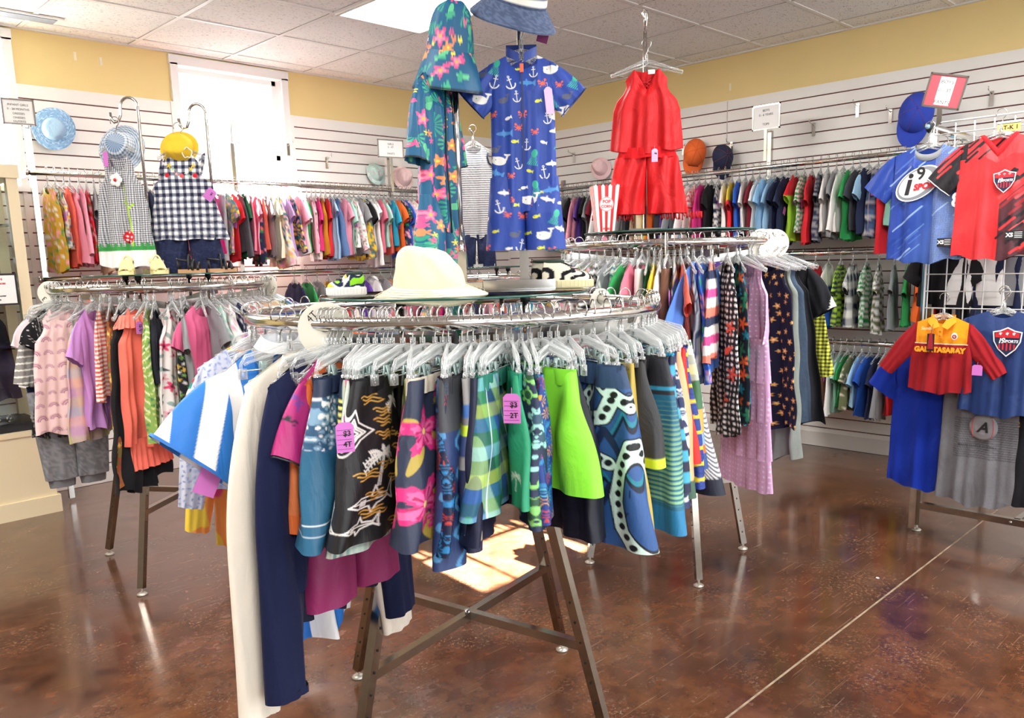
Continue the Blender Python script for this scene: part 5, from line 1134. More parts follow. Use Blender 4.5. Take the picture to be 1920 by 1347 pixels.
for k, (dg, spec) in enumerate(((267, 'T-grey'), (271, 'D-mint-st-white'), (275, 'D-white-fl-pink'), (279, 'T-navy-do-white'), (283, 'D-magenta-do-white'), (287, 'D-red-do-white'), (291, 'D-rose-do-white'), (296, 'T-beige'), (301, 'L-beige'), (306, 'T-beige-st-cream'), (311, 'T-olive'), (316, 'T-denim'), (321, 'T-mint'), (326, 'T-purple'), (331, 'T-yellow'), (336, 'T-skyblue'), (345, 'T-pink'), (254, 'T-grey'), (152, 'T-lavender-df-white'), (146, 'L-white'))):
    ring_item(spec, LC, LR, LZ, dg, 'left rack', 7000+k, yaw=.1*math.sin(k), tagp=.3)
(px_, py_), d_ = on_ring(LC, LR, 173); disc('cream size disc marked 3 at left end of left rack', (px_, py_, LZ), (math.cos(.9), math.sin(.9)), [('3', 0, .03), ('3', 2, .03), ('3', 4, .03)], rr=.05)
(px_, py_), d_ = on_ring(LC, LR, 313); disc('cream size disc marked 18-24 mos at right end of left rack', (px_, py_, LZ), (math.cos(.5), math.sin(.5)), [('18-24', .2, .018), ('MOS', 2.2, .018)], rr=.05)
for k, sg in enumerate((196, 212, 226, 238, 250, 264, 280)):
    (px_, py_), _ = on_ring(LC, LR, sg); h = hanger((px_, py_, LZ+.0172), math.radians(sg)+1.0*(-1)**k*.2, 'top', None, False, 'hangers on the left rack', hw=.12)
    h['label'] = 'empty clear hanger on the left rack beside the %s' % ['grey joggers', 'lilac top', 'coral dress', 'chevron dress', 'flower dress', 'rose pink dress', 'mint dress'][k]
# ------------------------------------------------------------------ display on the left rack's glass shelf
GZ = 1.338
def hook_stand(label, x, y, h, face, base=(.15, .05), loopr=.035):
    t = thing('hook_display_stand', label, 'display stand', (x, y, GZ), face)
    mb = MB(); mb.box((0, 0, .012), (base[0], base[1], .024)); mb.build('base', CHROME(), t, False)
    mb = MB(); P = [(0, 0, .02), (0, 0, h)]; P += [(-loopr+loopr*math.cos(a), 0, h+loopr*math.sin(a)*1.1) for a in np.linspace(0, PI*.98, 10)[1:]]
    P += [(-loopr*2-.002, 0, h-.03), (-loopr*2-.012, 0, h-.055), (-loopr*2-.03, 0, h-.06), (-loopr*2-.042, 0, h-.045), (-loopr*2-.045, 0, h-.02)]
    mb.tube(P, .006, 10); mb.build('hook_pole', CHROME(), t); return t
# stand A: hook at x -> ladybug dress ; stand B: gingham set
HA = (1.415, 3.60); HB = (1.625, 3.47)
cyaw = -.74
hook_stand('chrome hook stand holding the ladybug dress on left glass shelf', HA[0], HA[1], .685, cyaw)
hook_stand('chrome hook stand holding the gingham set on left glass shelf', HB[0]+.02, HB[1], .665, cyaw)
def hooked(base, h, loopr=.035): # where a hanger hangs
    return (base[0]-(loopr*2+.03)*math.cos(cyaw), base[1]-(loopr*2+.03)*math.sin(cyaw), GZ+h-.054)
p = hooked(HA, .685); t = thing('ladybug_dress', 'gingham pinafore dress with ladybug and green stem on left stand', 'dress', (p[0], p[1], p[2]), cyaw-.25)
gc = checks('#2b2d38', '#f3f3f1', .0045, '#9a9ba2')
def p_lady(x, z, t):
    out = gc(x, z, t); out = np.where((z < -.385)[..., None], np.array(lin('#f5f2ee')), out)
    out = np.where(((z < -.365+.006*np.sign(np.sin(x*260)))&(z > -.39))[..., None], np.array(lin('#3f9a4c')), out)
    return out
lady = stamps(strokes(p_lady, [([(.02, -.12), (.035, -.20), (.045, -.28), (.05, -.37)], .007, '#a9d238'), ([(.035, -.2), (.015, -.19)], .007, '#a9d238'), ([(.04, -.22), (.06, -.2)], .007, '#a9d238')]), [('disc', .025, -.335, .030, 0, '#cf2430'), ('tri', .022, -.35, .016, 0, '#1b1a1e')]+[('disc', x, z, .004, 0, '#ffffff') for x, z in ((.008, -.33), (.018, -.315), (.035, -.315), (.045, -.335), (.04, -.352), (.007, -.345))])
tee(lady, 'tank', W=.115, L=.46, fl=.03, seed=201, res=(110, 180), name='body', parent=t, z0=-.14, nw=.05, nf=.06, fa=.012)
mb = MB()
for a in np.linspace(0, 2*PI, 6)[:-1]: mb.lathe([(0, .003), (.012, .002), (.014, -.001), (0, -.003)], (.016*math.cos(a), -.03, .016*math.sin(a)-.24), 10, col=None, R=np.array(Matrix.Rotation(PI/2, 3, 'X')))
mb.build('white_bow', WHITE(), t); mb = MB(); mb.lathe([(0, .004), (.007, .002), (0, -.004)], (0, -.036, -.24), 10, R=np.array(Matrix.Rotation(PI/2, 3, 'X'))); mb.build('bow_centre', mat('red_dot', '#cf2430', rough=.6), t)
price_tag(t, (-.03, -.04, -.155), 0, None, w_=.022, h_=.06, tilt=.05)
hanger((p[0], p[1], p[2]), cyaw-.25, 'top', 'clear hanger holding the ladybug pinafore dress', False, None, hw=.09)
# sun bonnet
def bucket(label, loc, rot, R0, H0, brim, drop, pt, name='bucket_hat', cat='hat', squash=1, dent=0, seed=0, mats=None, n=72, edge=None, group=None, slump=0, wob=.6):
    t = thing(name, label, cat, loc, 0, group); t.rotation_euler = rot; th = np.linspace(0, 2*PI, n, endpoint=False); sd = seed*1.7
    PR = [(0, 1), (.22, .995), (.45, .975), (.62, .935), (.72, .87), (.79, .78), (.84, .66), (.89, .5), (.94, .32), (.98, .15), (1, 0)]
    ss = np.linspace(0, 1, 30); k = np.linspace(0, 1, len(PR)); PRr = np.interp(ss, k, [q[0] for q in PR]); PRz = np.interp(ss, k, [q[1] for q in PR]); P = []; U = []
    for f, z_ in zip(PRr, PRz):
        w_ = 1+dent*(.5*np.cos(2*th+sd)+.35*np.cos(3*th+1.3*sd)*z_+.16*np.sin(7*th+sd+6*z_)*z_)
        x, y = R0*f*w_*np.cos(th), R0*f*w_*np.sin(th)*squash
        z = H0*z_*(1-slump*x/R0*(.4+.6*f))*(1-dent*.9*np.clip(np.cos(th*2+sd), -.3, 1)*f*z_)+dent*.10*H0*np.sin(5*th+9*f+sd)*z_*f
        P.append(np.stack([x, y, z], 1)); U.append(np.stack([th*R0, z_*H0+0*th], 1))
    P = np.array(P); U = np.array(U); mb = MB(); mb.grid(P, 0, pt(U[..., 0]-PI*R0, U[..., 1], 't'), wrap=True); mb.build('crown', mats or CLOTH(), t)
    Q = []; U = []
    for s in np.linspace(0, 1, 16):
        rr = R0+brim*s; w_ = 1+dent*.5*np.cos(2*th+sd)
        Q.append(np.stack([rr*w_*np.cos(th), rr*w_*np.sin(th)*squash, -drop*s+dent*wob*s*(.5*np.cos(3*th+sd)+.25*np.cos(5*th+2*sd))*R0*.5+.0008*math.sin(s*60)+0*th], 1)); U.append(np.stack([(th-PI)*rr, -s+0*th], 1))
    Q = np.array(Q); U = np.array(U); Q2 = Q.copy(); Q2[..., 2] -= .003
    cc = (edge or pt)(U[..., 0], U[..., 1]*(.06 if edge is None else 1), 't'); mb = MB(); mb.grid(Q, 0, cc, wrap=True); mb.grid(Q2, 0, cc, wrap=True, flip=True); mb.build('brim', mats or CLOTH(), t); return t
bucket('blue and white check sun bonnet behind the ladybug dress', (p[0]+.03, p[1]+.04, p[2]-.10), (1.35, .25, cyaw), .062, .07, .035, .01, checks('#5f7f9f', '#e9eef2', .008), seed=2, dent=.1)
p = hooked(HB, .665); t = thing('gingham_blouse', 'navy and white gingham peplum top with embroidered flowers', 'top', p, cyaw+.1)
gq = checks('#20253c', '#f2f0ea', .0145, '#7c8090')
emb = stamps(gq, [(k, x, z, r_, 0, c) for k, x, z, r_, c in (('flower', -.05, -.045, .012, '#e9c93a'), ('flower', -.035, -.06, .010, '#a9c9a0'), ('disc', -.06, -.085, .010, '#cf2430'), ('flower', -.02, -.08, .009, '#f2b8b0'), ('disc', .0, -.088, .009, '#e0555a'), ('flower', .02, -.075, .009, '#f2efe6'), ('flower', .04, -.06, .011, '#e9c93a'), ('flower', .05, -.045, .010, '#e9c93a'), ('disc', .055, -.088, .010, '#cf2430'), ('flower', .03, -.09, .008, '#a9c9a0'))])
tee(emb, 'tank', W=.128, L=.19, seed=202, res=(110, 90), name='bodice', parent=t, z0=-.115, nw=.06, nf=.025, fa=.004, arm=.09, d=.02)
frill(t, dict(z0=0), -.295, .122, .175, gq, nm='peplum', n=30, amp=.009, d=.03, flare=.04)
for s in (-1, 1):
    mb = MB(); th = np.linspace(0, 2*PI, 40, endpoint=False); P = np.array([np.stack([s*(.072+.012*q)+.010*np.cos(th)*(.5+q), .022*np.sin(th)*(1+.2*q), -.165+.048*np.cos(th)*(1+.15*q)+.004*np.sin(th*9)*q], 1) for q in np.linspace(0, 1, 4)]); mb.grid(P, 0, gq(P[..., 0], P[..., 2], 't'), wrap=True); mb.build('shoulder_frill', CLOTH(), t)
price_tag(t, (.115, -.05, -.285), 0, ('$',), w_=.04, h_=.05, tilt=.7)
hanger(p, cyaw+.1, 'top', 'clear hanger holding the gingham peplum top and bloomers', False, None, hw=.10)
t = thing('bloomers', 'navy crinkled bloomers below the gingham peplum top', 'shorts', p, cyaw+.1)
shorts(noisep(['#232a48', '#1c2240', '#2a3150'], 260, 3), W=.125, L=.175, hw=.07, seed=203, res=(80, 60), z0=-.432, name='legs', parent=t, d=.04, fa=.008, fn=3)
bucket('yellow gathered baby hat above the gingham peplum top', (p[0]+.005, p[1]+.02, p[2]-.085), (1.3, -.2, cyaw), .062, .06, .016, .0, solid('#f0c93a'), seed=4, dent=.12)
t = thing('lace_applique_hat', 'white lace trim hanging in front of the yellow hat', 'trim', (p[0]-.01, p[1]-.04, p[2]-.10), cyaw)
mb = MB()
for (x, z, r_) in ((-.02, 0, .016), (.02, -.012, .02)): mb.tube([(x+r_*math.cos(a), 0, z+r_*math.sin(a)*(1+.2*math.sin(5*a))) for a in np.linspace(0, 2*PI, 20)[:-1]], .002, 5, closed=True)
mb.build('lace_loops', WHITE(), t); t.name = 'lace_trim'
# sandals
def sandal(label, loc, rz, col, closed=True, L=.13, group=None, sole=None):
    t = thing('sandal', label, 'shoe', loc, rz, group); M1 = mat('shoe_'+col.strip('#'), col, rough=.45); M2 = mat('shoe_'+(sole or col).strip('#'), sole or col, rough=.6)
    out = [(-.5, .0), (-.46, .16), (-.25, .19), (.1, .21), (.38, .24), (.5, .12), (.52, -.04), (.42, -.2), (.1, -.19), (-.25, -.17), (-.46, -.14)]
    mb = MB(); n = len(out); V = [(x*L, y*L, z) for z in (0, .016) for x, y in out]; mb.add(V, [(i, (i+1) % n, n+(i+1) % n, n+i) for i in range(n)]); mb.f.append(([tuple(range(n))[::-1], tuple(range(n, 2*n))], 0)); mb.build('sole', M2, t, False)
    mb = MB()
    if closed:
        for k in range(7):
            f = k/6; x = .46-.40*f; h = .012+.034*f; P = [(x*L+.004*math.sin(a)*0, .21*L*math.cos(a)*(.75+.25*f), .014+h*math.sin(a)) for a in np.linspace(0, PI, 9)]; mb.tube(P, .0042, 6)
        mb.tube([(.46*L, 0, .024), (.3*L, 0, .036), (.1*L, 0, .05), (.0, 0, .056)], .0045, 6)
    else:
        for x, h in ((.3, .03), (.1, .042)): mb.tube([(x*L, .2*L*math.cos(a), .012+h*math.sin(a)) for a in np.linspace(0, PI, 9)], .006, 6)
    mb.build('upper_straps', M1, t)
    mb = MB(); mb.tube([(-.05*L+.0*a, .17*L*math.cos(a), .014+.062*math.sin(a)) for a in np.linspace(0, PI, 11)], .004, 6); mb.tube([(-.10*L, .17*L, .05), (-.42*L, .12*L, .058), (-.5*L, 0, .06), (-.42*L, -.12*L, .058), (-.10*L, -.17*L, .05)], .0045, 6); mb.tube([(-.44*L, .09*L, .012), (-.46*L, .09*L, .055)], .004, 6); mb.tube([(-.44*L, -.09*L, .012), (-.46*L, -.09*L, .055)], .004, 6)
    mb.build('ankle_strap', M1, t); mb = MB(); mb.box((-.06*L, .17*L+.003, .05), (.014, .004, .012)); mb.build('buckle', CHROME(), t, False); return t
sandal('cream yellow jelly sandal on left glass shelf, the left one', (1.27, 3.50, GZ), -2.1, '#eee0a0', group=None)
sandal('cream yellow jelly sandal on left glass shelf, the right one', (1.36, 3.42, GZ), -1.75, '#eee0a0')
sandal('black baby sandal with cork sole, left of the pair', (1.50, 3.42, GZ), -.7, '#1d1d24', False, .11, sole='#c79a6c')
sandal('black baby sandal with cork sole, right of the pair', (1.64, 3.43, GZ), -.2, '#1d1d24', False, .12, sole='#c79a6c')
mbt = thing('display_tray', 'flat chrome tray behind the sandals on left glass shelf', 'tray', (1.62, 3.66, GZ), cyaw); mb = MB(); mb.box((0, 0, .010), (.26, .10, .02)); mb.build('tray_body', CHROME(), mbt, False)
# ------------------------------------------------------------------ right rack: older girls' clothes
RG, RH = 'girls clothes on the right rack', 'hangers on the right rack'
def rtop(deg, delta, name, label, cat, pt, hl, kind='tank', n=(60, 70), **k):
    return topg(deg, delta, name, label, cat, pt, 'clear hanger on the right rack holding the '+hl, kind, c=RC, R=RR, z=RZ, group=RG, hgroup=RH, detail=False, n=n, **k)
for k, (dg, spec) in enumerate(((172, 'T-white-fl-navy'), (177, 'D-pink-df-white'), (182, 'T-black-st-white'), (187, 'L-grey-do-white'), (191, 'K-teal-st-white'), (195, 'T-green'), (199, 'T-rose'), (202, 'P-white'), (205, 'D-forest'), (208, 'T-yellow'), (211, 'T-white'), (214, 'P-brown'), (217, 'D-purple-df-white'), (220, 'T-coral'), (223, 'D-navy-vs-grey'), (226, 'D-blue-fl-white'), (330, 'D-navy'), (340, 'T-denim'), (350, 'T-white'), (0, 'L-purple'), (10, 'D-red'), (25, 'T-grey'), (40, 'D-teal'), (55, 'L-black'), (70, 'T-pink'), (90, 'D-white-fl-red'), (105, 'T-navy'))):
    ring_item(spec, RC, RR, RZ, dg, 'right rack', 8000+k, yaw=.1*math.sin(k), tagp=.3, L=.36, scale=1.1)
rtop(230, 30, 'hoodie', 'periwinkle blue hooded terry top on the right rack', 'hoodie', solid('#5f8be0'), 'periwinkle hooded top', 'tee', W=.14, L=.42, ls=.16, seed=301, fa=.02)
rtop(235, 6, 'striped_shirt', 'pink, white and navy striped long-sleeved top on right rack', 'top', stripes(['#f2efe9', '#d64f8f', '#f2efe9', '#2b3350', '#f0806c'], .17), 'multi-striped top', 'long', W=.11, L=.36, ls=.28, ang=1.35, wc=.032, seed=302)
rtop(243, 165, 'dotted_dress', 'black dress with white dots and coral flowers on right rack', 'dress', stamps(dots('#1a1a1f', ['#f4f4f2'], .022, .006, shape='dot', jit=.1), [('flower', .1, -.25, .03, 0, '#f0604c'), ('flower', .12, -.42, .03, 0, '#f0604c'), ('flower', .08, -.52, .03, 0, '#f0604c'), ('leaf', .1, -.33, .03, .5, '#f0604c')]), 'black dotted dress', W=.13, L=.66, fl=.05, seed=303, n=(80, 150))
rtop(248, 160, 'floral_dress', 'black dress with teal and orange flowers beside the lilac dress', 'dress', dots('#15202c', ['#1f8aa5', '#e86a3c', '#2d7d5f'], .05, .024, shape='flower'), 'teal floral black dress', W=.13, L=.62, fl=.05, seed=304, n=(80, 110))
lil = dots('#d3a5cc', ['#f3dcf0'], .020, .0032, jit=.08)
# tiered lilac dress: bodice and four gathered tiers
_t, _o = rtop(256, 146, 'tiered_dress', 'long lilac tiered dress with raised white dots', 'dress', lil, 'lilac tiered dress', W=.135, L=.32, fl=.0, seed=305, n=(120, 160), nf=.07, fa=.012)
gl = dict(z0=0, seed=305)
for k, (z_, w0, w1, dr) in enumerate(((-.385, .128, .140, .165), (-.535, .142, .152, .165), (-.685, .153, .163, .165), (-.835, .164, .174, .14))):
    frill(_t, gl, z_, w0, dr, lil, n=28, nm='skirt_tier', amp=.005, d=.035, flare=w1-w0)
price_tag(_t, (.02, -.035, -.24), 0, None, w_=.03, h_=.05)
gold = stamps(solid('#171930'), scatter([[('star', 0, 0, .30, '#e2a85a', 0), ('disc', 0, 0, .08, '#fbe3b0', 0)], [('flower', 0, 0, .25, '#d99a4a', 0), ('disc', 0, 0, .07, '#fbe3b0', 0)], [('star', 0, 0, .2, '#e8b66a', 0)]], -.2, .2, -.72, -.03, .042, 31))
rtop(274, 140, 'gold_flower_dress', 'navy tulle dress scattered with gold sequin flowers', 'dress', gold, 'navy gold flower dress', W=.14, L=.66, fl=.06, seed=306, n=(130, 260), fa=.018)
rtop(281, 132, 'tulle_dress', 'grey tulle dress showing below the gold flower dress', 'dress', solid('#8d958f'), 'grey tulle dress', W=.13, L=.80, fl=.04, seed=307, fa=.02)
rtop(286, 125, 'denim_dress', 'faded dark denim dress right of the gold flower dress', 'dress', mottled('#46566b', '#3d4c60'), 'faded denim dress', W=.13, L=.66, fl=.04, seed=308)
rtop(293, 120, 'black_dress', 'black dress with flared hem at right side of right rack', 'dress', solid('#16171d'), 'black flared dress', W=.14, L=.68, fl=.08, seed=309, fa=.02)
rtop(300, 116, 'polo_dress', 'black short-sleeved top with white cuff on right rack', 'top', over(solid('#17181e'), (lambda x, z, t: (np.abs(x) > .225)&np.isin(np.array([t]), ['sl', 'sr'])[0], '#f1efe8')), 'black white-cuffed top', 'tee', W=.15, L=.40, ls=.14, seed=310, sd=.03)
rtop(305, 112, 'gingham_dress', 'black and yellow gingham long-sleeved dress on right rack', 'dress', checks('#17181c', '#d8dc4a', .0075, '#80842f'), 'yellow gingham dress', 'long', W=.14, L=.62, ls=.40, ang=1.35, wc=.04, seed=311, n=(100, 180), sd=.024)
rtop(312, 108, 'print_shirt', 'sky blue print top at far right of the right rack', 'top', dots('#5bb0d6', ['#e9d24a', '#f2f2ee'], .03, .01, shape='flower'), 'sky blue print top', 'tee', W=.14, L=.32, ls=.1, seed=312)
for dg, w_, l, an in ((265, '12', 'cream size disc marked 12 at right end of right rack', .35), (272, 'SMALL', 'cream size disc lettered small, middle of the three discs', .3), (280, 'MEDIUM', 'cream size disc lettered medium, rightmost of the three discs', .25)):
    (px_, py_), d_ = on_ring(RC, RR, dg); disc(l, (px_, py_, RZ), (math.cos(an+.6), math.sin(an+.6)), [(w_, .3, .022 if w_ == '12' else .014), (w_, 2.4, .014)], rr=.056)
(px_, py_), d_ = on_ring(RC, RR, 213); disc('cream size disc seen edge-on at left of right rack', (px_, py_, RZ), d_, [('10', 0, .02)], rr=.05)
for k, sg in enumerate((250, 258, 263, 268, 277, 289, 297)):
    (px_, py_), _ = on_ring(RC, RR, sg); h = hanger((px_, py_, RZ+.0172), math.radians(sg)+.3*math.sin(k), 'top', None, False, RH, hw=.15)
    h['label'] = 'empty clear hanger on the right rack beside the '+['dotted dress', 'lilac dress', 'size 12 disc', 'small disc', 'medium disc', 'denim dress', 'black flared dress'][k]
# ------------------------------------------------------------------ red playsuit on its stand, popcorn box
SR = (3.06, 2.22); RGZ = 1.4585; ry = math.radians(36-90)
t = thing('pole_display_stand', 'chrome pole stand carrying the red playsuit', 'display stand', (SR[0]+.03, SR[1]+.03, RGZ), ry)
mb = MB(); mb.box((0, 0, .010), (.14, .12, .02)); mb.build('base', CHROME(), t, False); mb = MB(); mb.tube([(0, 0, .02), (0, 0, .86)], .009, 12); mb.tube([(0, 0, .86), (0, 0, .93), (.004, 0, .945)], .006, 10); mb.build('pole', CHROME(), t)
mb = MB(); mb.tube([(.0, 0, .90), (-.012, -.004, .935), (-.004, -.004, .95), (.012, -.004, .93), (0, -.01, .85)], .0035, 6); mb.build('hook', CHROME(), t)
RED = '#d3161d'; p = (SR[0], SR[1], 2.26)
t = thing('playsuit', 'red sleeveless playsuit with tassel hem on the pole stand', 'playsuit', p, ry)
tee(solid(RED), 'tank', W=.145, L=.345, seed=401, res=(70, 60), name='bodice', parent=t, z0=-.105, v=True, nf=.085, nw=.055, fa=.010, fl=.018, d=.028, arm=.13, mats=mat('crepe', attr=True, rough=.6, wrinkle=.6, bump=.2, bscale=600, spec=.35))
CRP = mat('crepe')
frill(t, dict(z0=0), -.435, .118, .045, RED, n=26, nm='gathered_waist', amp=.004, d=.028, flare=.012)
shorts(solid(RED), W=.135, L=.245, hw=.088, seed=401, res=(90, 60), z0=-.475, name='shorts_legs', parent=t, mats=CRP, d=.04, fa=.012, flare=.008, fn=3)
r = random.Random(5)
for s in (-1, 1):
    mb = MB(); cx = s*.1515
    for k in range(34):
        a = k/34*2*PI; x, y = cx+.089*math.cos(a), .044*math.sin(a); l = r.uniform(.015, .03); z = -.720
        mb.tube([(x, y, z+.004), (x+r.uniform(-.002, .002), y, z-l*.6), (x+r.uniform(-.005, .005), y, z-l)], [.0022, .0028, .0035], 5)
    o = mb.build('tassel_trim', mat('red_yarn', '#c2151b', rough=.8), t); o['kind'] = 'stuff'
mb = MB()
for a, b in (((-.02, -.155), (.012, -.175)), ((.02, -.155), (-.012, -.175)), ((-.014, -.17), (.008, -.188)), ((.014, -.17), (-.008, -.188))): mb.tube([(a[0], -.026, a[1]), (b[0], -.028, b[1])], .0018, 5)
mb.build('neck_lacing', mat('red_yarn'), t)
mb = MB(); mb.box((0, 0, 0), (.03, .001, .018)); o = mb.build('neck_label', WHITE(), t, False); o.location = (.022, .004, -.118)
price_tag(t, (.035, -.062, -.475), 0, ('$6',), w_=.026, h_=.055, col=mat('lilac_card', '#e3bfe6', rough=.7))
hanger(p, ry, 'top', 'clear hanger holding the red playsuit', True, None, hw=.155)
t = thing('popcorn_box', 'red and white striped popcorn box beside the red playsuit', 'popcorn box', (2.90, 2.33, RGZ), -.70)
mb = MB(); wt, wb_, hh = .056, .036, .205; ns = 7
RM, WM = mat('box_red', '#d8262b', rough=.5), mat('box_white', '#f4f1ec', rough=.5)
for q in range(4):
    R = np.array(Matrix.Rotation(q*PI/2, 3, 'Z'))
    for k in range(ns):
        a0, a1 = -1+2*k/ns, -1+2*(k+1)/ns; am = (a0+a1)/2
        V = np.array([(a0*wb_, -wb_, 0), (a1*wb_, -wb_, 0), (a1*wt, -wt, hh-.004), (am*wt, -wt, hh+.004), (a0*wt, -wt, hh-.004)])@R.T
        mb.add(V, [(0, 1, 2, 3, 4)], k % 2)
mb.box((0, 0, .002), (wb_*2, wb_*2, .003), 1)
mb.build('striped_sides', [WM, RM], t, False)
mb = MB(); th = np.linspace(0, 2*PI, 25)[:-1]; tl = (wt-wb_)/hh; zc = .125
def onf(x, z, e): return (x, -(wb_+tl*z)-e, z)
mb.poly([onf(.031*math.cos(a), zc+.031*math.sin(a), .0006) for a in th], 0); V = [onf(rr*math.cos(a), zc+rr*math.sin(a), .0008) for rr in (.028, .030) for a in th]; mb.add(V, [(k, (k+1) % 24, 24+(k+1) % 24, 24+k) for k in range(24)], 1)
add_text(mb, 'POP', .019, onf(0, zc+.010, .0012), (1, 0, 0), (0, -tl, 1), 1, bold=.0006); add_text(mb, 'CORN', .016, onf(0, zc-.010, .0012), (1, 0, 0), (0, -tl, 1), 1, bold=.0006)
mb.build('printed_label', [WM, RM], t, False)
mb = MB(); add_text(mb, '$2.00', .013, onf(0, .020, .0016), (1, 0, 0), (0, -tl, 1), 0, bold=.0004); mb.build('price_print', [RM], t, False)
# ------------------------------------------------------------------ front glass shelf display
FGZ = 1.2712; yw = math.radians(44.3-90)
S2 = (1.70, 1.66)
t = thing('flat_base_stand', 'chrome flat-base stand under the sea animal sunsuit', 'display stand', (S2[0], S2[1], FGZ), yw)
mb = MB(); mb.box((-.015, -.01, .0135), (.20, .15, .027)); mb.build('base', CHROME(), t, False)
mb = MB(); mb.box((0, .03, .34), (.026, .012, .63)); mb.tube([(0, .03, .65), (0, .03, .72), (-.004, .01, .74), (-.01, -.01, .73)], .006, 10); mb.build('pole', CHROME(), t, False)
NV = '#2b48a0'; Wt, Tq, Yl, Or, Bl, Gy = '#ecebe6', '#3fb59a', '#dfe04a', '#ee6a4a', '#4f8fd0', '#5a5f78'
sea = scatter([[('whale', 0, 0, .46, Wt, 0), ('disc', -.25, .05, .03, '#20222b', 0)], [('octo', 0, 0, .48, Tq, 0)], [('anchor', 0, 0, .42, Wt, 0)], [('shark', 0, 0, .36, Bl, 0)], [('crab', 0, 0, .28, Or, 0)], [('fish', 0, 0, .24, Yl, 0), ('disc', -.08, .03, .03, '#20222b', 0)], [('shark', 0, 0, .32, Wt, 0)], [('fish', 0, 0, .22, Wt, 0)], [('whale', 0, 0, .30, Gy, 0)], [('fish', 0, 0, .22, Yl, 0)], [('crab', 0, 0, .24, Or, 0)], [('anchor', 0, 0, .34, Wt, 0)]], -.22, .22, -.62, .0, .046, 77, rotr=.35)
psea = stamps(solid(NV), sea)
p = (S2[0]-.012, S2[1]-.02, 1.985)
t = thing('sunsuit', 'royal blue zip sunsuit printed with whales, anchors and octopuses', 'swimsuit', p, yw)
tee(psea, 'tee', W=.098, L=.41, seed=501, res=(230, 380), name='body', parent=t, mats=SATIN(), z0=-.085, nw=.042, nf=.035, fa=.006, fl=-.004, ls=.085, ang=.75, wc=.048, arm=.10, d=.026, sd=.022, sl=.022)
shorts(stamps(solid(NV), [(k, x, z+.40, r_, ro, c) for k, x, z, r_, ro, c in sea]), W=.094, L=.20, hw=.056, seed=501, res=(130, 120), z0=-.405, name='short_legs', parent=t, mats=SATIN(), d=.032, fa=.004, flare=.002)
g = gof(.098, arm=.10, seed=501, z0=-.085, sl=.022)
for s in (-1, 1): trim_sleeve(t, g, s, .085, .75, .048, '#1d2c66', d=.022, length=.006, mats=SATIN())
mb = MB()
for s in (-1, 1): # stand-up collar halves
    P = np.array([[(s*(.006+.036*q), -.022+.020*q*q, -.108+.022*q+v_*.024) for q in np.linspace(0, 1, 8)] for v_ in np.linspace(0, 1, 4)]); mb.grid(P, 0, np.broadcast_to(np.array(lin('#26408f')), P.shape))
P = np.array([[(x, .020, -.082+v_*.030) for x in np.linspace(-.042, .042, 8)] for v_ in (0, 1)]); mb.grid(P, 0, np.broadcast_to(np.array(lin('#1f3478')), P.shape)); mb.build('collar', SATIN(), t)
mb = MB(); mb.box((0, -.0365, -.245), (.005, .003, .27)); zp = mb.build('zip', mat('zip_navy', '#16255c', rough=.5), t, False)
mb = MB(); mb.box((0, -.040, -.125), (.010, .003, .022), 0); mb.build('zip_pull', mat('pull_orange', '#e0603c', rough=.5), zp, False)
price_tag(t, (.072, -.038, -.21), 0, None, w_=.022, h_=.07, tilt=-.1, col=mat('lilac_card'))
hanger(p, yw, 'top', 'clear hanger holding the sea animal sunsuit', True, None, hw=.085)
hat_pt = lambda x, z, t_: np.where(((z > .008)&(z < .022))[..., None], np.array(lin('#eeece4')), np.where(((z > .036)&(z < .040))[..., None], np.array(lin('#eeece4')), mottled('#3a4560', '#46536f')(x, z, t_)))
bucket('navy denim sun hat with white stripe on top of sunsuit stand', (p[0]-.01, p[1]-.0, 2.035), (.42, .30, yw), .082, .10, .040, .045, hat_pt, seed=6, dent=.06, edge=mottled('#46536f', '#5a6784'))
price_tag(bpy.data.objects[[q.name for q in bpy.data.objects if q.get('label', '').startswith('navy denim sun hat')][0]], (.09, -.03, -.06), 0, None, w_=.03, h_=.03, col=mat('plum_card', '#7a2a62', rough=.6))
# floral suit with hood on the second pole
S1 = (1.535, 1.745); yf = math.radians(48.7-30)
t = thing('round_pole_stand', 'round chrome pole stand behind the white bucket hat', 'display stand', (S1[0], S1[1], FGZ), yw)
mb = MB(); mb.box((0, 0, .012), (.12, .10, .024)); mb.build('base', CHROME(), t, False); mb = MB(); mb.box((0, 0, .065), (.030, .030, .09)); mb.build('socket', CHROME(), t, False)
mb = MB(); mb.tube([(0, 0, .10), (0, 0, .14)], .0125, 12); mb.tube([(0, 0, .13), (0, 0, .68)], .0095, 12); mb.build('pole', CHROME(), t)
TE = '#175a80'; PK = '#f0528c'
flo = scatter([[('hib', 0, 0, .50, PK, 0), ('hib', 0, 0, .3, '#f58aa8', 0), ('disc', 0, 0, .09, '#f0b03c', 0)], [('frond', 0, 0, .62, '#2a9a80', 0)], [('flower', 0, 0, .22, '#f58a5a', 0), ('flower', .35, .1, .18, '#f4e04a', 0), ('flower', -.2, .3, .16, PK, 0)], [('leaf', 0, 0, .42, '#5fbf8a', .5), ('leaf', .1, .1, .36, '#3fa37f', -.5)], [('frond', 0, 0, .55, '#3fae84', 0), ('flower', .3, -.2, .2, PK, 0)], [('hib', 0, 0, .36, '#f2955c', 0), ('disc', 0, 0, .07, '#f4e04a', 0)]], -.2, .2, -.62, .05, .052, 91)
pfl = stamps(solid(TE), flo)
p = (S1[0]-.055, S1[1]+.02, 1.930)
t = thing('hooded_sunsuit', 'teal tropical floral long-sleeved sunsuit hanging left of the pole', 'swimsuit', p, yf)
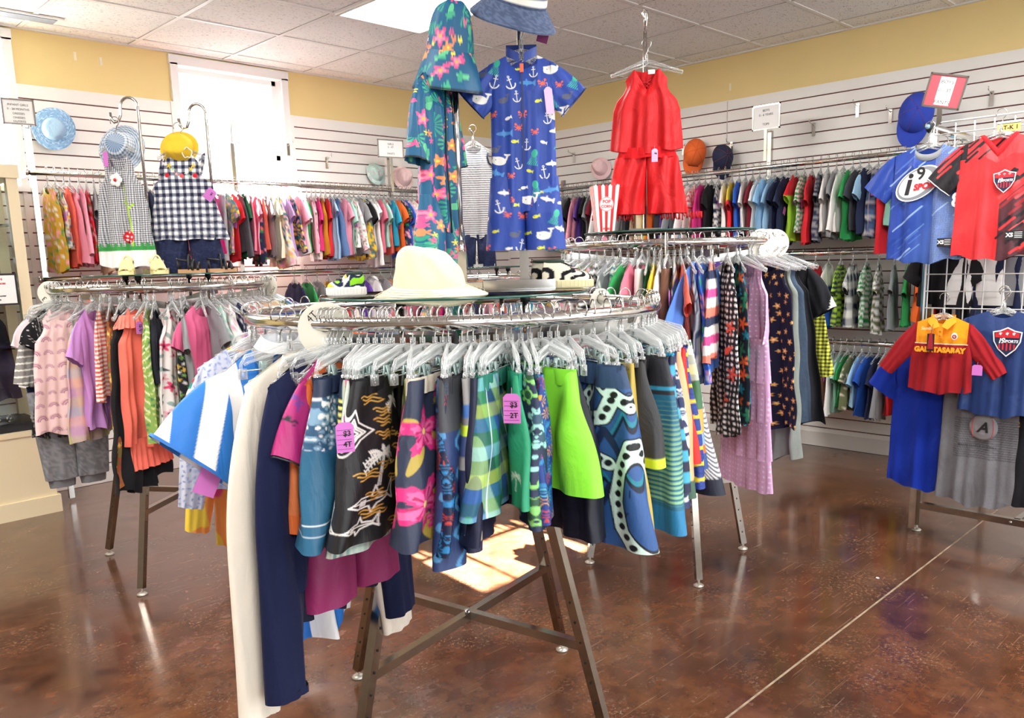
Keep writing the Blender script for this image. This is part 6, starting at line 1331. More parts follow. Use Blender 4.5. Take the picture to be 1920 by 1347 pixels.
tee(pfl, 'long', W=.086, L=.40, seed=502, res=(200, 340), name='body', parent=t, mats=SATIN(), z0=-.085, nw=.045, nf=.02, fa=.008, ls=.165, ang=1.36, wc=.036, arm=.10, d=.03, sd=.028, sl=.025)
shorts(stamps(solid(TE), [(k, x, z+.40, r_, ro, c) for k, x, z, r_, ro, c in flo]), W=.088, L=.20, hw=.050, seed=502, res=(110, 110), z0=-.40, name='legs', parent=t, mats=SATIN(), d=.034, fa=.004)
g = gof(.086, arm=.10, seed=502, z0=-.085, sl=.025); 
for s in (-1, 1): trim_sleeve(t, g, s, .165, 1.36, .036, '#12131c', d=.028, length=.005, mats=SATIN())
mb = MB(); mb.tube([(x, -.0345+.004*math.sin(k), z) for k, (x, z) in enumerate(((0, -.115), (.002, -.2), (-.002, -.3), (.002, -.4), (0, -.5)))], .0028, 6); zp = mb.build('front_zip', mat('zip_black', '#12131a', rough=.5), t)
hanger(p, yf, 'top', 'clear hanger holding the teal floral sunsuit', True, None, hw=.08)
bucket('teal tropical floral sun hat with black edge on the round pole', (S1[0]-.012, S1[1]-.0, 1.905), (.12, .16, yw-.3), .060, .125, .030, .095, lambda x, z, t_: pfl(x, z-.3, t_), name='sun_hat', seed=3, dent=.14, mats=SATIN(), n=300, edge=lambda x, z, t_: np.where((z < -.955)[..., None], np.array(lin('#0f1018')), pfl(x, z*.12-.1, t_)))
cream = lambda x, z, t_: np.broadcast_to(np.array(lin('#e3d9bd')), x.shape+(3,))
hb = bucket('cream white bucket hat lying on the front glass shelf', (1.295, 1.595, FGZ+.026), (.10, -.05, -.5), .084, .090, .050, .027, cream, seed=1, dent=.30, n=110, slump=.32)
mb = MB()
for k in range(5): rr = .093+.009*k; mb.tube([(rr*math.cos(a)*(1+.06*math.cos(2*a+1)), rr*math.sin(a)*(1+.06*math.cos(2*a+1)), -.0035-.0042*k+.0014*math.cos(3*a+1)+.001) for a in np.linspace(0, 2*PI, 61)[:-1]], .0007, 4, closed=True)
mb.build('brim_stitching', mat('stitch_cream', '#cfc6a8', rough=.8), hb)
# shoes on the glass
def sneaker(label, loc, rz, L, H_, top, sole, M_, group=None, name='toddler_shoe'):
    t = thing(name, label, 'shoe', loc, rz, group); n = 90; th = np.linspace(0, 2*PI, n, endpoint=False)
    def outl(w_, l_, k=0): 
        x = l_*.5*np.cos(th); y = w_*.5*np.sin(th)*(1+.12*np.cos(th)); return x, y
    mb = MB(); R_ = []
    for z, s in ((0, .96), (.003, 1), (.021, 1.0), (.023, .97)): x, y = outl(.40*L*s, L*s); R_.append(np.stack([x, y, 0*x+z], 1))
    P = np.array(R_); mb.grid(P, 0, None, wrap=True); mb.poly(P[-1]); mb.poly(P[0][::-1])
    for k in range(40):
        a = k/40*2*PI; mb.box((L*.5*math.cos(a)*1.004, .2*L*math.sin(a)*(1+.12*math.cos(a))*1.01, .012), (.0016, .0016, .017))
    mb.build('ribbed_sole', sole, t, False)
    R_ = []
    for s in np.linspace(0, 1, 34):
        hh = np.where(np.cos(th) < .15, H_, H_*.50); k = s*PI/2; z = .022+hh*math.sin(k); sh = 1-.45*s**2.2; x, y = outl(.38*L*(1-.35*s**2), L*.95*sh); x = x-.14*L*s*s; R_.append(np.stack([x, y, z], 1))
    P = np.array(R_); mb = MB(); mb.grid(P, 0, top(P[..., 0]+P[..., 1]*.6, P[..., 2]+P[..., 1]*.4, 't'), wrap=True); mb.build('upper', M_, t)
    mb = MB(); q = P[-1]; mb.tube(q, .005, 8, closed=True); mb.build('collar_padding', mat('shoe_lining', '#2f3f33', rough=.9), t)
    mb = MB(); mb.box((.10*L, 0, .022+H_*.60), (.02, .36*L*.8, .003)); mb.box((.0, 0, .022+H_*.78), (.02, .34*L*.7, .003)); mb.build('hook_strap', M_ if False else mat('strap_black', '#24262c', rough=.7), t, False)
    return t
def swirl(a, b): 
    A, B = np.array(lin(a)), np.array(lin(b))
    def f(x, z, t_):
        q = np.sin(x*150+2.6*np.sin(z*95+1)+1.8*np.sin(x*60+z*120)); return np.where((q > .1)[..., None], A, B)
    return f
CL = CLOTH()
sneaker('black and cream swirl print toddler shoe, the nearer one', (1.765, 1.555, FGZ), -.55, .155, .052, swirl('#14151a', '#eee6cf'), mat('sole_cream', '#e6dcae', rough=.6), CL)
sneaker('black and cream swirl print toddler shoe, the farther one', (1.73, 1.665, FGZ) if False else (1.80, 1.64, FGZ), -.35, .15, .052, swirl('#14151a', '#eee6cf'), mat('sole_cream'), CL)
sneaker('navy, yellow and green camouflage baby shoe left of the hat', (1.235, 1.87, FGZ), 2.2, .11, .036, noisep(['#1f2a4a', '#efc23a', '#f2efe6', '#1f2a4a', '#8fd62c'], 90, 3), mat('sole_white', '#f1efe8', rough=.6), CL, name='baby_shoe')
# ------------------------------------------------------------------ back rack display: vest and jeans
BGZ = 1.3235; q = (3.20, 3.50); yb_ = math.radians(47-90)
t = thing('pole_display_stand', 'chrome stand holding the striped vest and jeans at the back', 'display stand', (q[0]+.03, q[1]+.03, BGZ), yb_)
mb = MB(); mb.box((0, 0, .008), (.20, .14, .016)); mb.build('base', CHROME(), t, False); mb = MB(); mb.tube([(0, 0, .01), (0, 0, .74), (-.02, -.03, .76)], .007, 8); mb.build('pole', CHROME(), t)
p = (q[0], q[1], 2.085)
t = thing('striped_vest', 'sleeveless navy and white finely striped top behind the sunsuit', 'top', p, yb_)
tee(stripes(['#f0eee8', '#4a5066'], .012), 'tank', W=.13, L=.50, seed=601, res=(60, 130), name='body', parent=t, z0=-.09, fa=.006)
mb = MB()
for s in (-1, 1): mb.tube([(s*x, -.012, z) for x, z in ((.08, -.135), (.076, -.16), (.085, -.19), (.112, -.215))], .005, 6)
mb.build('armhole_binding', mat('binding_navy', '#1d2644', rough=.8), t)
hanger(p, yb_, 'top', 'white hanger holding the finely striped vest', False, None, hw=.10)
t = thing('jeans', 'dark navy jeans below the striped vest at the back', 'trousers', p, yb_)
shorts(mottled('#1c2340', '#232c4e'), W=.10, L=.18, hw=.05, seed=602, res=(40, 40), z0=-.58, name='legs', parent=t, d=.03)
# ------------------------------------------------------------------ hats on the wall hooks
den = lambda x, z, t_: dots('#7fa3c4', ['#5f86ad', '#b9d0e4'], .006, .002)(x, z, t_)
bucket('pale blue straw-brimmed denim sun hat on back wall at left', (1.655, YB-.10, 2.20), (1.45, .15, -.35), .065, .045, .055, .0, solid('#9fc0da'), name='sun_hat', seed=2, dent=.08, edge=den)
def soft_hat(label, loc, rot, pt, s=1.): return bucket(label, loc, rot, .055*s, .07*s, .022*s, .012, pt, name='baby_hat', seed=5, dent=.2, n=48)
soft_hat('pale pink baby hat on the back wall right of the sign', (4.26, YB-.075, 2.05), (1.2, .4, -.4), solid('#f3d3d2'), 1.25)
soft_hat('mint floral baby hat hanging behind the girls pants sign', (3.99, YB-.075, 2.07), (1.3, .1, -.3), dots('#bfe3dd', ['#f0a5b4', '#f7f4ee'], .03, .01, shape='flower'), 1.05)
soft_hat('pale pink baby hat on the right wall left of the red playsuit', (XR-.075, 4.42, 2.09), (1.25, -.2, -1.2), solid('#f1cdcf'), 1.2)
def cap(label, loc, rz, col, badge=None, s=1., roll=0):
    t = thing('baseball_cap', label, 'cap', loc, rz); t.rotation_euler = (PI/2-.1, roll, rz); th = np.linspace(0, 2*PI, 40, endpoint=False); M_ = mat('cap_'+col.strip('#'), col, rough=.85, wrinkle=.3)
    R_ = [np.stack([.082*s*math.sin(a)*np.cos(th)*.92, .082*s*math.sin(a)*np.sin(th)*1.12+0*th, .095*s*math.cos(a)+0*th], 1) for a in np.linspace(.02, PI/2, 10)]
    mb = MB(); mb.grid(np.array(R_), 0, None, wrap=True); mb.build('crown', M_, t)
    mb = MB(); R1 = []
    for q_ in np.linspace(0, 1, 7): R1.append([(.074*s*math.sin(a)*(1-.05*q_), -.085*s*math.cos(a)*1.02-.07*s*q_*max(0, math.cos(a))**.4, -.004-.010*q_*q_+.016*math.cos(a*1.0)*0+.012*abs(math.sin(a))*-1*q_) for a in np.linspace(-1.25, 1.25, 15)])
    P = np.array(R1); mb.grid(P); P2 = P.copy(); P2[..., 2] -= .003; mb.grid(P2, flip=True); mb.build('visor', M_, t)
    mb = MB(); mb.lathe([(0, .003), (.007, .002), (.008, -.002)], (0, 0, .096*s), 10); mb.build('button', M_, t)
    for k in range(6):
        a = k*PI/3+.3; mb = MB(); mb.tube([(.083*s*math.sin(b)*math.cos(a)*.92, .083*s*math.sin(b)*math.sin(a)*1.12, .096*s*math.cos(b)) for b in np.linspace(.05, PI/2, 8)], .0008, 4)
        if k == 0: sm = mb
        else: sm.v += mb.v; sm.f += [(np.asarray(F)+sm.n if isinstance(F, np.ndarray) else [tuple(i+sm.n for i in q_) for q_ in F], m_) for F, m_ in mb.f]; sm.c += mb.c; sm.n += mb.n
    sm.build('seams', mat('cap_seam', '#00000f' if col == '#1a2140' else '#a84a1c', rough=.9), t)
    if badge: mb = MB(); add_text(mb, badge[0], .022*s, (0, -.094*s, .030*s), (1, 0, 0), (0, .25, 1), 0, bold=.0012); mb.build('embroidery', mat('badge_'+badge[1].strip('#'), badge[1], rough=.6), t)
    return t
cap('orange baseball cap hanging on the right wall', (XR-.10, 3.50, 2.11), -PI/2-.9+PI/2, '#e8692a', ('Browns', '#5a3a1c'), 1.1, .15)
cap('navy blue baseball cap hanging beside the orange cap', (XR-.10, 3.27, 2.05), -PI/2-.6+PI/2, '#1a2140', None, 1.0, -.1)
cap('royal blue baseball cap behind the red pants sign', (XR-.12, 1.93, 2.17), -1.2, '#2b46b8', None, 1.3, .2)
# ------------------------------------------------------------------ sports shirts on the wire grid
JG = 'sports shirts on the wire grid'
def jersey(label, cat, p, pt, W, L, ls, seed, kind='tee', ang=.95, wc=.06, arm=.13, sl=.035, nf=.055, nw=.055, v=False, fa=.008, lab='', n=(200, 260), name='sports_shirt', mats=None, z0=-.085, sd=.022, d=.02, **k):
    rz = -PI/2+k.pop('yaw', .0); t = thing(name, label, cat, p, rz, JG)
    tee(pt, kind, W=W, L=L, ls=ls, seed=seed, name='body', parent=t, res=n, z0=z0, nw=nw, nf=nf, v=v, fa=fa, ang=ang, wc=wc, arm=arm, d=d, sd=sd, sl=sl, mats=mats or SATIN(), **k)
    hanger(p, rz, 'top', 'clear hanger on the wire grid holding the '+lab, True, 'hangers on the wire grid', hw=W*.8); return t
def collar(t, nw, nf, z0, col, v=False, w_=.018, depth=.020, M_=None):
    mb = MB(); R_ = []
    th = np.linspace(0, 2*PI, 56, endpoint=False)
    for q in (0, .33, .66, 1):
        x = (nw+.004-w_*.55*q*0+w_*.9*(q-.5)*1.0)*np.cos(th); fr = np.sin(th) < 0
        dip = np.where(fr, nf*(1-np.abs(np.cos(th))) if v else nf*np.abs(np.sin(th)), .012*np.abs(np.sin(th)))
        R_.append(np.stack([x, (depth*.55+.006*math.sin(q*PI))*np.sin(th), z0-dip*(1+.18*(q-.5))-w_*(q-.5)*np.where(fr, np.abs(np.sin(th)), .2)+.004], 1))
    P = np.array(R_); mb.grid(P, 0, np.broadcast_to(np.array(lin(col)), P.shape), wrap=True); return mb.build('collar', M_ or CLOTH(), t)
GX_ = 3.94
def slash(cols, seed, n=46, x0=-.2, x1=.2, z0=-.52, z1=0, a=.72, w_=.016, mask=None):
    r = random.Random(seed); S = []
    for k in range(n):
        x, z, l = r.uniform(x0, x1), r.uniform(z0, z1), r.uniform(.03, .12)
        if mask and not mask(x, z): continue
        S.append(([(x, z), (x+l*math.cos(a), z+l*math.sin(a))], w_*r.uniform(.6, 1.1), r.choice(cols)))
    return S
# blue jersey
def pb(x, z, t):
    k = np.clip((x+.02)/.2+(-z-.1)/.9, 0, 1)[..., None]; return np.array(lin('#183a90'))*(1-k*.55)+np.array(lin('#4d6f9e'))*k*.55
pb2 = strokes(pb, slash(['#3d60a8', '#5d7fb4', '#2a4c9c', '#86a0c4'], 3, 60, w_=.007))
pb3 = over(pb2, (lambda x, z, t: (x > .035)&(np.hypot((x*400) % 2-1, (z*400) % 2-1) < .55)&(t in 't'), '#9fb2cc'), (lambda x, z, t: (np.abs(x) < .10)&(z > -.0)&(x > .05), '#8b8f96'))
t = jersey('blue sports jersey with oval i9 logo and grey collar', 'jersey', (GX_, 1.345, 1.885), pb3, .165, .50, .13, 701, lab='blue sports jersey', ang=.9, wc=.065)
collar(t, .062, .055, -.085, '#8b8f92')
SG = lambda x, z, e=.0: (x, -.028-e, z)
mb = MB(); th = np.linspace(0, 2*PI, 33)[:-1]; cx, cz = -.028, -.245
for k, (a_, b_, m_) in enumerate(((.094, .074, 0), (.088, .069, 1), (.070, .058, 0))):
    mb.poly([SG(cx+(0 if k < 2 else -.010)+a_*math.cos(q)*.98+b_*.25*math.sin(q), cz+b_*math.sin(q)+.18*a_*math.cos(q), .001+.0006*k) for q in th], m_)
add_text(mb, 'i', .135, SG(cx-.045, cz-.004, .004), mi=2, bold=.003, shear=.2); add_text(mb, '9', .075, SG(cx+.012, cz+.040, .004), mi=2, bold=.0015)
add_text(mb, 'SPORTS', .036, SG(cx+.045, cz-.012, .0045), (1, 0, .10), (0, 0, 1), 3, bold=.0018, shear=.15)
mb.build('chest_logo', [mat('print_white', '#eceef0', rough=.6), mat('print_grey', '#84878c', rough=.6), INK(), mat('print_red', '#c8202c', rough=.6)], t, False)
mb = MB(); add_text(mb, '8', .085, SG(.135, -.33, .002), mi=0, bold=.002); mb.build('number', mat('print_white'), t, False)
mb = MB(); mb.box(SG(.095, -.505, .0), (.062, .001, .036), 0); add_text(mb, 'XS', .022, SG(.080, -.505, .0015), mi=1, bold=.001)
for k in range(4): mb.box(SG(.108, -.494-.007*k, .001), (.026, .0006, .0022), 1)
mb.build('size_print', [INK(), mat('print_white')], t, False)
# red jersey
rb = over(solid('#d22b30'), (lambda x, z, t: (t in ('sl',))|((t in 'tb')&(x < -.115)&(z > -.09)), '#17151a'), (lambda x, z, t: (t in 'tb')&(x > .02)&(z < -.30+x*.9), '#4a2028'))
rp = strokes(rb, slash(['#17151a', '#d22b30', '#8a2228', '#17151a', '#e0484a'], 8, 40, x0=.0, x1=.16, z0=-.5, z1=-.16, w_=.014)+slash(['#d22b30'], 4, 12, x0=-.26, x1=-.12, z0=-.17, z1=-.02, w_=.012)+slash(['#17151a'], 5, 8, x0=-.12, x1=-.06, z0=-.12, z1=-.02, w_=.010))
t = jersey('red and black sports jersey with shield badge and v-neck', 'jersey', (GX_-.03, 1.06, 1.895), rp, .165, .50, .13, 702, lab='red and black sports jersey', v=True, nf=.075, ang=.85, wc=.06)
collar(t, .062, .078, -.085, '#c4232a', v=True)
g = gof(.165, arm=.13, seed=702, z0=-.085, sl=.035); trim_sleeve(t, g, -1, .13, .85, .06, '#efe9e6', d=.022, length=.006, mats=SATIN())
def shield(t, cx, cz, s, cols, nm='shield_badge', text='i9'):
    out = [(-1, .75), (-.5, .85), (0, 1.1), (.5, .85), (1, .75), (.92, 0), (.6, -.6), (0, -1.15), (-.6, -.6), (-.92, 0)]
    mb = MB(); 
    for k, sc_ in enumerate((1, .90)): mb.poly([SG(cx+x*s*sc_, cz+z*s*sc_, .002+.0008*k) for x, z in out], k)
    mb.poly([SG(cx+x*s, cz+z*s, .0042) for x, z in ((-.82, .62), (0, .95), (.82, .62), (.80, .30), (-.80, .30))], 2)
    for k in range(5): mb.box(SG(cx+(-.5+.25*k)*s, cz-.38*s+.0*k, .0042), (.11*s, .0004, (.62-.5*abs(-.5+.25*k))*s), 2)
    for x in (-.45, 0, .45): add_text(mb, '*', .5*s, SG(cx+x*s, cz+.5*s, .005), mi=0, bold=.0006)
    add_text(mb, text, .55*s, SG(cx-.35*s, cz+.05*s, .005), mi=0, bold=.001, shear=.2); add_text(mb, 'SPORTS', .28*s, SG(cx+.25*s, cz+.02*s, .005), mi=0, bold=.0006, shear=.2)
    mb.build(nm, [mat('print_white'), mat('print_navy', '#1a2344', rough=.6), mat('print_red')], t, False)
shield(t, .035, -.275, .042, None)
mb = MB(); mb.box(SG(.085, -.495, .0), (.068, .001, .036), 0); add_text(mb, 'XS', .022, SG(.068, -.495, .0015), mi=1, bold=.001)
for k in range(4): mb.box(SG(.100, -.484-.007*k, .001), (.028, .0006, .0022), 1)
mb.build('size_print', [INK(), mat('print_white')], t, False)
# large royal blue T-shirt and grey T-shirt below
jersey('large plain royal blue T-shirt low on the wire grid', 'T-shirt', (GX_-.0, 1.29, .985), solid('#0f2f9e'), .165, .64, .12, 703, lab='large royal blue T-shirt', n=(70, 80), fa=.009, name='tshirt_large', mats=CLOTH(), wc=.075, ang=1.0, fn=2.5, arm=.15).name = 'large_tshirt'
t = jersey('grey sports T-shirt with baseball print low on wire grid', 'T-shirt', (GX_-.035, 1.055, 1.02), over(mottled('#77767a', '#6c6b70'), (lambda x, z, t: (t == 't')&(z < -.315)&(z > -.49)&(x > -.10)&(((z*100) % 1) < .3), '#3d3c42')), .17, .70, .11, 704, lab='grey baseball T-shirt', n=(110, 180), fa=.008, mats=CLOTH(), arm=.14)
mb = MB(); mb.lathe([(0, .006), (.03, .005), (.05, .001), (.057, -.004)], (.018, -.030, -.435), 28, 0, R=np.array(Matrix.Rotation(PI/2, 3, 'X')))
for s in (-1, 1): mb.tube([(.018+s*.030+s*.012*abs(math.sin(q)), -.0355, -.435+.045*math.cos(q)) for q in np.linspace(.3, PI-.3, 9)], .0012, 4, mi=2)
add_text(mb, 'A', .062, (.018, -.038, -.435), mi=1, bold=.002, shear=.3); mb.build('ball_print', [mat('ball_grey', '#858386', rough=.7), INK(), mat('print_red')], t, False)
mb = MB(); add_text(mb, 'MAJOR LEAGUE BASEBALL', .012, SG(.0, -.52, .002), mi=0, bold=.0003, space=1.1); mb.build('lettering', mat('print_dark', '#3a3940', rough=.7), t, False)
jersey('black T-shirt at the right edge low on wire grid', 'T-shirt', (GX_-.03, .795, 1.0), solid('#16161b'), .17, .66, .1, 706, lab='black T-shirt', n=(50, 50), mats=CLOTH())
# maroon and orange collared shirt
MA, OG = '#96161f', '#f49a1c'
gp = over(solid(MA), (lambda x, z, t: (t in 'tb')&(z > -.115)&(np.abs(x) < .104), OG), (lambda x, z, t: (t in 'tb')&(z < -.115)&(z > -.119)&(np.abs(x) < .108), '#f2e4c4'))
t = jersey('maroon and orange long-sleeved collared football shirt', 'shirt', (GX_-.09, 1.215, 1.145), gp, .135, .33, .20, 707, 'long', ang=.85, wc=.038, lab='maroon and orange football shirt', nf=.03, nw=.045, bend_=0) if False else jersey('maroon and orange long-sleeved collared football shirt', 'shirt', (GX_-.09, 1.215, 1.145), gp, .135, .33, .20, 707, 'long', ang=.92, wc=.036, lab='maroon and orange football shirt', nf=.03, nw=.045, mats=CLOTH(), arm=.11)
mb = MB()
for s in (-1, 1): mb.add([(s*.004, -.030, -.125), (s*.030, -.034, -.137), (s*.058, -.020, -.105), (s*.048, .004, -.082), (s*.020, -.020, -.095)], [(0, 1, 2, 3, 4)], 0)
P = np.array([[(.05*math.cos(a), .018*math.sin(a), -.090+v_*.014) for a in np.linspace(-.3, PI+.3, 16)] for v_ in (0, 1)]); mb.grid(P); mb.build('collar', mat('collar_orange', OG, rough=.85), t)
mb = MB(); mb.box(SG(0, -.15, .0), (.018, .0012, .05), 0); mb.build('button_placket', mat('collar_orange'), t, False)
for z in (-.145, -.165): mb = MB(); mb.lathe([(0, .001), (.004, .0008), (.004, -.001)], (0, -.0305, z), 10, R=np.array(Matrix.Rotation(PI/2, 3, 'X'))); mb.build('button', mat('button_orange', '#d8801a', rough=.4), t)
mb = MB(); add_text(mb, 'GALATASARAY', .030, SG(.0, -.228, .003), mi=0, bold=.0022, space=1.0); mb.build('chest_lettering', mat('print_orange', '#f9a51e', rough=.6), t, False)
mb = MB(); th = np.linspace(0, 2*PI, 21)[:-1]; mb.poly([SG(.058+.013*math.cos(a), -.165+.015*math.sin(a), .003) for a in th], 0); mb.poly([SG(.058+.009*math.cos(a), -.167+.009*math.sin(a), .004) for a in th], 1); add_text(mb, 'G', .011, SG(.058, -.167, .005), mi=0, bold=.0003); mb.build('crest', [mat('print_white'), mat('print_maroon', '#a01c26', rough=.6)], t, False)
mb = MB(); add_text(mb, 'Samba', .02, SG(-.055, -.135, .003), mi=0, bold=.0002, shear=.3); mb.build('script', mat('print_cream', '#f6dfa8', rough=.6), t, False)
mb = MB(); mb.box((-.035, -.036, -.195), (.030, .001, .075), 0); mb.prism([(-.047, -.225), (-.023, -.225), (-.027, -.175), (-.030, -.155), (-.040, -.155), (-.043, -.175)], .001, off=-.0375, mi=1); mb.tube([(-.035, -.034, -.155), (-.030, -.032, -.115)], .001, 4)
mb.build('swing_tag', [INK(), mat('print_maroon')], t, False)
price_tag(t, (.155, -.03, -.305), 0, None, w_=.04, h_=.045, tilt=0)
# navy T-shirt with shield
t = jersey('navy blue sports T-shirt with large shield badge on wire grid', 'T-shirt', (GX_-.075, .99, 1.175), solid('#1b3468'), .155, .44, .10, 708, lab='navy shield T-shirt', n=(70, 80), nf=.03, nw=.05)
shield(t, .03, -.21, .055, None)
bt = jersey('navy and gold striped shirt behind the navy shield T-shirt', 'shirt', (GX_-.02, 1.0, 1.165), stripes(['#1b2344', '#e8a83a'], .022, ang=.5), .15, .48, .09, 709, lab='navy and gold striped shirt', n=(50, 80))
t = thing('baseball_cap', 'small grey cap with red and blue round badge on grid', 'cap', (GX_-.05, 1.12, .715), -PI/2)
mb = MB(); mb.lathe([(0, .03), (.014, .028), (.026, .018), (.03, 0), (.028, -.002)], (0, 0, 0), 20, R=np.array(Matrix.Rotation(.9, 3, 'X'))); mb.build('crown', mat('cap_grey', '#b7b5b3', rough=.9, wrinkle=.5), t)
mb = MB(); th = np.linspace(0, 2*PI, 25)[:-1]
for k, rr in enumerate((.050, .044, .034)): mb.poly([(rr*math.cos(a)-.016, .012-.001*k, rr*math.sin(a)) for a in th], k)
mb.build('round_badge', [mat('print_red'), mat('print_white'), mat('print_navy')], t, False)
for k, (y, z) in enumerate(((1.30, 1.28), (1.17, 1.25), (1.05, 1.27), (.95, 1.25))):
    ring = small(['T-black', 'S-white', 'T-navy', 'S-grey'][k], (GX_+.16, y, z+.17), -PI/2, 9100+k, group='clothes behind the wire grid', rail='back of the wire grid', W=.13, L=.28, tagp=0)
# ------------------------------------------------------------------ glass display cabinet at the left edge
t = thing('display_cabinet', 'cream glass jewellery display cabinet at the left edge', 'display cabinet', (.30, 5.10, 0))
BEI = mat('cabinet_beige', '#e6d7b2', rough=.5); x0, x1 = -.9, 1.03; y0, y1 = 0, .40
mb = MB(); mb.box(((x0+x1)/2, .2, .05), (x1-x0+.03, .43, .1)); mb.build('plinth', BEI, t, False)
mb = MB(); mb.box(((x0+x1)/2, .2, .28), (x1-x0, .40, .36)); mb.build('cupboard', BEI, t, False)
mb = MB(); mb.box(((x0+x1)/2, .2, .475), (x1-x0+.015, .415, .03)); mb.build('ledge', BEI, t, False)
mb = MB(); mb.box(((x0+x1)/2, .2, .515), (x1-x0-.06, .36, .05)); mb.build('black_tray', mat('tray_black', '#15151a', rough=.5), t, False)
for x, y in ((x1-.03, .03), (x1-.03, .37), (x0+.03, .03), (x0+.03, .37)): mb = MB(); mb.box((x, y, 1.18), (.055, .05, 1.38)); mb.build('corner_post', BEI, t, False)
mb = MB(); mb.box(((x0+x1)/2, .2, 1.90), (x1-x0+.01, .41, .07)); mb.build('top_frame', BEI, t, False)
mb = MB(); mb.box(((x0+x1)/2-.0, .012, 1.2), (x1-x0-.1, .005, 1.33)); mb.build('glass_front', m_glass('case_glass'), t, False)
for z in (.95, 1.32, 1.62): mb = MB(); mb.box(((x0+x1)/2, .2, z), (x1-x0-.08, .34, .008)); mb.build('glass_level', m_glass(), t, False)
u = thing('necklace_bust', 'black velvet necklace bust inside the glass cabinet', 'necklace display', (1.10, 5.27, 1.324), -.4)
mb = MB(); mb.prism([(-.05, 0), (.05, 0), (.075, .08), (.05, .16), (.02, .20), (-.02, .20), (-.05, .16), (-.075, .08)], .03); mb.build('bust', mat('velvet_black', '#121218', rough=.95), u)
mb = MB(); P = [(.045*math.sin(a), -.022, .14-.05*math.cos(a)) for a in np.linspace(-2.2, 2.2, 15)]
for q_ in P: mb.lathe([(0, .007), (.006, .003), (.006, -.003), (0, -.007)], q_, 8)
o = mb.build('bead_necklace', mat('pearl', '#e8e0cc', rough=.25), None); o.location = (1.10, 5.27, 1.324); o.rotation_euler = (0, 0, -.4); tag(o, 'cream bead necklace on the upper black bust in the cabinet', 'necklace')
u2 = thing('necklace_bust', 'lower black velvet necklace bust in cabinet beside the notice', 'necklace display', (1.12, 5.3, .954), -.4); link('bust', bpy.data.meshes['bust'], u2).scale = (1, 1, 1.4)
o2 = o.copy(); C.objects.link(o2); o2.location = (1.12, 5.3, 1.02); o2['label'] = 'cream bead necklace on the lower black bust in the cabinet'
mb = MB(); mb.box((0, 0, 0), (.26, .008, .17), 1); mb.box((0, -.005, 0), (.24, .002, .15), 0)
for k, (s_, z_, sz, m_) in enumerate((('ATTENTION', .055, .018, 2), ('All Jewelry Pieces', .033, .018, 2), ('Jewelry', .006, .015, 1), ('will be sent', -.014, .013, 1), ('to the register counter', -.034, .013, 1), ('for checkout', -.054, .013, 1))): add_text(mb, s_, sz, (.01, -.0065, z_), mi=m_, bold=.0006)
o = mb.build('jewellery_notice', [WHITE(), INK(), mat('print_red')], None, False); o.location = (1.13, 5.093, 1.275); tag(o, 'black-framed notice with red heading fixed to cabinet glass', 'notice')
for k in range(4):
    mb = MB(); mb.tube([(.022*math.cos(a), .01*math.sin(a)*.6, .022+.018*math.sin(a)) for a in np.linspace(0, 2*PI, 17)[:-1]], .004, 6, closed=True)
    o = mb.build('bracelet', mat('gem_silver', '#d9d6c8', rough=.2, metal=.8), None); o.location = (.98+.055*k, 5.17, .545); o.rotation_euler = (.5, 0, .3*k); tag(o, 'silver bracelet on the black tray, '+['leftmost of the four', 'second from the left', 'second from the right', 'rightmost of the four'][k], 'bracelet', 'bracelets on the black tray')
t = thing('purple_dress', 'dark purple and black dress hanging inside the cabinet', 'dress', (1.10, 5.30, 1.30), -.5)
tee(over(stripes(['#3a2a4a', '#4a3a5c'], .02, True), (lambda x, z, t: z > -.25, '#1c1c26')), 'tank', W=.14, L=.56, seed=801, name='body', parent=t, fl=.03)
# scraps on the floor
for k, (x, y, sx, l) in enumerate(((1.98, 1.03, .022, 'small torn white paper scrap on the floor right of the rack'), (3.35, 1.25, .014, 'tiny white paper scrap on the floor near the joint line'), (.62, 1.30, .03, 'white smear of plaster on floor at lower left'))):
    mb = MB(); mb.poly([(-sx/2, -sx/3, .0013), (sx/2, -sx/2, .0013), (sx*.6, sx/3, .002), (0, sx/2, .0015), (-sx/2, sx/3, .0013)]); o = mb.build('paper_scrap', WHITE(), None, False); o.location = (x, y, .001); o.rotation_euler = (0, 0, k); tag(o, l, 'paper')
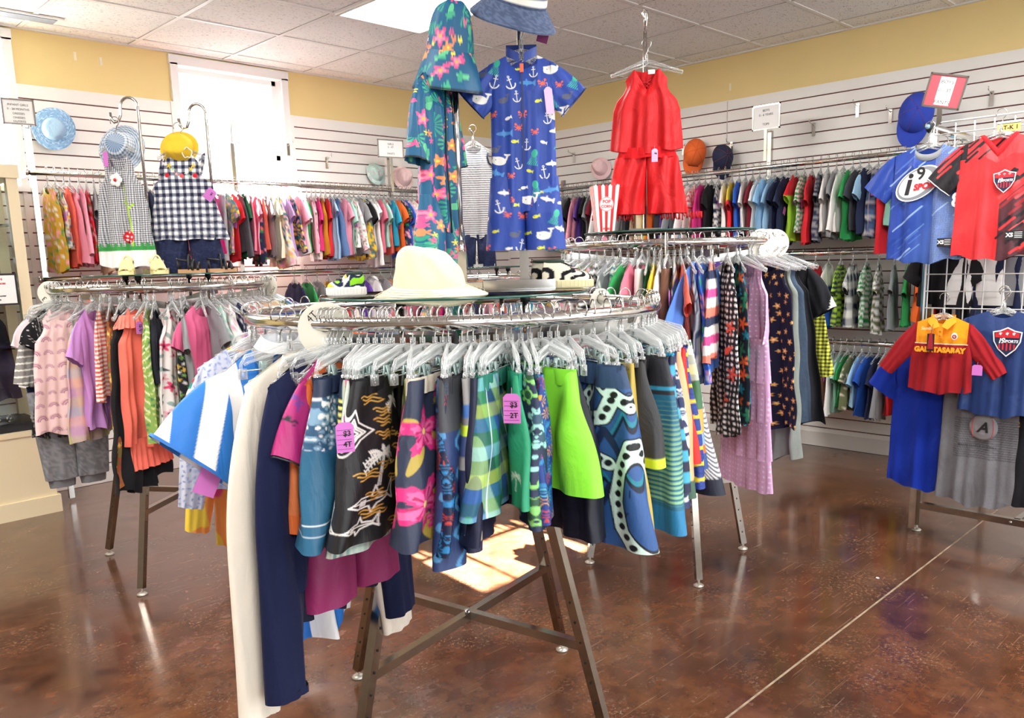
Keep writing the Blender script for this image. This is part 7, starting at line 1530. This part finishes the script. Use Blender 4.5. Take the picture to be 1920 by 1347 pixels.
# ------------------------------------------------------------------ one label per hung garment and hanger
def finish_labels():
    from collections import defaultdict
    by = defaultdict(list)
    for e in REG: by[e['rail']].append(e)
    for rail, L in by.items():
        cnt = defaultdict(list)
        for i, e in enumerate(L): e['i'] = i; cnt[e['core']].append(e)
        for core, es in cnt.items():
            for e in es:
                e['base'] = '%s on the %s' % (core, rail); e['hb'] = 'clear hanger holding the %s on the %s' % (core, rail)
                if len(es) > 1:
                    i = e['i']; l = L[i-1]['short'] if i else 'the end'; r = L[i+1]['short'] if i+1 < len(L) else 'the end'
                    bt = 'between %s and %s' % (l, r); e['base'] = '%s %s on the %s' % (core, bt, rail); e['hb'] = 'hanger of the %s %s on %s' % (core, bt, rail)
        seen = defaultdict(list)
        for e in L: seen[e['base']].append(e)
        for b, es in seen.items():
            if len(es) > 1:
                for k, e in enumerate(es):
                    o_ = ['first', 'second', 'third', 'fourth', 'fifth'][min(k, 4)]
                    e['base'] = o_+' '+e['base']; e['hb'] = e['hb'].replace('hanger of the', 'hanger of the '+o_)
    for e in REG:
        if not e.get('keep'): e['o']['label'] = ' '.join(e['base'].split()[:16])
        if e['h'] is not None: e['h']['label'] = ' '.join(e['hb'].split()[:16])
finish_labels()

# the small clear hangers crowding the long wall rails: one countless mass beyond the largest ones
def merge_hangers(rails, label):
    V, F, Mi, n = [], [], [], 0; me0 = None
    for e in REG:
        if e['rail'] in rails and e['h'] is not None:
            h = e['h']; me = h.data; v = np.zeros(len(me.vertices)*3, np.float32); me.vertices.foreach_get('co', v); v = v.reshape(-1, 3)
            R = np.array(Matrix.Rotation(h.rotation_euler[2], 3, 'Z')); V.append(v@R.T+np.array(h.location)); me0 = me
            F += [(tuple(i+n for i in p.vertices), p.material_index) for p in me.polygons]; n += len(v)
            bpy.data.objects.remove(h); e['h'] = None
    m = bpy.data.meshes.new('plastic_hanger'); m.from_pydata(np.concatenate(V).tolist(), [], [f for f, _ in F]); m.polygons.foreach_set('material_index', [q for _, q in F]); m.polygons.foreach_set('use_smooth', [True]*len(F))
    for q in me0.materials: m.materials.append(q)
    o = link('plastic_hanger', m); tag(o, label, 'hanger', kind='stuff')
merge_hangers(('upper back rail', 'lower back rail', 'middle right rail', 'lowest right rail'), 'crowd of small clear hangers on the long wall rails')
